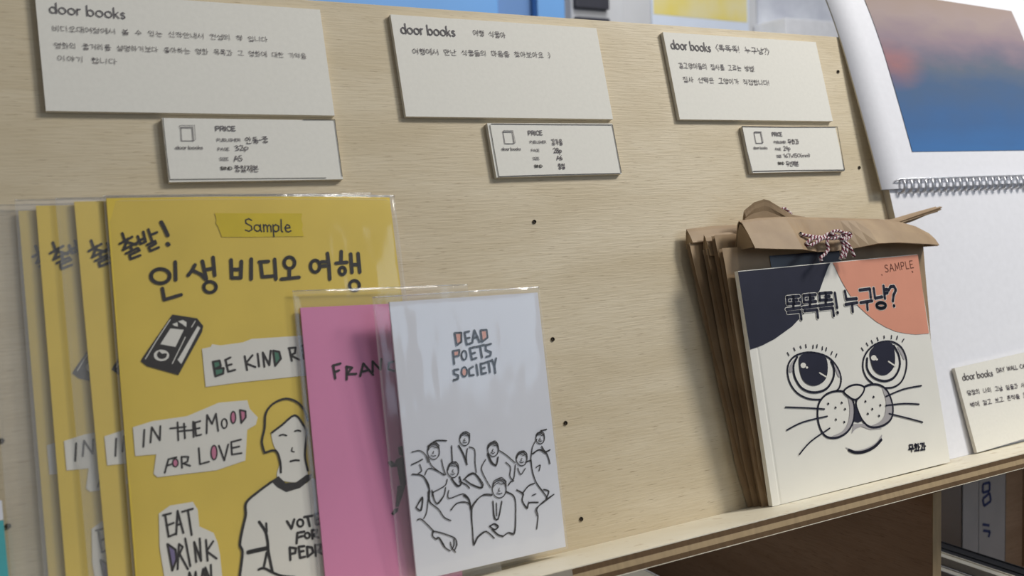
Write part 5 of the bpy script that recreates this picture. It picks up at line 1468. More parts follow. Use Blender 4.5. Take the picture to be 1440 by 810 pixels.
  ('S','print_grey',2,33,[1136,1727,1158,1755,1198,1759]),
  ('S','print_grey',2,33,[1306,1708,1314,1681,1336,1661,1367,1653,1398,1660,1421,1680,1429,1707,1421,1734,1399,1754,1368,1761,1337,1754,1314,1735,1306,1708]),
  ('S','print_grey',2,33,[1302,1837,1301,1654]),
  ('S','print_grey',2,33,[1524,1760,1490,1753,1465,1733,1456,1706,1464,1679,1489,1660,1523,1652,1558,1659,1583,1679,1592,1705,1583,1733,1558,1752,1524,1760]),
  ('S','print_grey',2,33,[1683,1759,1649,1752,1624,1732,1614,1705,1623,1678,1648,1658,1682,1651,1716,1658,1741,1677,1751,1704,1742,1731,1717,1751,1683,1759]),
  ('S','print_grey',2,33,[1774,1834,1772,1650]),
  ('S','print_grey',2,33,[1857,1754,1777,1701]),
  ('S','print_grey',2,33,[1799,1715,1869,1649]),
  ('S','print_grey',2,33,[1967,1742,1936,1757,1903,1745,1903,1718,1962,1692,1966,1663,1931,1649,1892,1664]),
  ('S','print_grey',2,53,[2720,2604,2717,2862,2854,2863,2902,2799,2855,2729,2719,2728]),
  ('S','print_grey',2,53,[2952,2606,2949,2864,3086,2865,3134,2801,3087,2731,2951,2730]),
  ('S','print_grey',2,53,[3046,2731,3150,2608]),
  ('S','print_grey',2,53,[3197,2608,3195,2866]),
  ('S','print_grey',2,53,[3472,2830,3414,2868,3328,2855,3261,2738,3330,2622,3416,2610,3473,2649]),
  ('S','print_grey',2,53,[3690,2871,3519,2869,3522,2611,3692,2613]),
  ('S','print_grey',2,53,[3520,2745,3664,2747]),
  ('S','print_grey',2,29,[2720,2078,2721,2234,2804,2233,2832,2194,2803,2152,2721,2152]),
  ('S','print_grey',2,29,[2861,2233,2861,2116,2892,2077,2948,2077,2979,2116,2979,2233]),
  ('S','print_grey',2,29,[3008,2077,3008,2233,3091,2232,3115,2198,3090,2161,3008,2161]),
  ('S','print_grey',2,29,[3090,2161,3127,2120,3094,2076,3008,2077]),
  ('S','print_grey',2,29,[3157,2232,3156,2076,3255,2076]),
  ('S','print_grey',2,29,[3284,2076,3285,2232]),
  ('S','print_grey',2,29,[3427,2213,3386,2232,3336,2216,3336,2176,3419,2141,3427,2097,3377,2076,3324,2091]),
  ('S','print_grey',2,29,[3456,2075,3456,2231]),
  ('S','print_grey',2,29,[3580,2075,3580,2231]),
  ('S','print_grey',2,29,[3456,2157,3580,2156]),
  ('S','print_grey',2,29,[3712,2231,3609,2231,3608,2075,3712,2075]),
  ('S','print_grey',2,29,[3609,2156,3695,2156]),
  ('S','print_grey',2,29,[3741,2075,3741,2231,3824,2230,3853,2191,3824,2149,3741,2149]),
  ('S','print_grey',2,29,[3799,2149,3860,2074]),
  ('S','pen',2,39,[4262,2300,4364,2301,4356,2128]),
  ('S','pen',2,39,[4439,2345,4445,2111]),
  ('S','pen',2,39,[4293,2078,4458,2058,4460,1962,4297,1976,4292,2062]),
  ('S','pen',2,39,[4541,2300,4640,2301,4610,2023]),
  ('S','pen',2,39,[4710,2321,4694,1964]),
  ('S','pen',2,39,[4700,2145,4755,2147]),
  ('S','pen',2,39,[4922,2323,4869,2293,4860,2277,4858,2235,4867,2187,4934,2185,4962,2204,4985,2243,4999,2264,4974,2306,4917,2309]),
  ('S','pen',2,39,[4791,2132,5041,2141]),
  ('S','pen',2,39,[4839,2064,5013,2068,5007,2021,4856,2021,4856,1949,5013,1963]),
  ('S','print_grey',2,29,[2714,1552,2716,1708,2797,1707,2824,1668,2796,1626,2715,1627]),
  ('S','print_grey',2,29,[2851,1551,2923,1705,2992,1549]),
  ('S','print_grey',2,29,[2878,1609,2966,1608]),
  ('S','print_grey',2,29,[3142,1679,3102,1703,3042,1680,3021,1626,3040,1567,3100,1547,3145,1570,3145,1617,3097,1617]),
  ('S','print_grey',2,29,[3275,1701,3175,1702,3173,1546,3273,1545]),
  ('S','print_grey',2,29,[3174,1627,3258,1626]),
  ('S','pen',2,42,[4297,1692,4366,1771,4443,1721,4430,1624,4304,1457,4486,1466]),
  ('S','pen',2,42,[4568,1753,4538,1744,4511,1672,4523,1626,4584,1616,4626,1636,4658,1682,4642,1731,4589,1753]),
  ('S','pen',2,42,[4590,1608,4518,1596,4494,1541,4523,1468,4579,1451,4635,1468,4672,1535,4649,1584,4570,1620]),
  ('S','pen',2,42,[4697,1635,4698,1338]),
  ('S','pen',2,42,[4710,1569,4763,1625,4846,1609,4852,1498,4752,1461,4714,1506]),
  ('S','print_grey',2,29,[2828,1175,2785,1195,2733,1180,2732,1140,2819,1104,2826,1061,2774,1040,2718,1056]),
  ('S','print_grey',2,29,[2857,1038,2859,1193]),
  ('S','print_grey',2,29,[2900,1193,3020,1191,2898,1038,3017,1036]),
  ('S','print_grey',2,29,[3159,1188,3051,1190,3048,1035,3157,1033]),
  ('S','print_grey',2,29,[3049,1116,3141,1114]),
  ('S','pen',2,42,[4411,996,4528,1255,4654,989]),
  ('S','pen',2,42,[4444,1104,4602,1084]),
  ('S','pen',2,42,[4783,1268,4683,1161,4677,1064,4717,1005,4800,1011,4805,1116,4733,1144,4677,1062]),
  ('S','print_dark',2,36,[2746,555,2750,709,2843,707,2870,673,2841,636,2748,638]),
  ('S','print_dark',2,36,[2841,636,2882,595,2844,553,2746,555]),
  ('S','print_dark',2,36,[2914,551,2917,706]),
  ('S','print_dark',2,36,[2958,550,2961,705,3097,547,3101,702]),
  ('S','print_dark',2,36,[3130,547,3133,701,3203,700,3272,660,3270,582,3200,545,3130,547]),
  ('S','pen',2,41,[4463,745,4590,741,4532,702,4451,662]),
  ('S','pen',2,41,[4519,714,4594,663]),
  ('S','pen',2,41,[4421,625,4656,620]),
  ('S','pen',2,41,[4513,626,4521,546]),
  ('S','pen',2,41,[4527,507,4482,511,4450,484,4468,454,4475,423,4522,415,4585,436,4606,441,4609,495,4577,507,4534,513]),
  ('S','pen',2,41,[4738,742,4747,751]),
  ('S','pen',2,41,[4666,720,4793,706,4749,659,4667,577]),
  ('S','pen',2,41,[4725,649,4799,580]),
  ('S','pen',2,41,[4887,753,4870,550]),
  ('S','pen',2,41,[4818,657,4887,661]),
  ('S','pen',2,41,[4705,505,4859,524,4885,480,4725,478,4728,408,4869,428]),
  ('S','print_dark',2,42,[145,3218,149,1879,149,37]),
  ('S','print_dark',2,42,[268,3304,4583,3273,9050,3252]),
  ('S','print_dark',2,41,[149,37,2523,63,8951,33]),
  ('S','print_dark',2,47,[9063,3238,9055,83]),
 ],
 'card3':[
  ('S','print_grey',2,80,[749,5207,732,5302,681,5372,610,5399,538,5375,484,5307,463,5213,480,5118,531,5048,602,5021,674,5045,728,5113,749,5207]),
  ('S','print_grey',2,80,[769,5661,755,5017]),
  ('S','print_grey',2,80,[1024,5390,944,5367,885,5299,862,5205,881,5109,937,5039,1016,5012,1095,5036,1155,5104,1178,5198,1159,5293,1103,5363,1024,5390]),
  ('S','print_grey',2,80,[1443,5381,1363,5358,1304,5290,1280,5195,1299,5100,1356,5030,1434,5003,1514,5026,1574,5095,1597,5189,1578,5284,1521,5354,1443,5381]),
  ('S','print_grey',2,80,[1703,5376,1695,4997]),
  ('S','print_grey',2,80,[1700,5250,1754,5349,1846,5360]),
  ('S','print_grey',2,80,[2159,5177,2176,5082,2227,5011,2297,4984,2370,5008,2423,5076,2445,5170,2427,5265,2377,5336,2306,5363,2234,5339,2180,5271,2159,5177]),
  ('S','print_grey',2,80,[2158,5631,2144,4988]),
  ('S','print_grey',2,80,[2719,5354,2640,5330,2580,5262,2557,5168,2576,5073,2633,5002,2711,4975,2791,4999,2850,5067,2873,5161,2854,5256,2798,5327,2719,5354]),
  ('S','print_grey',2,80,[3138,5345,3058,5321,2999,5253,2976,5159,2995,5064,3051,4993,3130,4966,3210,4990,3269,5058,3292,5152,3273,5247,3217,5318,3138,5345]),
  ('S','print_grey',2,80,[3404,5604,3390,4961]),
  ('S','print_grey',2,80,[3592,5322,3404,5137]),
  ('S','print_grey',2,80,[3456,5186,3615,4956]),
  ('S','print_grey',2,80,[3898,5278,3827,5330,3750,5287,3748,5193,3884,5102,3892,5000,3809,4952,3718,5004]),
  ('S','pen',2,42,[4639,5535,4431,5295,4622,5015]),
  ('S','pen',2,42,[4939,5495,4801,5507,4798,5377,4934,5372]),
  ('S','pen',2,42,[5116,5497,4967,5498,4961,5373,5113,5363]),
  ('S','pen',2,42,[4691,5251,5235,5232]),
  ('S','pen',2,42,[4942,5341,4948,5248]),
  ('S','pen',2,42,[4776,5170,5137,5168,5067,5046]),
  ('S','pen',2,42,[5538,5487,5395,5498,5396,5353,5556,5350]),
  ('S','pen',2,42,[5743,5492,5586,5483,5596,5354,5741,5347]),
  ('S','pen',2,42,[5299,5236,5852,5221]),
  ('S','pen',2,42,[5579,5310,5563,5222]),
  ('S','pen',2,42,[5406,5151,5746,5157,5681,5039]),
  ('S','pen',2,42,[6153,5474,6029,5469,6010,5357,6155,5334]),
  ('S','pen',2,42,[6339,5484,6202,5474,6206,5356,6340,5334]),
  ('S','pen',2,42,[5910,5228,6447,5214]),
  ('S','pen',2,42,[6188,5297,6180,5208]),
  ('S','pen',2,42,[6021,5140,6358,5152,6283,5028]),
  ('S','pen',2,42,[6541,5502,6530,5158]),
  ('S','pen',2,42,[6512,5045,6534,5028]),
  ('S','pen',2,42,[7209,5469,7212,5245,7531,5255]),
  ('S','pen',2,42,[7091,5191,7636,5191]),
  ('S','pen',2,42,[7349,5185,7360,5020]),
  ('S','pen',2,42,[7797,5450,8119,5437,8072,5216]),
  ('S','pen',2,42,[7707,5169,8238,5175]),
  ('S','pen',2,42,[7966,5191,7981,5009]),
  ('S','pen',2,42,[8328,5436,8343,5228,8587,5210]),
  ('S','pen',2,42,[8712,5461,8701,5162]),
  ('S','pen',2,42,[8699,5351,8842,5356]),
  ('S','pen',2,42,[8702,5272,8835,5279]),
  ('S','pen',2,42,[8613,5111,8502,5113,8420,5068,8437,5030,8482,4996,8607,4991,8691,4998,8772,5034,8762,5083,8712,5100,8595,5113]),
  ('S','pen',2,42,[8902,5363,9033,5456,9181,5360,9128,5260,9034,5182,9031,5110]),
  ('S','pen',2,42,[9022,5018,9038,4985]),
  ('S','pen',2,42,[9216,5478,9404,5223,9225,4952]),
  ('S','pen',2,37,[817,3995,985,4001,947,3815]),
  ('S','pen',2,37,[1088,4037,1095,3778]),
  ('S','pen',2,37,[861,3756,1110,3758,1127,3704,879,3707,890,3647,1140,3632]),
  ('S','pen',2,37,[1287,4027,1509,4005,1455,3829]),
  ('S','pen',2,37,[1219,3677,1580,3662]),
  ('S','pen',2,37,[1415,3792,1418,3669]),
  ('S','pen',2,37,[1750,4012,1697,3986,1651,3941,1646,3881,1687,3844,1737,3818,1807,3841,1826,3884,1828,3948,1805,3986,1752,3995]),
  ('S','pen',2,37,[1904,4030,1918,3778]),
  ('S','pen',2,37,[1897,3956,1992,3936]),
  ('S','pen',2,37,[1901,3881,1998,3875]),
  ('S','pen',2,37,[1832,3741,1755,3737,1712,3701,1732,3688,1761,3651,1825,3627,1909,3663,1941,3676,1961,3696,1911,3730,1844,3756]),
  ('S','pen',2,37,[2168,4005,2093,3974,2073,3894,2063,3812,2102,3740,2171,3708,2221,3733,2249,3811,2241,3899,2201,3962,2155,3988]),
  ('S','pen',2,37,[2364,4040,2358,3652]),
  ('S','pen',2,37,[2758,4006,2544,4030,2555,3898,2775,3882]),
  ('S','pen',2,37,[2481,3833,2844,3823]),
  ('S','pen',2,37,[2540,3742,2798,3761,2785,3687,2567,3695,2564,3636,2788,3646]),
  ('S','pen',2,37,[2990,4032,2943,3998,2908,3950,2926,3891,2941,3846,2987,3841,3042,3865,3085,3903,3092,3971,3044,4010,3006,4011]),
  ('S','pen',2,37,[2891,3713,3124,3738]),
  ('S','pen',2,37,[3201,4041,3202,3637]),
  ('S','pen',2,37,[3616,3992,3800,4004,3731,3929,3622,3839]),
  ('S','pen',2,37,[3732,3912,3817,3817]),
  ('S','pen',2,37,[3905,4035,3923,3782]),
  ('S','pen',2,37,[3697,3750,3704,3629,3923,3627,3927,3765]),
  ('S','pen',2,37,[3694,3703,3936,3706]),
  ('S','pen',2,37,[4151,3993,4115,3868,4049,3722]),
  ('S','pen',2,37,[4116,3897,4230,3720]),
  ('S','pen',2,37,[4306,4033,4305,3635]),
  ('S','pen',2,37,[4316,3853,4402,3847]),
  ('S','pen',2,37,[4531,4027,4741,4033,4762,3968,4545,3948,4531,3874,4762,3891]),
  ('S','pen',2,37,[4461,3828,4825,3817]),
  ('S','pen',2,37,[4518,3765,4779,3756,4773,3691,4524,3685,4524,3633,4794,3643]),
  ('S','pen',2,37,[5245,4008,5463,4007,5419,3827]),
  ('S','pen',2,37,[5176,3661,5559,3659]),
  ('S','pen',2,37,[5360,3800,5365,3673]),
  ('S','pen',2,37,[5664,4036,5880,4024,5904,3911,5686,3908,5671,3790,5905,3780]),
  ('S','pen',2,37,[5604,3703,5969,3713]),
  ('S','pen',2,37,[6110,4028,6094,3896,6331,3889]),
  ('S','pen',2,37,[6024,3823,6397,3830]),
  ('S','pen',2,37,[6111,3748,6089,3658,6346,3657]),
  ('S','pen',2,37,[6769,4015,6758,3842,6935,3829,6923,3996]),
  ('S','pen',2,37,[6755,3914,6927,3923]),
  ('S','pen',2,37,[7025,4041,7017,3780]),
  ('S','pen',2,37,[7018,3918,7114,3913]),
  ('S','pen',2,37,[6948,3752,6879,3740,6836,3726,6828,3682,6877,3656,6957,3658,7016,3661,7049,3694,7064,3702,7002,3752,6951,3755]),
  ('S','pen',2,37,[7177,4001,7180,3843,7353,3819,7341,3997]),
  ('S','pen',2,37,[7190,3930,7362,3918]),
  ('S','pen',2,37,[7487,4028,7486,3790]),
  ('S','pen',2,37,[7395,3913,7499,3927]),
  ('S','pen',2,37,[7243,3764,7241,3637,7485,3632,7464,3769]),
  ('S','pen',2,37,[7246,3697,7484,3710]),
  ('S','pen',2,37,[7589,4049,7575,3774]),
  ('S','pen',2,37,[7579,3661,7572,3632]),
  ('S','pen',2,37,[946,2994,1159,3017,1051,2932,950,2841]),
  ('S','pen',2,37,[1065,2933,1174,2827]),
  ('S','pen',2,37,[1288,3044,1274,2791]),
  ('S','pen',2,37,[1047,2764,1034,2650,1308,2653,1291,2771]),
  ('S','pen',2,37,[1044,2713,1304,2709]),
  ('S','pen',2,37,[1537,3024,1521,2855,1436,2717]),
  ('S','pen',2,37,[1514,2904,1637,2716]),
  ('S','pen',2,37,[1716,3042,1726,2663]),
  ('S','pen',2,37,[1739,2858,1839,2844]),
  ('S','pen',2,37,[2391,2998,2347,2920,2261,2833]),
  ('S','pen',2,37,[2352,2929,2468,2828]),
  ('S','pen',2,37,[2629,3045,2628,2783]),
  ('S','pen',2,37,[2533,2906,2645,2915]),
  ('S','pen',2,37,[2342,2759,2365,2643,2631,2649]),
  ('S','pen',2,37,[2965,3017,2745,3001,2765,2826,2962,2829]),
  ('S','pen',2,37,[2743,2903,2952,2912]),
  ('S','pen',2,37,[3016,3036,3023,2801]),
  ('S','pen',2,37,[3005,2916,3111,2913]),
  ('S','pen',2,37,[3135,3045,3121,2787]),
  ('S','pen',2,37,[2822,2757,3097,2739,3042,2639]),
  ('S','pen',2,37,[3420,3011,3370,3012,3297,2980,3317,2916,3371,2883,3434,2884,3510,2887,3557,2931,3570,2982,3524,3016,3434,3017]),
  ('S','pen',2,37,[3232,2834,3640,2828]),
  ('S','pen',2,37,[3308,2736,3311,2655,3591,2651]),
  ('S','pen',2,37,[4145,3019,4387,3021,4326,2822]),
  ('S','pen',2,37,[4045,2658,4492,2668]),
  ('S','pen',2,37,[4284,2785,4270,2651]),
  ('S','pen',2,37,[4651,3002,4586,2985,4547,2941,4543,2894,4579,2827,4653,2830,4718,2835,4756,2872,4745,2926,4705,2961,4644,2992]),
  ('S','pen',2,37,[4845,3020,4843,2775]),
  ('S','pen',2,37,[4850,2925,4957,2950]),
  ('S','pen',2,37,[4843,2877,4963,2863]),
  ('S','pen',2,37,[4750,2739,4684,2730,4626,2701,4625,2681,4666,2648,4749,2643,4837,2651,4890,2673,4895,2714,4843,2729,4761,2732]),
  ('S','pen',2,37,[5144,2981,5061,2951,5038,2901,5035,2816,5062,2744,5138,2698,5180,2730,5228,2802,5237,2881,5186,2954,5122,2984]),
  ('S','pen',2,37,[5361,3016,5346,2642]),
  ('S','pen',2,37,[5492,2985,5713,2966,5651,2707]),
  ('S','pen',2,37,[5789,3027,5801,2639]),
  ('S','pen',2,37,[5793,2833,5902,2828]),
  ('S','pen',2,37,[6353,2979,6537,2968,6446,2906,6348,2807]),
  ('S','pen',2,37,[6451,2902,6556,2804]),
  ('S','pen',2,37,[6687,3012,6668,2774]),
  ('S','pen',2,37,[6404,2716,6689,2735,6627,2615]),
  ('S','pen',2,37,[6815,2977,7020,2974,6929,2882,6815,2816]),
  ('S','pen',2,37,[6921,2910,7025,2806]),
  ('S','pen',2,37,[7189,3017,7176,2757]),
  ('S','pen',2,37,[7079,2902,7191,2900]),
  ('S','pen',2,37,[6907,2744,6894,2630,7163,2610,7171,2726]),
  ('S','pen',2,37,[6920,2687,7177,2666]),
  ('S','pen',2,37,[7369,2996,7437,2972]),
  ('S','pen',2,37,[7292,2939,7512,2933]),
  ('S','pen',2,37,[7404,2929,7375,2909,7351,2890,7327,2831,7360,2816,7422,2791,7457,2823,7472,2850,7489,2866,7457,2905,7417,2907]),
  ('S','pen',2,37,[7604,2997,7585,2764]),
  ('S','pen',2,37,[7594,2886,7699,2901]),
  ('S','pen',2,37,[7384,2727,7382,2628,7641,2628,7642,2737]),
  ('S','pen',2,37,[7384,2675,7643,2680]),
  ('S','pen',2,37,[7784,2986,7795,2712,8010,2708]),
  ('S','pen',2,37,[8106,3016,8102,2630]),
  ('S','pen',2,37,[8479,2949,8259,2969,8267,2703,8486,2709]),
  ('S','pen',2,37,[8560,3015,8569,2626]),
  ('S','pen',2,37,[8555,2824,8665,2823]),
  ('S','pen',2,37,[8744,3004,8723,2717]),
  ('S','pen',2,37,[8743,2629,8742,2609]),
 ],
 'tag3':[
  ('C','print_grey',2,54,[939,2890,1552,2915,1522,2128,916,2129]),
  ('C','print_grey',2,33,[915,2913,1066,2983,1627,2973,1615,2197,1522,2128,1567,2915]),
  ('S','print_grey',2,36,[712,1762,704,1791,681,1812,651,1820,620,1812,598,1791,590,1763,598,1734,620,1713,650,1705,681,1712,703,1733,712,1762]),
  ('S','print_grey',2,36,[717,1900,716,1704]),
  ('S','print_grey',2,36,[806,1819,772,1812,747,1791,738,1762,747,1733,771,1712,805,1704,839,1712,864,1732,873,1761,864,1790,839,1811,806,1819]),
  ('S','print_grey',2,36,[962,1818,929,1811,904,1790,895,1761,904,1732,928,1711,962,1703,996,1711,1020,1732,1030,1760,1021,1789,996,1810,962,1818]),
  ('S','print_grey',2,36,[1052,1818,1051,1703]),
  ('S','print_grey',2,36,[1052,1779,1074,1810,1113,1814]),
  ('S','print_grey',2,36,[1219,1759,1227,1731,1249,1709,1280,1701,1310,1709,1333,1730,1341,1759,1333,1788,1311,1809,1281,1817,1250,1809,1228,1788,1219,1759]),
  ('S','print_grey',2,36,[1216,1897,1215,1702]),
  ('S','print_grey',2,36,[1435,1816,1401,1808,1377,1787,1367,1759,1376,1730,1401,1709,1435,1701,1468,1708,1493,1729,1502,1758,1494,1787,1469,1808,1435,1816]),
  ('S','print_grey',2,36,[1592,1815,1558,1807,1533,1786,1524,1758,1533,1729,1558,1708,1592,1700,1625,1707,1650,1728,1659,1757,1650,1786,1626,1807,1592,1815]),
  ('S','print_grey',2,36,[1682,1895,1681,1699]),
  ('S','print_grey',2,36,[1764,1810,1685,1753]),
  ('S','print_grey',2,36,[1707,1768,1777,1699]),
  ('S','print_grey',2,36,[1873,1798,1843,1814,1810,1800,1810,1772,1868,1744,1873,1714,1838,1699,1799,1714]),
  ('S','print_grey',2,61,[2622,2662,2622,2923,2752,2923,2797,2858,2752,2787,2622,2787]),
  ('S','print_grey',2,61,[2843,2662,2843,2923,2973,2924,3018,2858,2973,2788,2843,2787]),
  ('S','print_grey',2,61,[2934,2788,3032,2662]),
  ('S','print_grey',2,61,[3077,2662,3077,2924]),
  ('S','print_grey',2,61,[3340,2885,3285,2924,3203,2911,3139,2793,3204,2676,3285,2663,3340,2702]),
  ('S','print_grey',2,61,[3548,2924,3385,2924,3386,2663,3548,2663]),
  ('S','print_grey',2,61,[3386,2799,3522,2799]),
  ('S','print_grey',2,37,[2644,2125,2644,2288,2726,2288,2754,2247,2725,2203,2644,2203]),
  ('S','print_grey',2,37,[2783,2288,2782,2165,2813,2125,2868,2125,2899,2165,2899,2287]),
  ('S','print_grey',2,37,[2927,2124,2927,2287,3009,2287,3033,2251,3009,2212,2927,2212]),
  ('S','print_grey',2,37,[3009,2212,3045,2170,3012,2124,2927,2124]),
  ('S','print_grey',2,37,[3074,2287,3074,2124,3171,2124]),
  ('S','print_grey',2,37,[3200,2124,3200,2287]),
  ('S','print_grey',2,37,[3341,2267,3300,2286,3251,2270,3251,2228,3332,2192,3340,2146,3292,2124,3239,2140]),
  ('S','print_grey',2,37,[3369,2123,3369,2286]),
  ('S','print_grey',2,37,[3491,2123,3492,2286]),
  ('S','print_grey',2,37,[3369,2208,3491,2208]),
  ('S','print_grey',2,37,[3622,2286,3520,2286,3520,2123,3622,2123]),
  ('S','print_grey',2,37,[3520,2208,3605,2208]),
  ('S','print_grey',2,37,[3650,2123,3650,2286,3732,2285,3760,2245,3732,2201,3650,2201]),
  ('S','print_grey',2,37,[3707,2201,3768,2123]),
  ('S','pen',2,47,[4066,2386,4236,2409,4257,2239,4064,2220,4053,2406]),
  ('S','pen',2,47,[3983,2185,4327,2206]),
  ('S','pen',2,47,[4148,2186,4169,2067]),
  ('S','pen',2,47,[4435,2425,4464,2388]),
  ('S','pen',2,47,[4379,2356,4544,2366]),
  ('S','pen',2,47,[4466,2345,4417,2322,4405,2303,4417,2266,4419,2242,4462,2243,4488,2238,4507,2275,4512,2300,4479,2340,4440,2351]),
  ('S','pen',2,47,[4359,2095,4558,2082]),
  ('S','pen',2,47,[4450,2199,4446,2100]),
  ('S','pen',2,47,[4612,2405,4613,2078]),
  ('S','pen',2,47,[4614,2251,4664,2248]),
  ('S','pen',2,47,[4756,2404,4897,2384,4866,2243]),
  ('S','pen',2,47,[4714,2080,4938,2096]),
  ('S','pen',2,47,[4815,2197,4821,2104]),
  ('S','pen',2,47,[4976,2405,4968,2083]),
  ('S','pen',2,47,[4975,2243,5049,2234]),
  ('S','print_grey',2,37,[2627,1613,2628,1775,2703,1775,2729,1734,2702,1690,2627,1691]),
  ('S','print_grey',2,37,[2754,1612,2821,1774,2885,1611]),
  ('S','print_grey',2,37,[2779,1674,2861,1673]),
  ('S','print_grey',2,37,[3025,1749,2988,1773,2931,1749,2912,1693,2931,1631,2987,1611,3028,1635,3028,1684,2983,1684]),
  ('S','print_grey',2,37,[3149,1772,3055,1773,3054,1610,3148,1610]),
  ('S','print_grey',2,37,[3055,1695,3133,1694]),
  ('S','pen',2,43,[3432,1834,3513,1911,3612,1866,3584,1775,3431,1594,3620,1600]),
  ('S','pen',2,43,[3809,1625,3796,1902,3651,1722,3846,1716]),
  ('S','pen',2,43,[3869,1777,3888,1493]),
  ('S','pen',2,43,[3880,1720,3952,1795,4047,1740,4031,1646,3941,1620,3875,1663]),
  ('S','print_grey',2,37,[2727,1232,2683,1252,2629,1236,2628,1194,2718,1157,2726,1112,2672,1090,2614,1107]),
  ('S','print_grey',2,37,[2757,1089,2759,1251]),
  ('S','print_grey',2,37,[2801,1251,2925,1249,2800,1089,2923,1088]),
  ('S','print_grey',2,37,[3068,1248,2956,1249,2954,1087,3067,1086]),
  ('S','print_grey',2,37,[2955,1171,3049,1171]),
  ('S','pen',2,40,[3283,1278,3380,1338,3389,1061]),
  ('S','pen',2,40,[3651,1328,3477,1218,3449,1148,3535,1062,3643,1088,3649,1167,3540,1201,3447,1155]),
  ('S','pen',2,40,[3698,1338,3963,1337,3805,1060]),
  ('S','pen',2,40,[3998,1060,4206,1222]),
  ('S','pen',2,40,[3981,1209,4200,1082]),
  ('S','pen',2,40,[4231,1295,4313,1331,4322,1085]),
  ('S','pen',2,40,[4608,1344,4416,1358,4393,1240,4566,1224,4615,1170,4526,1067,4377,1109]),
  ('S','pen',2,40,[4776,1341,4714,1328,4650,1250,4642,1158,4712,1109,4785,1090,4853,1115,4910,1157,4903,1262,4856,1316,4791,1346]),
  ('S','pen',2,40,[5042,1364,4947,1236,4974,1145,5038,1056]),
  ('S','pen',2,40,[5073,1226,5079,1089]),
  ('S','pen',2,40,[5078,1175,5169,1224,5219,1203,5224,1072]),
  ('S','pen',2,40,[5236,1201,5308,1236,5377,1190,5388,1089]),
  ('S','pen',2,40,[5427,1232,5428,1084]),
  ('S','pen',2,40,[5436,1198,5510,1244,5560,1215,5578,1094]),
  ('S','pen',2,40,[5578,1194,5654,1231,5716,1217,5712,1085]),
  ('S','pen',2,40,[5754,1372,5855,1242,5819,1159,5765,1076]),
  ('S','print_dark',2,43,[2624,569,2626,730,2722,729,2751,693,2721,655,2625,656]),
  ('S','print_dark',2,43,[2721,655,2764,612,2725,567,2624,569]),
  ('S','print_dark',2,43,[2798,567,2800,728]),
  ('S','print_dark',2,43,[2843,566,2845,727,2988,564,2990,725]),
  ('S','print_dark',2,43,[3022,564,3024,725,3096,724,3168,683,3167,602,3094,563,3022,564]),
  ('S','pen',2,46,[3448,777,3594,772,3587,596,3446,587,3437,774]),
  ('S','pen',2,46,[3394,570,3664,572]),
  ('S','pen',2,46,[3520,545,3524,431]),
  ('S','pen',2,46,[3770,750,3764,685,3703,588]),
  ('S','pen',2,46,[3753,679,3824,592]),
  ('S','pen',2,46,[3936,776,3931,555]),
  ('S','pen',2,46,[3858,680,3927,655]),
  ('S','pen',2,46,[3754,526,3739,431,3936,424]),
  ('S','pen',2,46,[3996,740,4134,747,4063,617,3991,503]),
  ('S','pen',2,46,[4065,640,4139,477]),
  ('S','pen',2,46,[4217,770,4193,445]),
  ('S','pen',2,46,[4148,592,4196,610]),
  ('S','pen',2,46,[4263,794,4257,409]),
  ('S','pen',2,46,[4370,759,4347,670,4524,667,4527,782]),
  ('S','pen',2,46,[4354,705,4516,703]),
  ('S','pen',2,46,[4301,559,4579,558]),
  ('S','pen',2,46,[4445,650,4426,571]),
  ('S','pen',2,46,[4348,517,4348,428,4527,431]),
  ('S','print_dark',2,54,[-88,3328,-73,1697,35,18]),
  ('S','print_dark',2,54,[-84,3346,3866,3324,9248,3357]),
  ('S','print_dark',2,53,[129,102,3753,111,9060,61]),
  ('S','print_dark',2,59,[9256,3357,9064,73]),
 ],
 'tape':[
  ('F','washi',0,0,[4944,19789,6964,19755,9394,19728,9313,19399,9376,19135,9302,18873,9361,18511,6349,18533,5195,18572,5060,19080,4958,19271,5005,19460]),
  ('S','marker',1,69,[6731,19394,6601,19476,6441,19417,6435,19248,6693,19096,6713,18913,6552,18828,6382,18899]),
  ('S','marker',1,69,[7145,18982,7118,19082,7041,19147,6944,19150,6862,19092,6828,18993,6855,18893,6932,18829,7030,18825,7111,18884,7145,18982]),
  ('S','marker',1,69,[7158,19164,7148,18871,7198,18804]),
  ('S','marker',1,69,[7316,19158,7317,18800]),
  ('S','marker',1,69,[7326,19060,7422,19154,7499,19086,7501,18794]),
  ('S','marker',1,69,[7511,19053,7607,19147,7683,19080,7686,18787]),
  ('S','marker',1,69,[7804,19140,7796,18536]),
  ('S','marker',1,69,[7814,19042,7937,19155,8099,19065,8071,18851,7923,18778,7814,18860]),
  ('S','marker',1,69,[8250,19417,8209,18833,8273,18766]),
  ('S','marker',1,69,[8419,18956,8677,18972,8655,19090,8538,19146,8413,18988,8459,18798,8576,18755,8711,18815]),
 ],
}


# ------------------------------------------------------------------ the setting
bm = bmesh.new(); box(bm, -2.5, 5.0, -2.5, 1.3, -0.05, 0.0); o = link('floor', bm, ['floor_wood']); o['kind'] = 'structure'
bm = bmesh.new(); box(bm, -2.5, 5.0, 1.2, 1.3, 0.0, 3.0); o = link('wall_back', bm, ['wall_paint']); o['kind'] = 'structure'
bm = bmesh.new(); box(bm, 1.146, 1.272, 1.17, 1.2, 0.0, 3.0, 0, 0.004); o = link('trim_1', bm, ['wall_paint']); o['kind'] = 'structure'

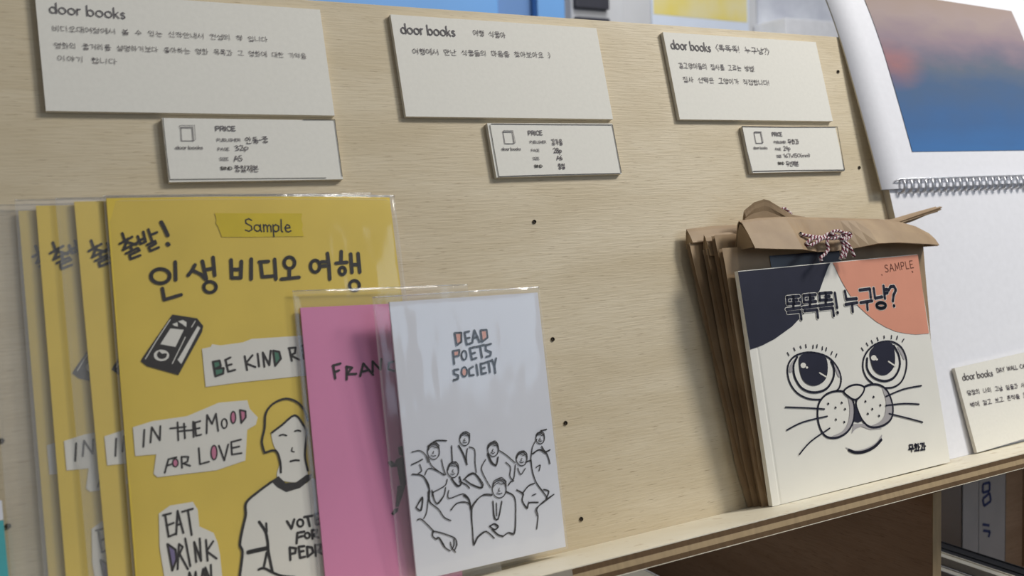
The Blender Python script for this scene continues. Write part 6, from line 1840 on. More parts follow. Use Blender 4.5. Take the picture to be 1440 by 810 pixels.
# ------------------------------------------------------------------ the display shelf
shelf = empty('display_shelf', Matrix.Translation((0.5, 0, 0)))
tag(shelf, 'pale birch plywood display shelf with leaning back panel and narrow ledge', 'shelf')
bm = bmesh.new(); a = P(-1.2, 0, ZL - 0.067); b = P(7.2, 0.085, 0.605)
box(bm, a.x, b.x, a.y, b.y, a.z, b.z, 0, 0.0006); link('back_panel', bm, ['birch_ply'], shelf, PANEL)
bm = bmesh.new()
x0, x1, y0, y1 = -1.2 * U, 7.2 * U, -0.393 * U, 0.0
t = 0.067 * U
zs = [0, -0.06 * t, -0.36 * t, -0.68 * t, -0.96 * t, -t]; mi = [0, 1, 2, 1, 0]
for k in range(5): box(bm, x0, x1, y0, y1 - 0.0002, zs[k + 1], zs[k], mi[k])
link('ledge', bm, ['ledge_ply', 'ply_dark', 'ply_light'], shelf, PANEL)
bm = bmesh.new(); box(bm, 1.75 * U, 2.262 * U, y0 - 0.0006, y0 - 0.0001, -t, -0.0004); link('edge_tape', bm, ['edge_tape'], shelf, PANEL)
for sx, sz in ((2.593, -0.316), (2.585, -0.809), (2.578, -1.150), (2.5746, -1.531), (4.583, 0.408), (4.584, -0.114), (0.574, -1.178), (0.577, -0.921)):
    bm = bmesh.new(); c = P(sx, 0, sz)
    r = 0.0013
    ring = [bm.verts.new((r * math.cos(i * math.pi / 6), -0.0004, r * math.sin(i * math.pi / 6))) for i in range(12)]
    ring2 = [bm.verts.new((0.8 * r * math.cos(i * math.pi / 6), -0.0009, 0.8 * r * math.sin(i * math.pi / 6))) for i in range(12)]
    ring3 = [bm.verts.new((0.4 * r * math.cos(i * math.pi / 6), -0.0002, 0.4 * r * math.sin(i * math.pi / 6))) for i in range(12)]
    for i in range(12):
        j = (i + 1) % 12
        bm.faces.new([ring[i], ring[j], ring2[j], ring2[i]]); bm.faces.new([ring2[i], ring2[j], ring3[j], ring3[i]])
    bm.faces.new(ring3)
    link('screw', bm, ['screw_steel'], shelf, PANEL @ Matrix.Translation(c))
# cabinet under the ledge (upright)
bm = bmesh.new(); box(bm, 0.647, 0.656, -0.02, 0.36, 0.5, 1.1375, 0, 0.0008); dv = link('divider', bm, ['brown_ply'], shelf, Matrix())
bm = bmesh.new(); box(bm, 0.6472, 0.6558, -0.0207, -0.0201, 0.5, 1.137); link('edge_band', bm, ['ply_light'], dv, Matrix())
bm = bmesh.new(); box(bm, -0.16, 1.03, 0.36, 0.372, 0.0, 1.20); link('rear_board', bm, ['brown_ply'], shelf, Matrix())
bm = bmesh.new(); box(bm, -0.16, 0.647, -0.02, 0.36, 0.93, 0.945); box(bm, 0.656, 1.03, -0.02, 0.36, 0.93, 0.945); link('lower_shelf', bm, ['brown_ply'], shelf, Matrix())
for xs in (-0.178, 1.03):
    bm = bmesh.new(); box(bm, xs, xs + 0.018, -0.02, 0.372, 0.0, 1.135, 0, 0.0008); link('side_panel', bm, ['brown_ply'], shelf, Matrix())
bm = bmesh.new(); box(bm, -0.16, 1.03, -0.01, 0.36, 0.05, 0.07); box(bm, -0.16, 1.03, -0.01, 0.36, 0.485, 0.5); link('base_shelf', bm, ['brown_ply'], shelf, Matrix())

# ------------------------------------------------------------------ cards pinned to the panel
def board(name, key, th, label, cat, group, lift=0.0, back='foam_core'):
    M, W, H = sheet_matrix(key)
    bm = bmesh.new(); mats = ['card_paper', back]
    fs = box(bm, 0, W, 0, th, 0, H)
    for f in fs:
        f.normal_update()
        if f.normal.y > -0.5: f.material_index = 1
    draw(bm, ART[key], mats)
    return tag(link(name, bm, mats, None, M), label, cat, group)
G1 = 'handwritten title cards on the panel'; G2 = 'small price cards under the title cards'
board('title_card', 'card1', 0.0030, 'white title card with three lines of handwriting, above the yellow booklets', 'card', G1)
board('title_card', 'card2', 0.0030, 'white title card with one short handwritten line, in the middle of the panel', 'card', G1)
board('title_card', 'card3', 0.0030, 'white title card with angle-bracketed title and two handwritten lines, beside the calendar', 'card', G1)
board('price_card', 'tag1', 0.0030, 'small price card mounted just above the yellow booklets', 'price card', G2)
board('price_card', 'tag2', 0.0030, 'small price card under the one-line title card in the panel middle', 'price card', G2)
board('price_card', 'tag3', 0.0030, 'small price card above the kraft paper bags', 'price card', G2)
board('title_card', 'card4', 0.0026, 'white title card standing on the ledge against the calendar', 'card', G1)

# ------------------------------------------------------------------ booklets in clear sleeves
def bow_map(W, H, amp, ex=4):
    return lambda x, z: -amp * max(0.0, math.sin(math.pi * min(max(x / W, 0), 1))) * max(0.0, min(z / H, 1.05)) ** ex
def cover_mesh(W, H, th, entries, base, fmap, nx=14, nz=16):
    bm = bmesh.new(); mats = [base]
    F = [[bm.verts.new((W * i / nx, fmap(W * i / nx, H * k / nz), H * k / nz)) for i in range(nx + 1)] for k in range(nz + 1)]
    B = [[bm.verts.new((W * i / nx, fmap(W * i / nx, H * k / nz) + th, H * k / nz)) for i in range(nx + 1)] for k in range(nz + 1)]
    for k in range(nz):
        for i in range(nx):
            f = bm.faces.new([F[k][i], F[k][i + 1], F[k + 1][i + 1], F[k + 1][i]]); f.smooth = True
            f = bm.faces.new([B[k][i], B[k + 1][i], B[k + 1][i + 1], B[k][i + 1]]); f.smooth = True
        bm.faces.new([bm.verts.new(v.co) for v in (F[k][0], F[k + 1][0], B[k + 1][0], B[k][0])])
    if entries: draw(bm, entries, mats, fmap=fmap)
    return bm, mats
def pages_mesh(W, H, th, fmap, n=14, nz=16):
    """page edges: a strip along the top, the open side and the bottom, following the bow of the cover"""
    bm = bmesh.new()
    def V(x, z, d): return bm.verts.new((x, fmap(x, z) + d, z))
    def strip(pts):
        a = [V(x, z, 0.00025) for x, z in pts]; b = [V(x, z, th - 0.00025) for x, z in pts]
        for k in range(len(pts) - 1): bm.faces.new([a[k], a[k + 1], b[k + 1], b[k]])
    e = 0.0005
    strip([(e + (W - 2 * e) * i / n, e) for i in range(n + 1)] + [(W - e, e + (H - 2 * e) * k / nz) for k in range(1, nz + 1)] + [(W - e - (W - 2 * e) * i / n, H - e) for i in range(1, n + 1)])
    return bm
def sleeve_mesh(W, H, th, fmap, ml, mr, mt, mb, seed=0, seam=0.006, gap=0.0006, haze=1.0):
    bm = bmesh.new(); nx, nz = 26, 34
    def pos(i, k, side):
        fi = min(max((i - 0.75) / (nx - 1.5), 0), 1) if 0 < i < nx else i / nx; fk = k / nz if k < nz - 1 else (1 - 0.012 * (nz - k))
        x = -ml + (W + ml + mr) * fi; z = -mb + (H + mt + mb) * fk
        e = min(1, min(i, nx - i) / 2.0) * min(1, (nz - k) / 2.0 + 0.15)
        base = fmap(min(max(x, 0), W), min(max(z, 0), H))
        rip = noise.noise(Vector((x * 34 + seed * 7.1, side * 5.0, z * 13))) * 0.0004 * e
        off = (-gap * e - abs(rip)) if side < 0 else (th + 0.0001 * e)
        mid = th / 2 * (1 - e)
        return (x, base + (off + mid if side < 0 else off - mid), z)
    A = [[bm.verts.new(pos(i, k, -1)) for i in range(nx + 1)] for k in range(nz + 1)]
    B = [[bm.verts.new(pos(i, k, 1)) for i in range(nx + 1)] for k in range(nz + 1)]
    tube(bm, [Vector(pos(i, nz, -1)) + Vector((0, 0, 0.0001)) for i in range(nx + 1)], 0.0006 if seed == 1 else 0.0003, 2, 6)
    for k in range(nz):
        for i in range(nx):
            f = bm.faces.new([A[k][i], A[k][i + 1], A[k + 1][i + 1], A[k + 1][i]]); f.smooth = True
            edge = i == 0 or i == nx - 1
            f.material_index = 1 if (edge or k == nz - 1) and seam else 0
            f = bm.faces.new([B[k][i], B[k + 1][i], B[k + 1][i + 1], B[k][i + 1]]); f.smooth = True
        for i in (0, nx):
            q = [A[k][i], A[k + 1][i], B[k + 1][i], B[k][i]]
            f = bm.faces.new(q if i == 0 else q[::-1]); f.material_index = 1
    return bm
def booklet(key, art, base, th, label, cat, group, sleeve, bow=0.0, seed=0, ex=4, extra=(0, 0, 0)):
    M, W, H = sheet_matrix(key, extra)
    fm = bow_map(W, H, bow, ex)
    root = tag(empty('booklet', M), label, cat, group)
    bm, mats = cover_mesh(W, H, th, art, base, fm); link('cover', bm, mats, root)
    link('page_block', pages_mesh(W, H, th, fm), ['page_paper'], root)
    if sleeve:
        bm = sleeve_mesh(W, H, th, fm, *[s * U for s in sleeve], seed=seed)
        link('plastic_sleeve', bm, ['hazy_film' if key in ('yellowb', 'yellowc', 'yellowd') else 'clear_film', 'film_seam', 'film_lip'], root, smooth=True)
    return root, fm
GY = 'yellow video store booklets'
front, fm = booklet('yellow', ART['yellow'], 'yellow_paper', 0.0014, 'front yellow booklet wearing a handwritten sample tape, its cover fully seen', 'booklet', GY, (0.008, 0.022, 0.006, 0.003), 0.0022, 1)
bm = bmesh.new(); mats = []; draw(bm, ART['tape'], mats, fmap=fm, base=0.0001)
tp = link('sample_tape', bm, mats, front); tp['label'] = 'glossy deeper yellow tape with handwriting'
booklet('yellowb', ART['yellow'], 'yellow_paper', 0.0013, 'yellow booklet directly behind the front one, only its left strip showing', 'booklet', GY, (0.055, 0.02, 0.012, 0.003), 0.0, 2)
booklet('yellowc', ART['yellow'], 'yellow_paper', 0.0013, 'yellow booklet third from the front, blurred by its wrinkled sleeve', 'booklet', GY, (0.06, 0.02, 0.02, 0.003), 0.0, 3)
SHEETS['yellowd'] = (SHEETS['yellowc'][0] - 0.045, -0.0190, ZL + 0.018, 0, 0, -0.012, 1.01, 1.42)
booklet('yellowd', ART['yellow'], 'yellow_paper', 0.0012, 'rearmost yellow booklet against the panel, showing little but its clear sleeve', 'booklet', GY, (0.10, 0.02, 0.02, 0.003), 0.0, 4)
booklet('pink', ART['pink'], 'pink_paper', 0.0012, 'pink booklet in clear sleeve between yellow booklet and white booklet', 'booklet', None, (0.022, 0.16, 0.060, 0.010), 0.0, 5)
booklet('white', ART['white'], 'white_paper', 0.0012, 'white booklet in clear sleeve with ink drawing of a seated group', 'booklet', None, (0.062, 0.012, 0.020, 0.010), 0.0, 6)
# teal card at the far end of the ledge
bm = bmesh.new(); mats = ['teal_print', 'white_paper']
box(bm, 0, 0.045, 0, 0.0008, 0, 0.0700, 0, 0); box(bm, 0, 0.045, 0, 0.0008, 0.0702, 0.0785, 1, 0)
tag(link('postcard', bm, mats, None, PANEL @ Matrix.Translation(P(0.562, -0.05, ZL) - Vector((0.045, 0, 0)))), 'teal and white postcard standing at the ledge end beside the sleeved booklets', 'postcard')

# ------------------------------------------------------------------ kraft paper bags
def bag_body(xl, xr, yb, yf, lean, ztop, tl=0.0, tr=0.0, seed=0):
    """cross-sections with pleated sides, bottom on the ledge; lean moves the top towards the viewer"""
    bm = bmesh.new(); n = 14; rings = []
    for k in range(n + 1):
        s = k / n; z = ZL + 0.002 + (ztop - ZL - 0.002) * s
        bulge = 0.003 * math.sin(math.pi * s)
        yf_, yb_ = yf - lean * s - bulge, yb - lean * s
        l = xl + tl * s; r = xr + tr * s
        w1 = 0.010 * noise.noise(Vector((seed * 3.3, z * 5, 0.2))); w2 = 0.010 * noise.noise(Vector((seed * 3.3, z * 5, 7.2)))
        mid = (yf_ + yb_) / 2
        cur = 0.03 * max(0, 1 - s * 8)
        rings.append([P(l + w1 + cur, yf_, z), P((l * 2 + r) / 3, yf_ - 0.002 * math.sin(math.pi * s), z), P((l + 2 * r) / 3, yf_ - 0.002 * math.sin(math.pi * s), z), P(r + w2, yf_, z), P(r - 0.035, mid, z), P(r + w1, yb_, z), P((l + r) / 2, yb_, z), P(l - w1 + cur * 0.3, yb_, z), P(l + 0.035 + w2, mid, z)])
    vs = [[bm.verts.new(p) for p in rg] for rg in rings]
    m = len(vs[0])
    for k in range(n):
        for i in range(m):
            j = (i + 1) % m
            bm.faces.new([vs[k][i], vs[k][j], vs[k + 1][j], vs[k + 1][i]])
    bm.faces.new(vs[0][::-1]); bm.faces.new(vs[-1])
    return bm
def flap(stations, nested=True):
    """folded-over bag top: per station x, back lip, crest, front lip (y, z)"""
    bm = bmesh.new()
    # refine the stations smoothly
    st = []
    for a, b in zip(stations, stations[1:]):
        for j in range(3):
            t = j / 3; st.append([a[i] + (b[i] - a[i]) * t for i in range(7)])
    st.append(list(stations[-1]))
    for layer in ((0, 1) if nested else (0,)):
        rows = []
        for idx, (x, yb, zb, yc, zc, yf, zf) in enumerate(st):
            s = 1 - 0.14 * layer; d = 0.012 * layer
            jit = 0.0015 * noise.noise(Vector((x * 6, 1.7 + layer, 0)))
            yb2 = yc + (yb - yc) * s; zb2 = zc + (zb - zc) * s - d; yf2 = yc + (yf - yc) * s; zf2 = zc + (zf - zc) * s - d
            xx = x + 0.004 * layer * (1 if idx == 0 else (-1 if idx == len(st) - 1 else 0))
            pr = [(yb2, zb2), (yc + (yb2 - yc) * 0.45, zc + (zb2 - zc) * 0.40), (yc + (yb2 - yc) * 0.18, zc - 0.012 - d), (yc, zc - d), (yc + (yf2 - yc) * 0.25, zc - 0.014 - d), (yc + (yf2 - yc) * 0.62 - jit, zc + (zf2 - zc) * 0.5), (yf2, zf2)]
            rows.append([bm.verts.new(P(xx, y, z)) for y, z in pr])
        for a, b in zip(rows, rows[1:]):
            for i in range(6):
                bm.faces.new([a[i], a[i + 1], b[i + 1], b[i]]).smooth = False
        if layer == 1:
            bm.faces.new([bm.verts.new(v.co) for v in rows[0]]); bm.faces.new([bm.verts.new(v.co) for v in rows[-1][::-1]])
    return bm
LOC = PANEL
def make_bag(label, group, body, st, y):
    base = PANEL @ Matrix.Translation(P(4.1, y, ZL)); inv = base.inverted() @ PANEL
    root = tag(empty('paper_bag', base), label, 'paper bag', group)
    bm = bag_body(*body); bm.transform(inv); link('bag_body', bm, ['kraft'], root)
    bm = flap(st); bm.transform(inv); f = link('folded_top', bm, ['kraft'], root)
    so = f.modifiers.new('thickness', 'SOLIDIFY'); so.thickness = 0.0007; so.offset = 0
    return root, inv
GB = 'tied kraft paper bags'
def shift(st, dx, dy, dz): return [[s[0] + dx, s[1] + dy, s[2] + dz, s[3] + dy, s[4] + dz, s[5] + dy, s[6] + dz] for s in st]
# x, back lip y z, crest y z, front lip y z
stA = [[3.50, -0.152, -0.535, -0.215, -0.410, -0.280, -0.548], [3.62, -0.152, -0.54, -0.215, -0.402, -0.290, -0.560], [3.76, -0.152, -0.55, -0.215, -0.402, -0.298, -0.572], [3.90, -0.160, -0.55, -0.208, -0.408, -0.250, -0.580],
       [4.02, -0.160, -0.55, -0.206, -0.414, -0.240, -0.580], [4.12, -0.160, -0.55, -0.206, -0.420, -0.244, -0.578], [4.24, -0.152, -0.55, -0.214, -0.430, -0.302, -0.572], [4.38, -0.152, -0.55, -0.220, -0.440, -0.300, -0.575],
       [4.52, -0.152, -0.56, -0.225, -0.462, -0.292, -0.585], [4.62, -0.158, -0.565, -0.228, -0.490, -0.286, -0.592], [4.70, -0.18, -0.580, -0.232, -0.530, -0.272, -0.598]]
bagA, invA = make_bag('front kraft paper bag with tied twine bow, holding the cat book', GB, (3.415, 4.575, -0.0935, -0.114, 0.078, -0.52, -0.02, 0.12, 1), stA, -0.10)
stD = [[3.60, -0.122, -0.42, -0.155, -0.350, -0.136, -0.410], [3.655, -0.122, -0.41, -0.170, -0.318, -0.136, -0.405], [3.715, -0.122, -0.41, -0.172, -0.306, -0.136, -0.402], [3.745, -0.122, -0.41, -0.170, -0.312, -0.136, -0.402], [3.89, -0.122, -0.44, -0.150, -0.379, -0.136, -0.425],
       [4.14, -0.118, -0.48, -0.130, -0.418, -0.142, -0.47], [4.39, -0.118, -0.48, -0.130, -0.426, -0.145, -0.46], [4.57, -0.120, -0.46, -0.135, -0.426, -0.165, -0.450], [4.74, -0.122, -0.43, -0.140, -0.400, -0.175, -0.418], [4.92, -0.126, -0.384, -0.14, -0.374, -0.175, -0.386]]
bagD, invD = make_bag('kraft paper bag tucked right behind the front bag, its raised top showing above', GB, (3.43, 4.55, -0.066, -0.090, 0.055, -0.45, -0.02, 0.0, 2), stD, -0.08)
stB = [[3.395, -0.068, -0.52, -0.094, -0.437, -0.111, -0.535], [3.6, -0.068, -0.52, -0.094, -0.43, -0.111, -0.53], [4.0, -0.068, -0.52, -0.090, -0.45, -0.109, -0.53], [4.5, -0.068, -0.52, -0.090, -0.46, -0.109, -0.53]]
bagB, invB = make_bag('kraft paper bag second from the panel, its folded top lowest of the pile', GB, (3.415, 4.52, -0.038, -0.060, 0.042, -0.50, -0.03, 0.0, 3), stB, -0.05)
stC = [[3.345, -0.018, -0.48, -0.044, -0.396, -0.068, -0.462], [3.5, -0.018, -0.48, -0.044, -0.388, -0.068, -0.462], [3.62, -0.018, -0.48, -0.044, -0.39, -0.066, -0.46], [4.0, -0.02, -0.48, -0.040, -0.41, -0.062, -0.47], [4.5, -0.02, -0.48, -0.040, -0.42, -0.064, -0.48]]
bagC, invC = make_bag('rearmost kraft paper bag against the plywood panel', GB, (3.41, 4.50, -0.008, -0.032, 0.026, -0.46, -0.075, 0.0, 4), stC, -0.02)
# dark printed strip seen on the front bag behind the book
bm = bmesh.new()
def yA(z): s = (z - ZL) / (-0.5 - ZL); return -0.114 - 0.078 * s - 0.005 * math.sin(math.pi * s) - 0.004
cs = []
for zz in (-0.70, -0.57):
    cs.append([P(3.66, yA(zz), zz), P(4.10, yA(zz), zz)])
vs = [[bm.verts.new(p) for p in r] for r in cs]; bm.faces.new([vs[0][0], vs[0][1], vs[1][1], vs[1][0]])
bm.transform(invA); link('dark_label', bm, ['window_film'], bagA)
# twine
def twine(curves, y, r, parent, inv, name='twine_bow'):
    bm = bmesh.new()
    for c in curves:
        pts = smooth3([P(x, y + dy, z) for x, z, dy in c], 5)
        tube(bm, resample(pts, r * 0.55), r, 0, 8, (0, 1), 1)
    bm.transform(inv); return link(name, bm, ['twine_white', 'twine_red'], parent)
TWINE=[[(3.7956,-0.4996,0.000),(3.8400,-0.5073,0.000),(3.8994,-0.5158,0.000),(4.0124,-0.5178,0.000),(4.0774,-0.5154,0.000),(4.1041,-0.5130,0.000)],
 [(3.8137,-0.5570,-0.012),(3.8057,-0.5420,-0.012),(3.8475,-0.5241,-0.012),(3.9107,-0.5200,-0.012),(3.9523,-0.5064,-0.012),(3.9878,-0.5147,-0.012),(4.0217,-0.5295,-0.012)],
 [(3.8137,-0.5570,-0.020),(3.8540,-0.5446,-0.020),(3.9086,-0.5273,-0.020),(3.9830,-0.5312,-0.020),(4.0530,-0.5105,-0.020),(4.0816,-0.5232,-0.020),(4.0443,-0.5400,-0.020),(3.9961,-0.5300,-0.020)],
 [(3.9470,-0.5247,-0.012),(3.9213,-0.5483,-0.020),(3.9189,-0.5785,-0.022),(3.8903,-0.5997,-0.024)],
 [(3.9664,-0.5229,-0.030),(3.9523,-0.5064,-0.030),(3.9924,-0.4991,-0.030),(4.0382,-0.5172,-0.030),(4.0180,-0.5423,-0.030),(3.9977,-0.5245,-0.030)],
 [(4.0092,-0.5288,-0.020),(4.0188,-0.5610,-0.022),(4.0043,-0.5973,-0.024),(3.9799,-0.6282,-0.024)],
 [(4.0207,-0.5331,-0.020),(4.0504,-0.5627,-0.022),(4.0612,-0.5913,-0.024),(4.0710,-0.6236,-0.024)],
 [(3.8939,-0.6000,-0.024),(3.8583,-0.6160,-0.024),(3.8603,-0.6307,-0.024)],
 [(4.0282,-0.5335,-0.026),(4.0323,-0.5804,-0.028),(4.0038,-0.6251,-0.026)]]
HOLES=[(3.7998, -0.4988), (4.1087, -0.5122)]
twine(TWINE, -0.272, 0.0011, bagA, invA)
twine([[(a,b,0) for a,b in [(3.848, -0.3557), (3.8993, -0.3335), (3.9226, -0.3482), (3.9369, -0.3626), (3.8748, -0.3567)]]], -0.10, 0.0010, bagD, invD, 'twine_knot')

for hx, hz in HOLES:
    bm = bmesh.new()
    r = 0.0019
    for i in range(10):
        pass
    a = [bm.verts.new((r * math.cos(k * math.pi / 6), 0, r * math.sin(k * math.pi / 6))) for k in range(12)]
    b = [bm.verts.new((0.6 * r * math.cos(k * math.pi / 6), 0.0008, 0.6 * r * math.sin(k * math.pi / 6))) for k in range(12)]
    for k in range(12): bm.faces.new([a[k], a[(k + 1) % 12], b[(k + 1) % 12], b[k]])
    bm.faces.new(b); bm.transform(invA @ Matrix.Translation(P(hx, -0.268, hz)))
    link('punched_hole', bm, ['black_cover'], bagA)

# ------------------------------------------------------------------ the cat book
M, W, H = sheet_matrix('cat'); th = 0.0034
cat = tag(empty('picture_book', M), 'picture book with big-eyed cat face cover standing against the paper bags', 'book')
gm = lambda x, z: 0.00035 * math.exp(-((x - 0.0068) / 0.0009) ** 2)
bm = bmesh.new(); mats = ['cat_paper']
xs = [0, 0.004, 0.0055, 0.0062, 0.0068, 0.0074, 0.0081, 0.0095] + [0.0095 + (W - 0.0095) * i / 12 for i in range(1, 13)]
F = [[bm.verts.new((x, gm(x, z), z)) for x in xs] for z in (0, H)]
B = [[bm.verts.new((x, th, z)) for x in xs] for z in (0, H)]
F2 = [[bm.verts.new((x, gm(x, z) + 0.0004, z)) for x in xs] for z in (0, H)]
for i in range(len(xs) - 1):
    bm.faces.new([F[0][i], F[0][i + 1], F[1][i + 1], F[1][i]]); bm.faces.new([B[0][i], B[1][i], B[1][i + 1], B[0][i + 1]])
    bm.faces.new([F[1][i], F[1][i + 1], F2[1][i + 1], F2[1][i]]); bm.faces.new([F[0][i], F2[0][i], F2[0][i + 1], F[0][i + 1]])
bm.faces.new([F[0][-1], F2[0][-1], F2[1][-1], F[1][-1]]); bm.faces.new([F[0][0], F[1][0], B[1][0], B[0][0]])
draw(bm, ART['cat'], mats, fmap=gm); link('cover', bm, mats, cat)
bm = bmesh.new(); box(bm, 0.0003, W - 0.0008, 0.0006, th - 0.0002, 0.0004, H - 0.0008); link('page_block', bm, ['page_paper'], cat)

# ------------------------------------------------------------------ the calendar
M, W, H = sheet_matrix('page')
base = PANEL @ Matrix.Translation(P(4.72, 0, ZL)); inv = base.inverted() @ PANEL
cal = tag(empty('spiral_calendar', base), 'large wire-bound calendar opened upward to a red and blue dusk print', 'calendar')
bm = bmesh.new(); a = P(4.72, -0.0415, ZL + 0.001); b = P(6.75, -0.001, -0.235)
fs = box(bm, a.x, b.x, a.y, b.y, a.z, b.z)
for f in fs:
    f.normal_update()
    if f.normal.y > -0.5: f.material_index = 1
bm.transform(inv); link('page_block', bm, ['calendar_paper', 'page_paper'], cal)
# opened page: gently curved card
bm = bmesh.new(); nx, nz = 10, 72; tpage = 0.0011
def cy(z): return -0.0006 * math.sin(math.pi * min(1, z / 0.126)) + 1.2 * max(0.0, z - 0.105) ** 2
A = [[bm.verts.new((W * i / nx, cy(H * k / nz), H * k / nz)) for i in range(nx + 1)] for k in range(nz + 1)]
Bk = [[bm.verts.new((W * i / nx, cy(H * k / nz) + tpage, H * k / nz)) for i in range(nx + 1)] for k in range(nz + 1)]
for k in range(nz):
    for i in range(nx):
        bm.faces.new([A[k][i], A[k][i + 1], A[k + 1][i + 1], A[k + 1][i]]).smooth = True
        bm.faces.new([Bk[k][i], Bk[k + 1][i], Bk[k + 1][i + 1], Bk[k][i + 1]]).smooth = True
    f = bm.faces.new([A[k][0], A[k + 1][0], Bk[k + 1][0], Bk[k][0]]); f.material_index = 1
for i in range(nx):
    f = bm.faces.new([A[nz][i], A[nz][i + 1], Bk[nz][i + 1], Bk[nz][i]]); f.material_index = 1
q = [(0.0443, 0.0290), (0.2330, 0.0282), (0.2330, 0.1610), (0.0436, 0.1700)]
n = 40
rows = []
for k in range(n + 1):
    t = k / n
    l = (q[0][0] + (q[3][0] - q[0][0]) * t, q[0][1] + (q[3][1] - q[0][1]) * t); r = (q[1][0] + (q[2][0] - q[1][0]) * t, q[1][1] + (q[2][1] - q[1][1]) * t)
    rows.append([bm.verts.new((x, cy(z) - 0.0005, z)) for x, z in (l, ((l[0] + r[0]) / 2, (l[1] + r[1]) / 2), r)])
for a_, b_ in zip(rows, rows[1:]):
    for i in range(2):
        f = bm.faces.new([a_[i], a_[i + 1], b_[i + 1], b_[i]]); f.material_index = 2; f.smooth = True
link('printed_page', bm, ['calendar_paper', 'page_paper', 'sunset_print'], cal, M)
# wire binding
bm = bmesh.new()
x = 4.795
while x < 6.7:
    for off in (0.0,):
        pts = []
        for k in range(13):
            ang = math.radians(-155 + 310 * k / 12)
            pts.append(P(x + off + 0.004 * math.sin(ang), -0.050 - 0.034 * math.cos(ang), -0.234 + 0.036 * math.sin(ang)))
        tube(bm, pts, 0.0011, 0, 8)
    x += 0.0555
tube(bm, [P(4.735, -0.046, -0.232), P(4.745, -0.066, -0.212), P(4.775, -0.078, -0.202), P(5.5, -0.079, -0.202), P(6.72, -0.079, -0.202)], 0.00055, 0, 6)
bm.transform(inv); link('wire_binding', bm, ['wire'], cal)

# ------------------------------------------------------------------ books under the ledge
def book(x0, x1, y0, y1, z0, z1, cov, label, group=None, flat=False, ink=None, rz=0.0, pages='page_paper'):
    cx, cyy = (x0 + x1) / 2, (y0 + y1) / 2
    root = tag(empty('book', Matrix.Translation((cx, cyy, z0)) @ Matrix.Rotation(rz, 4, 'Z')), label, 'book', group)
    hx, hy, hz = (x1 - x0) / 2, (y1 - y0) / 2, z1 - z0
    bm = bmesh.new(); mats = [cov]
    c = 0.0012
    if flat:
        box(bm, -hx, hx, -hy, hy, 0, c, 0, 0.0003); box(bm, -hx, hx, -hy, hy, hz - c, hz, 0, 0.0003); box(bm, -hx, hx, -hy, -hy + c, 0, hz, 0, 0.0003)
    else:
        box(bm, -hx, -hx + c, -hy, hy, 0, hz, 0, 0.0003); box(bm, hx - c, hx, -hy, hy, 0, hz, 0, 0.0003); box(bm, -hx, hx, -hy, -hy + c, 0, hz, 0, 0.0003)
    if ink:
        mats.append('blue_ink')
        for st in ink:
            for (ax, az), (bx, bz) in zip(st, st[1:]):
                dx, dz = bx - ax, bz - az; L = math.hypot(dx, dz); nx_, nz_ = -dz / L * 0.0013, dx / L * 0.0013
                f = bm.faces.new([bm.verts.new((qx, -hy - 0.0003, qz)) for qx, qz in ((ax + nx_, az + nz_), (ax - nx_, az - nz_), (bx - nx_, bz - nz_), (bx + nx_, bz + nz_))]); f.material_index = 1
    link('cover', bm, mats, root)
    bm = bmesh.new()
    if flat: box(bm, -hx + 0.001, hx - 0.001, -hy + c, hy - 0.001, c, hz - c)
    else: box(bm, -hx + c, hx - c, -hy + c, hy - 0.001, 0.001, hz - 0.001)
    link('page_block', bm, [pages], root)
    return root
GU = 'books standing under the ledge'
ink = [[(x - 0.008, z - 0.022) for x, z in l] for l in ([(-0.006, 0.150), (0.004, 0.150), (0.004, 0.142), (-0.006, 0.142), (-0.006, 0.150)], [(-0.006, 0.136), (0.004, 0.140), (0.006, 0.132), (-0.004, 0.129), (-0.006, 0.136)], [(-0.006, 0.112), (0.004, 0.109)], [(-0.005, 0.106), (0.005, 0.103), (0.003, 0.098)])]
Z0 = 0.9455
book(0.845, 0.869, 0.100, 0.270, Z0, 1.086, 'grey_cover', 'thick grey book standing next to the divider in the dark compartment', GU)
book(0.873, 0.914, 0.104, 0.270, Z0, 1.084, 'grey_cover', 'pale book with dark blue lettering on its spine under the ledge', GU, ink=ink)
book(0.919, 0.965, 0.120, 0.270, Z0, 1.080, 'brown_ply', 'brown book standing at the far end of the dark compartment', GU)
GF = 'thin books in the row behind the divider edge'
xb = 0.700
for cv, w_, top, lab in (('black_cover', 0.016, 1.052, 'black book standing first in the low row behind the divider edge'), ('grey_cover', 0.010, 1.058, 'thin grey book second in the low row behind the divider edge'), ('black_cover', 0.018, 1.050, 'black book third in the low row under the ledge'), ('page_paper', 0.010, 1.056, 'thin cream booklet fourth in the low row under the ledge'), ('black_cover', 0.022, 1.050, 'thick black book fifth in the low row under the ledge'), ('black_cover', 0.020, 1.046, 'black book last in the low row under the ledge')):
    book(xb, xb + w_, -0.012, 0.094, Z0, top - 0.006, cv, lab, GF, pages='black_cover' if cv == 'black_cover' else 'page_paper'); xb += w_ + 0.0012
book(0.500, 0.540, 0.15, 0.32, Z0, 1.010, 'sage_cover', 'dull green book standing low in the compartment beside the brown divider', GU)
book(0.562, 0.590, 0.185, 0.31, Z0, 1.016, 'white_lacquer', 'white book with one pale corner catching light beside the brown divider', GU)

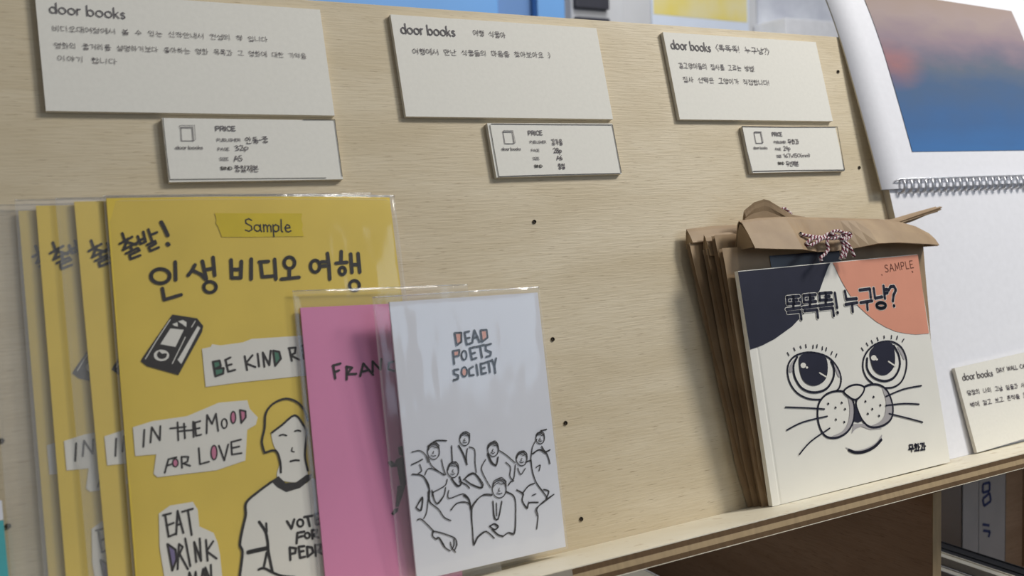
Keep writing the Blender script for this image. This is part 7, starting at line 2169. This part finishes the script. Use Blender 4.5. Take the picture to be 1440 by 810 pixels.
# ------------------------------------------------------------------ behind the panel
loc = empty('metal_locker', Matrix.Translation((0.70, 1.05, 0)))
tag(loc, 'tall pale blue metal locker against the back wall', 'locker')
bm = bmesh.new(); box(bm, -0.75, 0.354, -0.0, 0.148, 0.0, 2.05, 0, 0.004); link('body', bm, ['blue_paint_shaded'], loc)
bm = bmesh.new(); box(bm, -0.74, -0.22, -0.022, -0.001, 0.05, 2.02, 0, 0.004); link('door', bm, ['blue_paint'], loc)
bm = bmesh.new(); box(bm, -0.212, 0.206, -0.022, -0.001, 0.05, 2.02, 0, 0.004); link('door', bm, ['blue_paint'], loc)
bm = bmesh.new(); box(bm, 0.283, 0.340, -0.022, -0.001, 0.0, 2.05, 0, 0.004); link('corner_post', bm, ['blue_paint'], loc)
GP = 'dark plates on the white pillar'
for z0, z1, lab in ((1.713, 1.755, 'dark rectangular plate on the white pillar, the upper one'), (1.660, 1.6965, 'dark rectangular plate on the white pillar, the lower one at the panel edge')):
    bm = bmesh.new(); box(bm, 1.150, 1.228, 1.158, 1.1695, z0, z1, 0, 0.002)
    tag(link('wall_plate', bm, ['black_plate']), lab, 'plate', GP)
po = empty('wall_poster', Matrix.Translation((1.494, 1.197, 1.60))); tag(po, 'yellow and white poster on the back wall above the panel', 'poster')
bm = bmesh.new(); mats = ['poster_paper', 'poster_yellow', 'print_grey']
box(bm, -0.133, 0.133, 0.0, 0.0015, 0, 0.36)
f = bm.faces.new([bm.verts.new(v) for v in ((-0.128, -0.0004, 0.120), (0.128, -0.0004, 0.117), (0.128, -0.0004, 0.352), (-0.128, -0.0004, 0.352))]); f.material_index = 1
random.seed(5)
x = -0.105
while x < 0.04:
    w = random.uniform(0.004, 0.012); f = bm.faces.new([bm.verts.new(v) for v in ((x, -0.0004, 0.094), (x + w, -0.0004, 0.094), (x + w, -0.0004, 0.097), (x, -0.0004, 0.097))]); f.material_index = 2; x += w + 0.003
f = bm.faces.new([bm.verts.new(v) for v in ((0.098, -0.0004, 0.092), (0.104, -0.0004, 0.092), (0.104, -0.0004, 0.098), (0.098, -0.0004, 0.098))]); f.material_index = 2
link('poster_sheet', bm, mats, po)
bm = bmesh.new(); box(bm, 1.652, 1.93, 1.196, 1.1985, 1.60, 2.1)
tag(link('wall_paper_sheet', bm, ['speckle_paper']), 'mottled grey sheet on the back wall beside the calendar', 'sheet')
bm = bmesh.new(); box(bm, 1.640, 2.05, 1.10, 1.195, 1.60, 1.712, 0, 0.002)
tag(link('wall_box', bm, ['white_lacquer']), 'low white box fixed to the back wall below the mottled sheet', 'box')
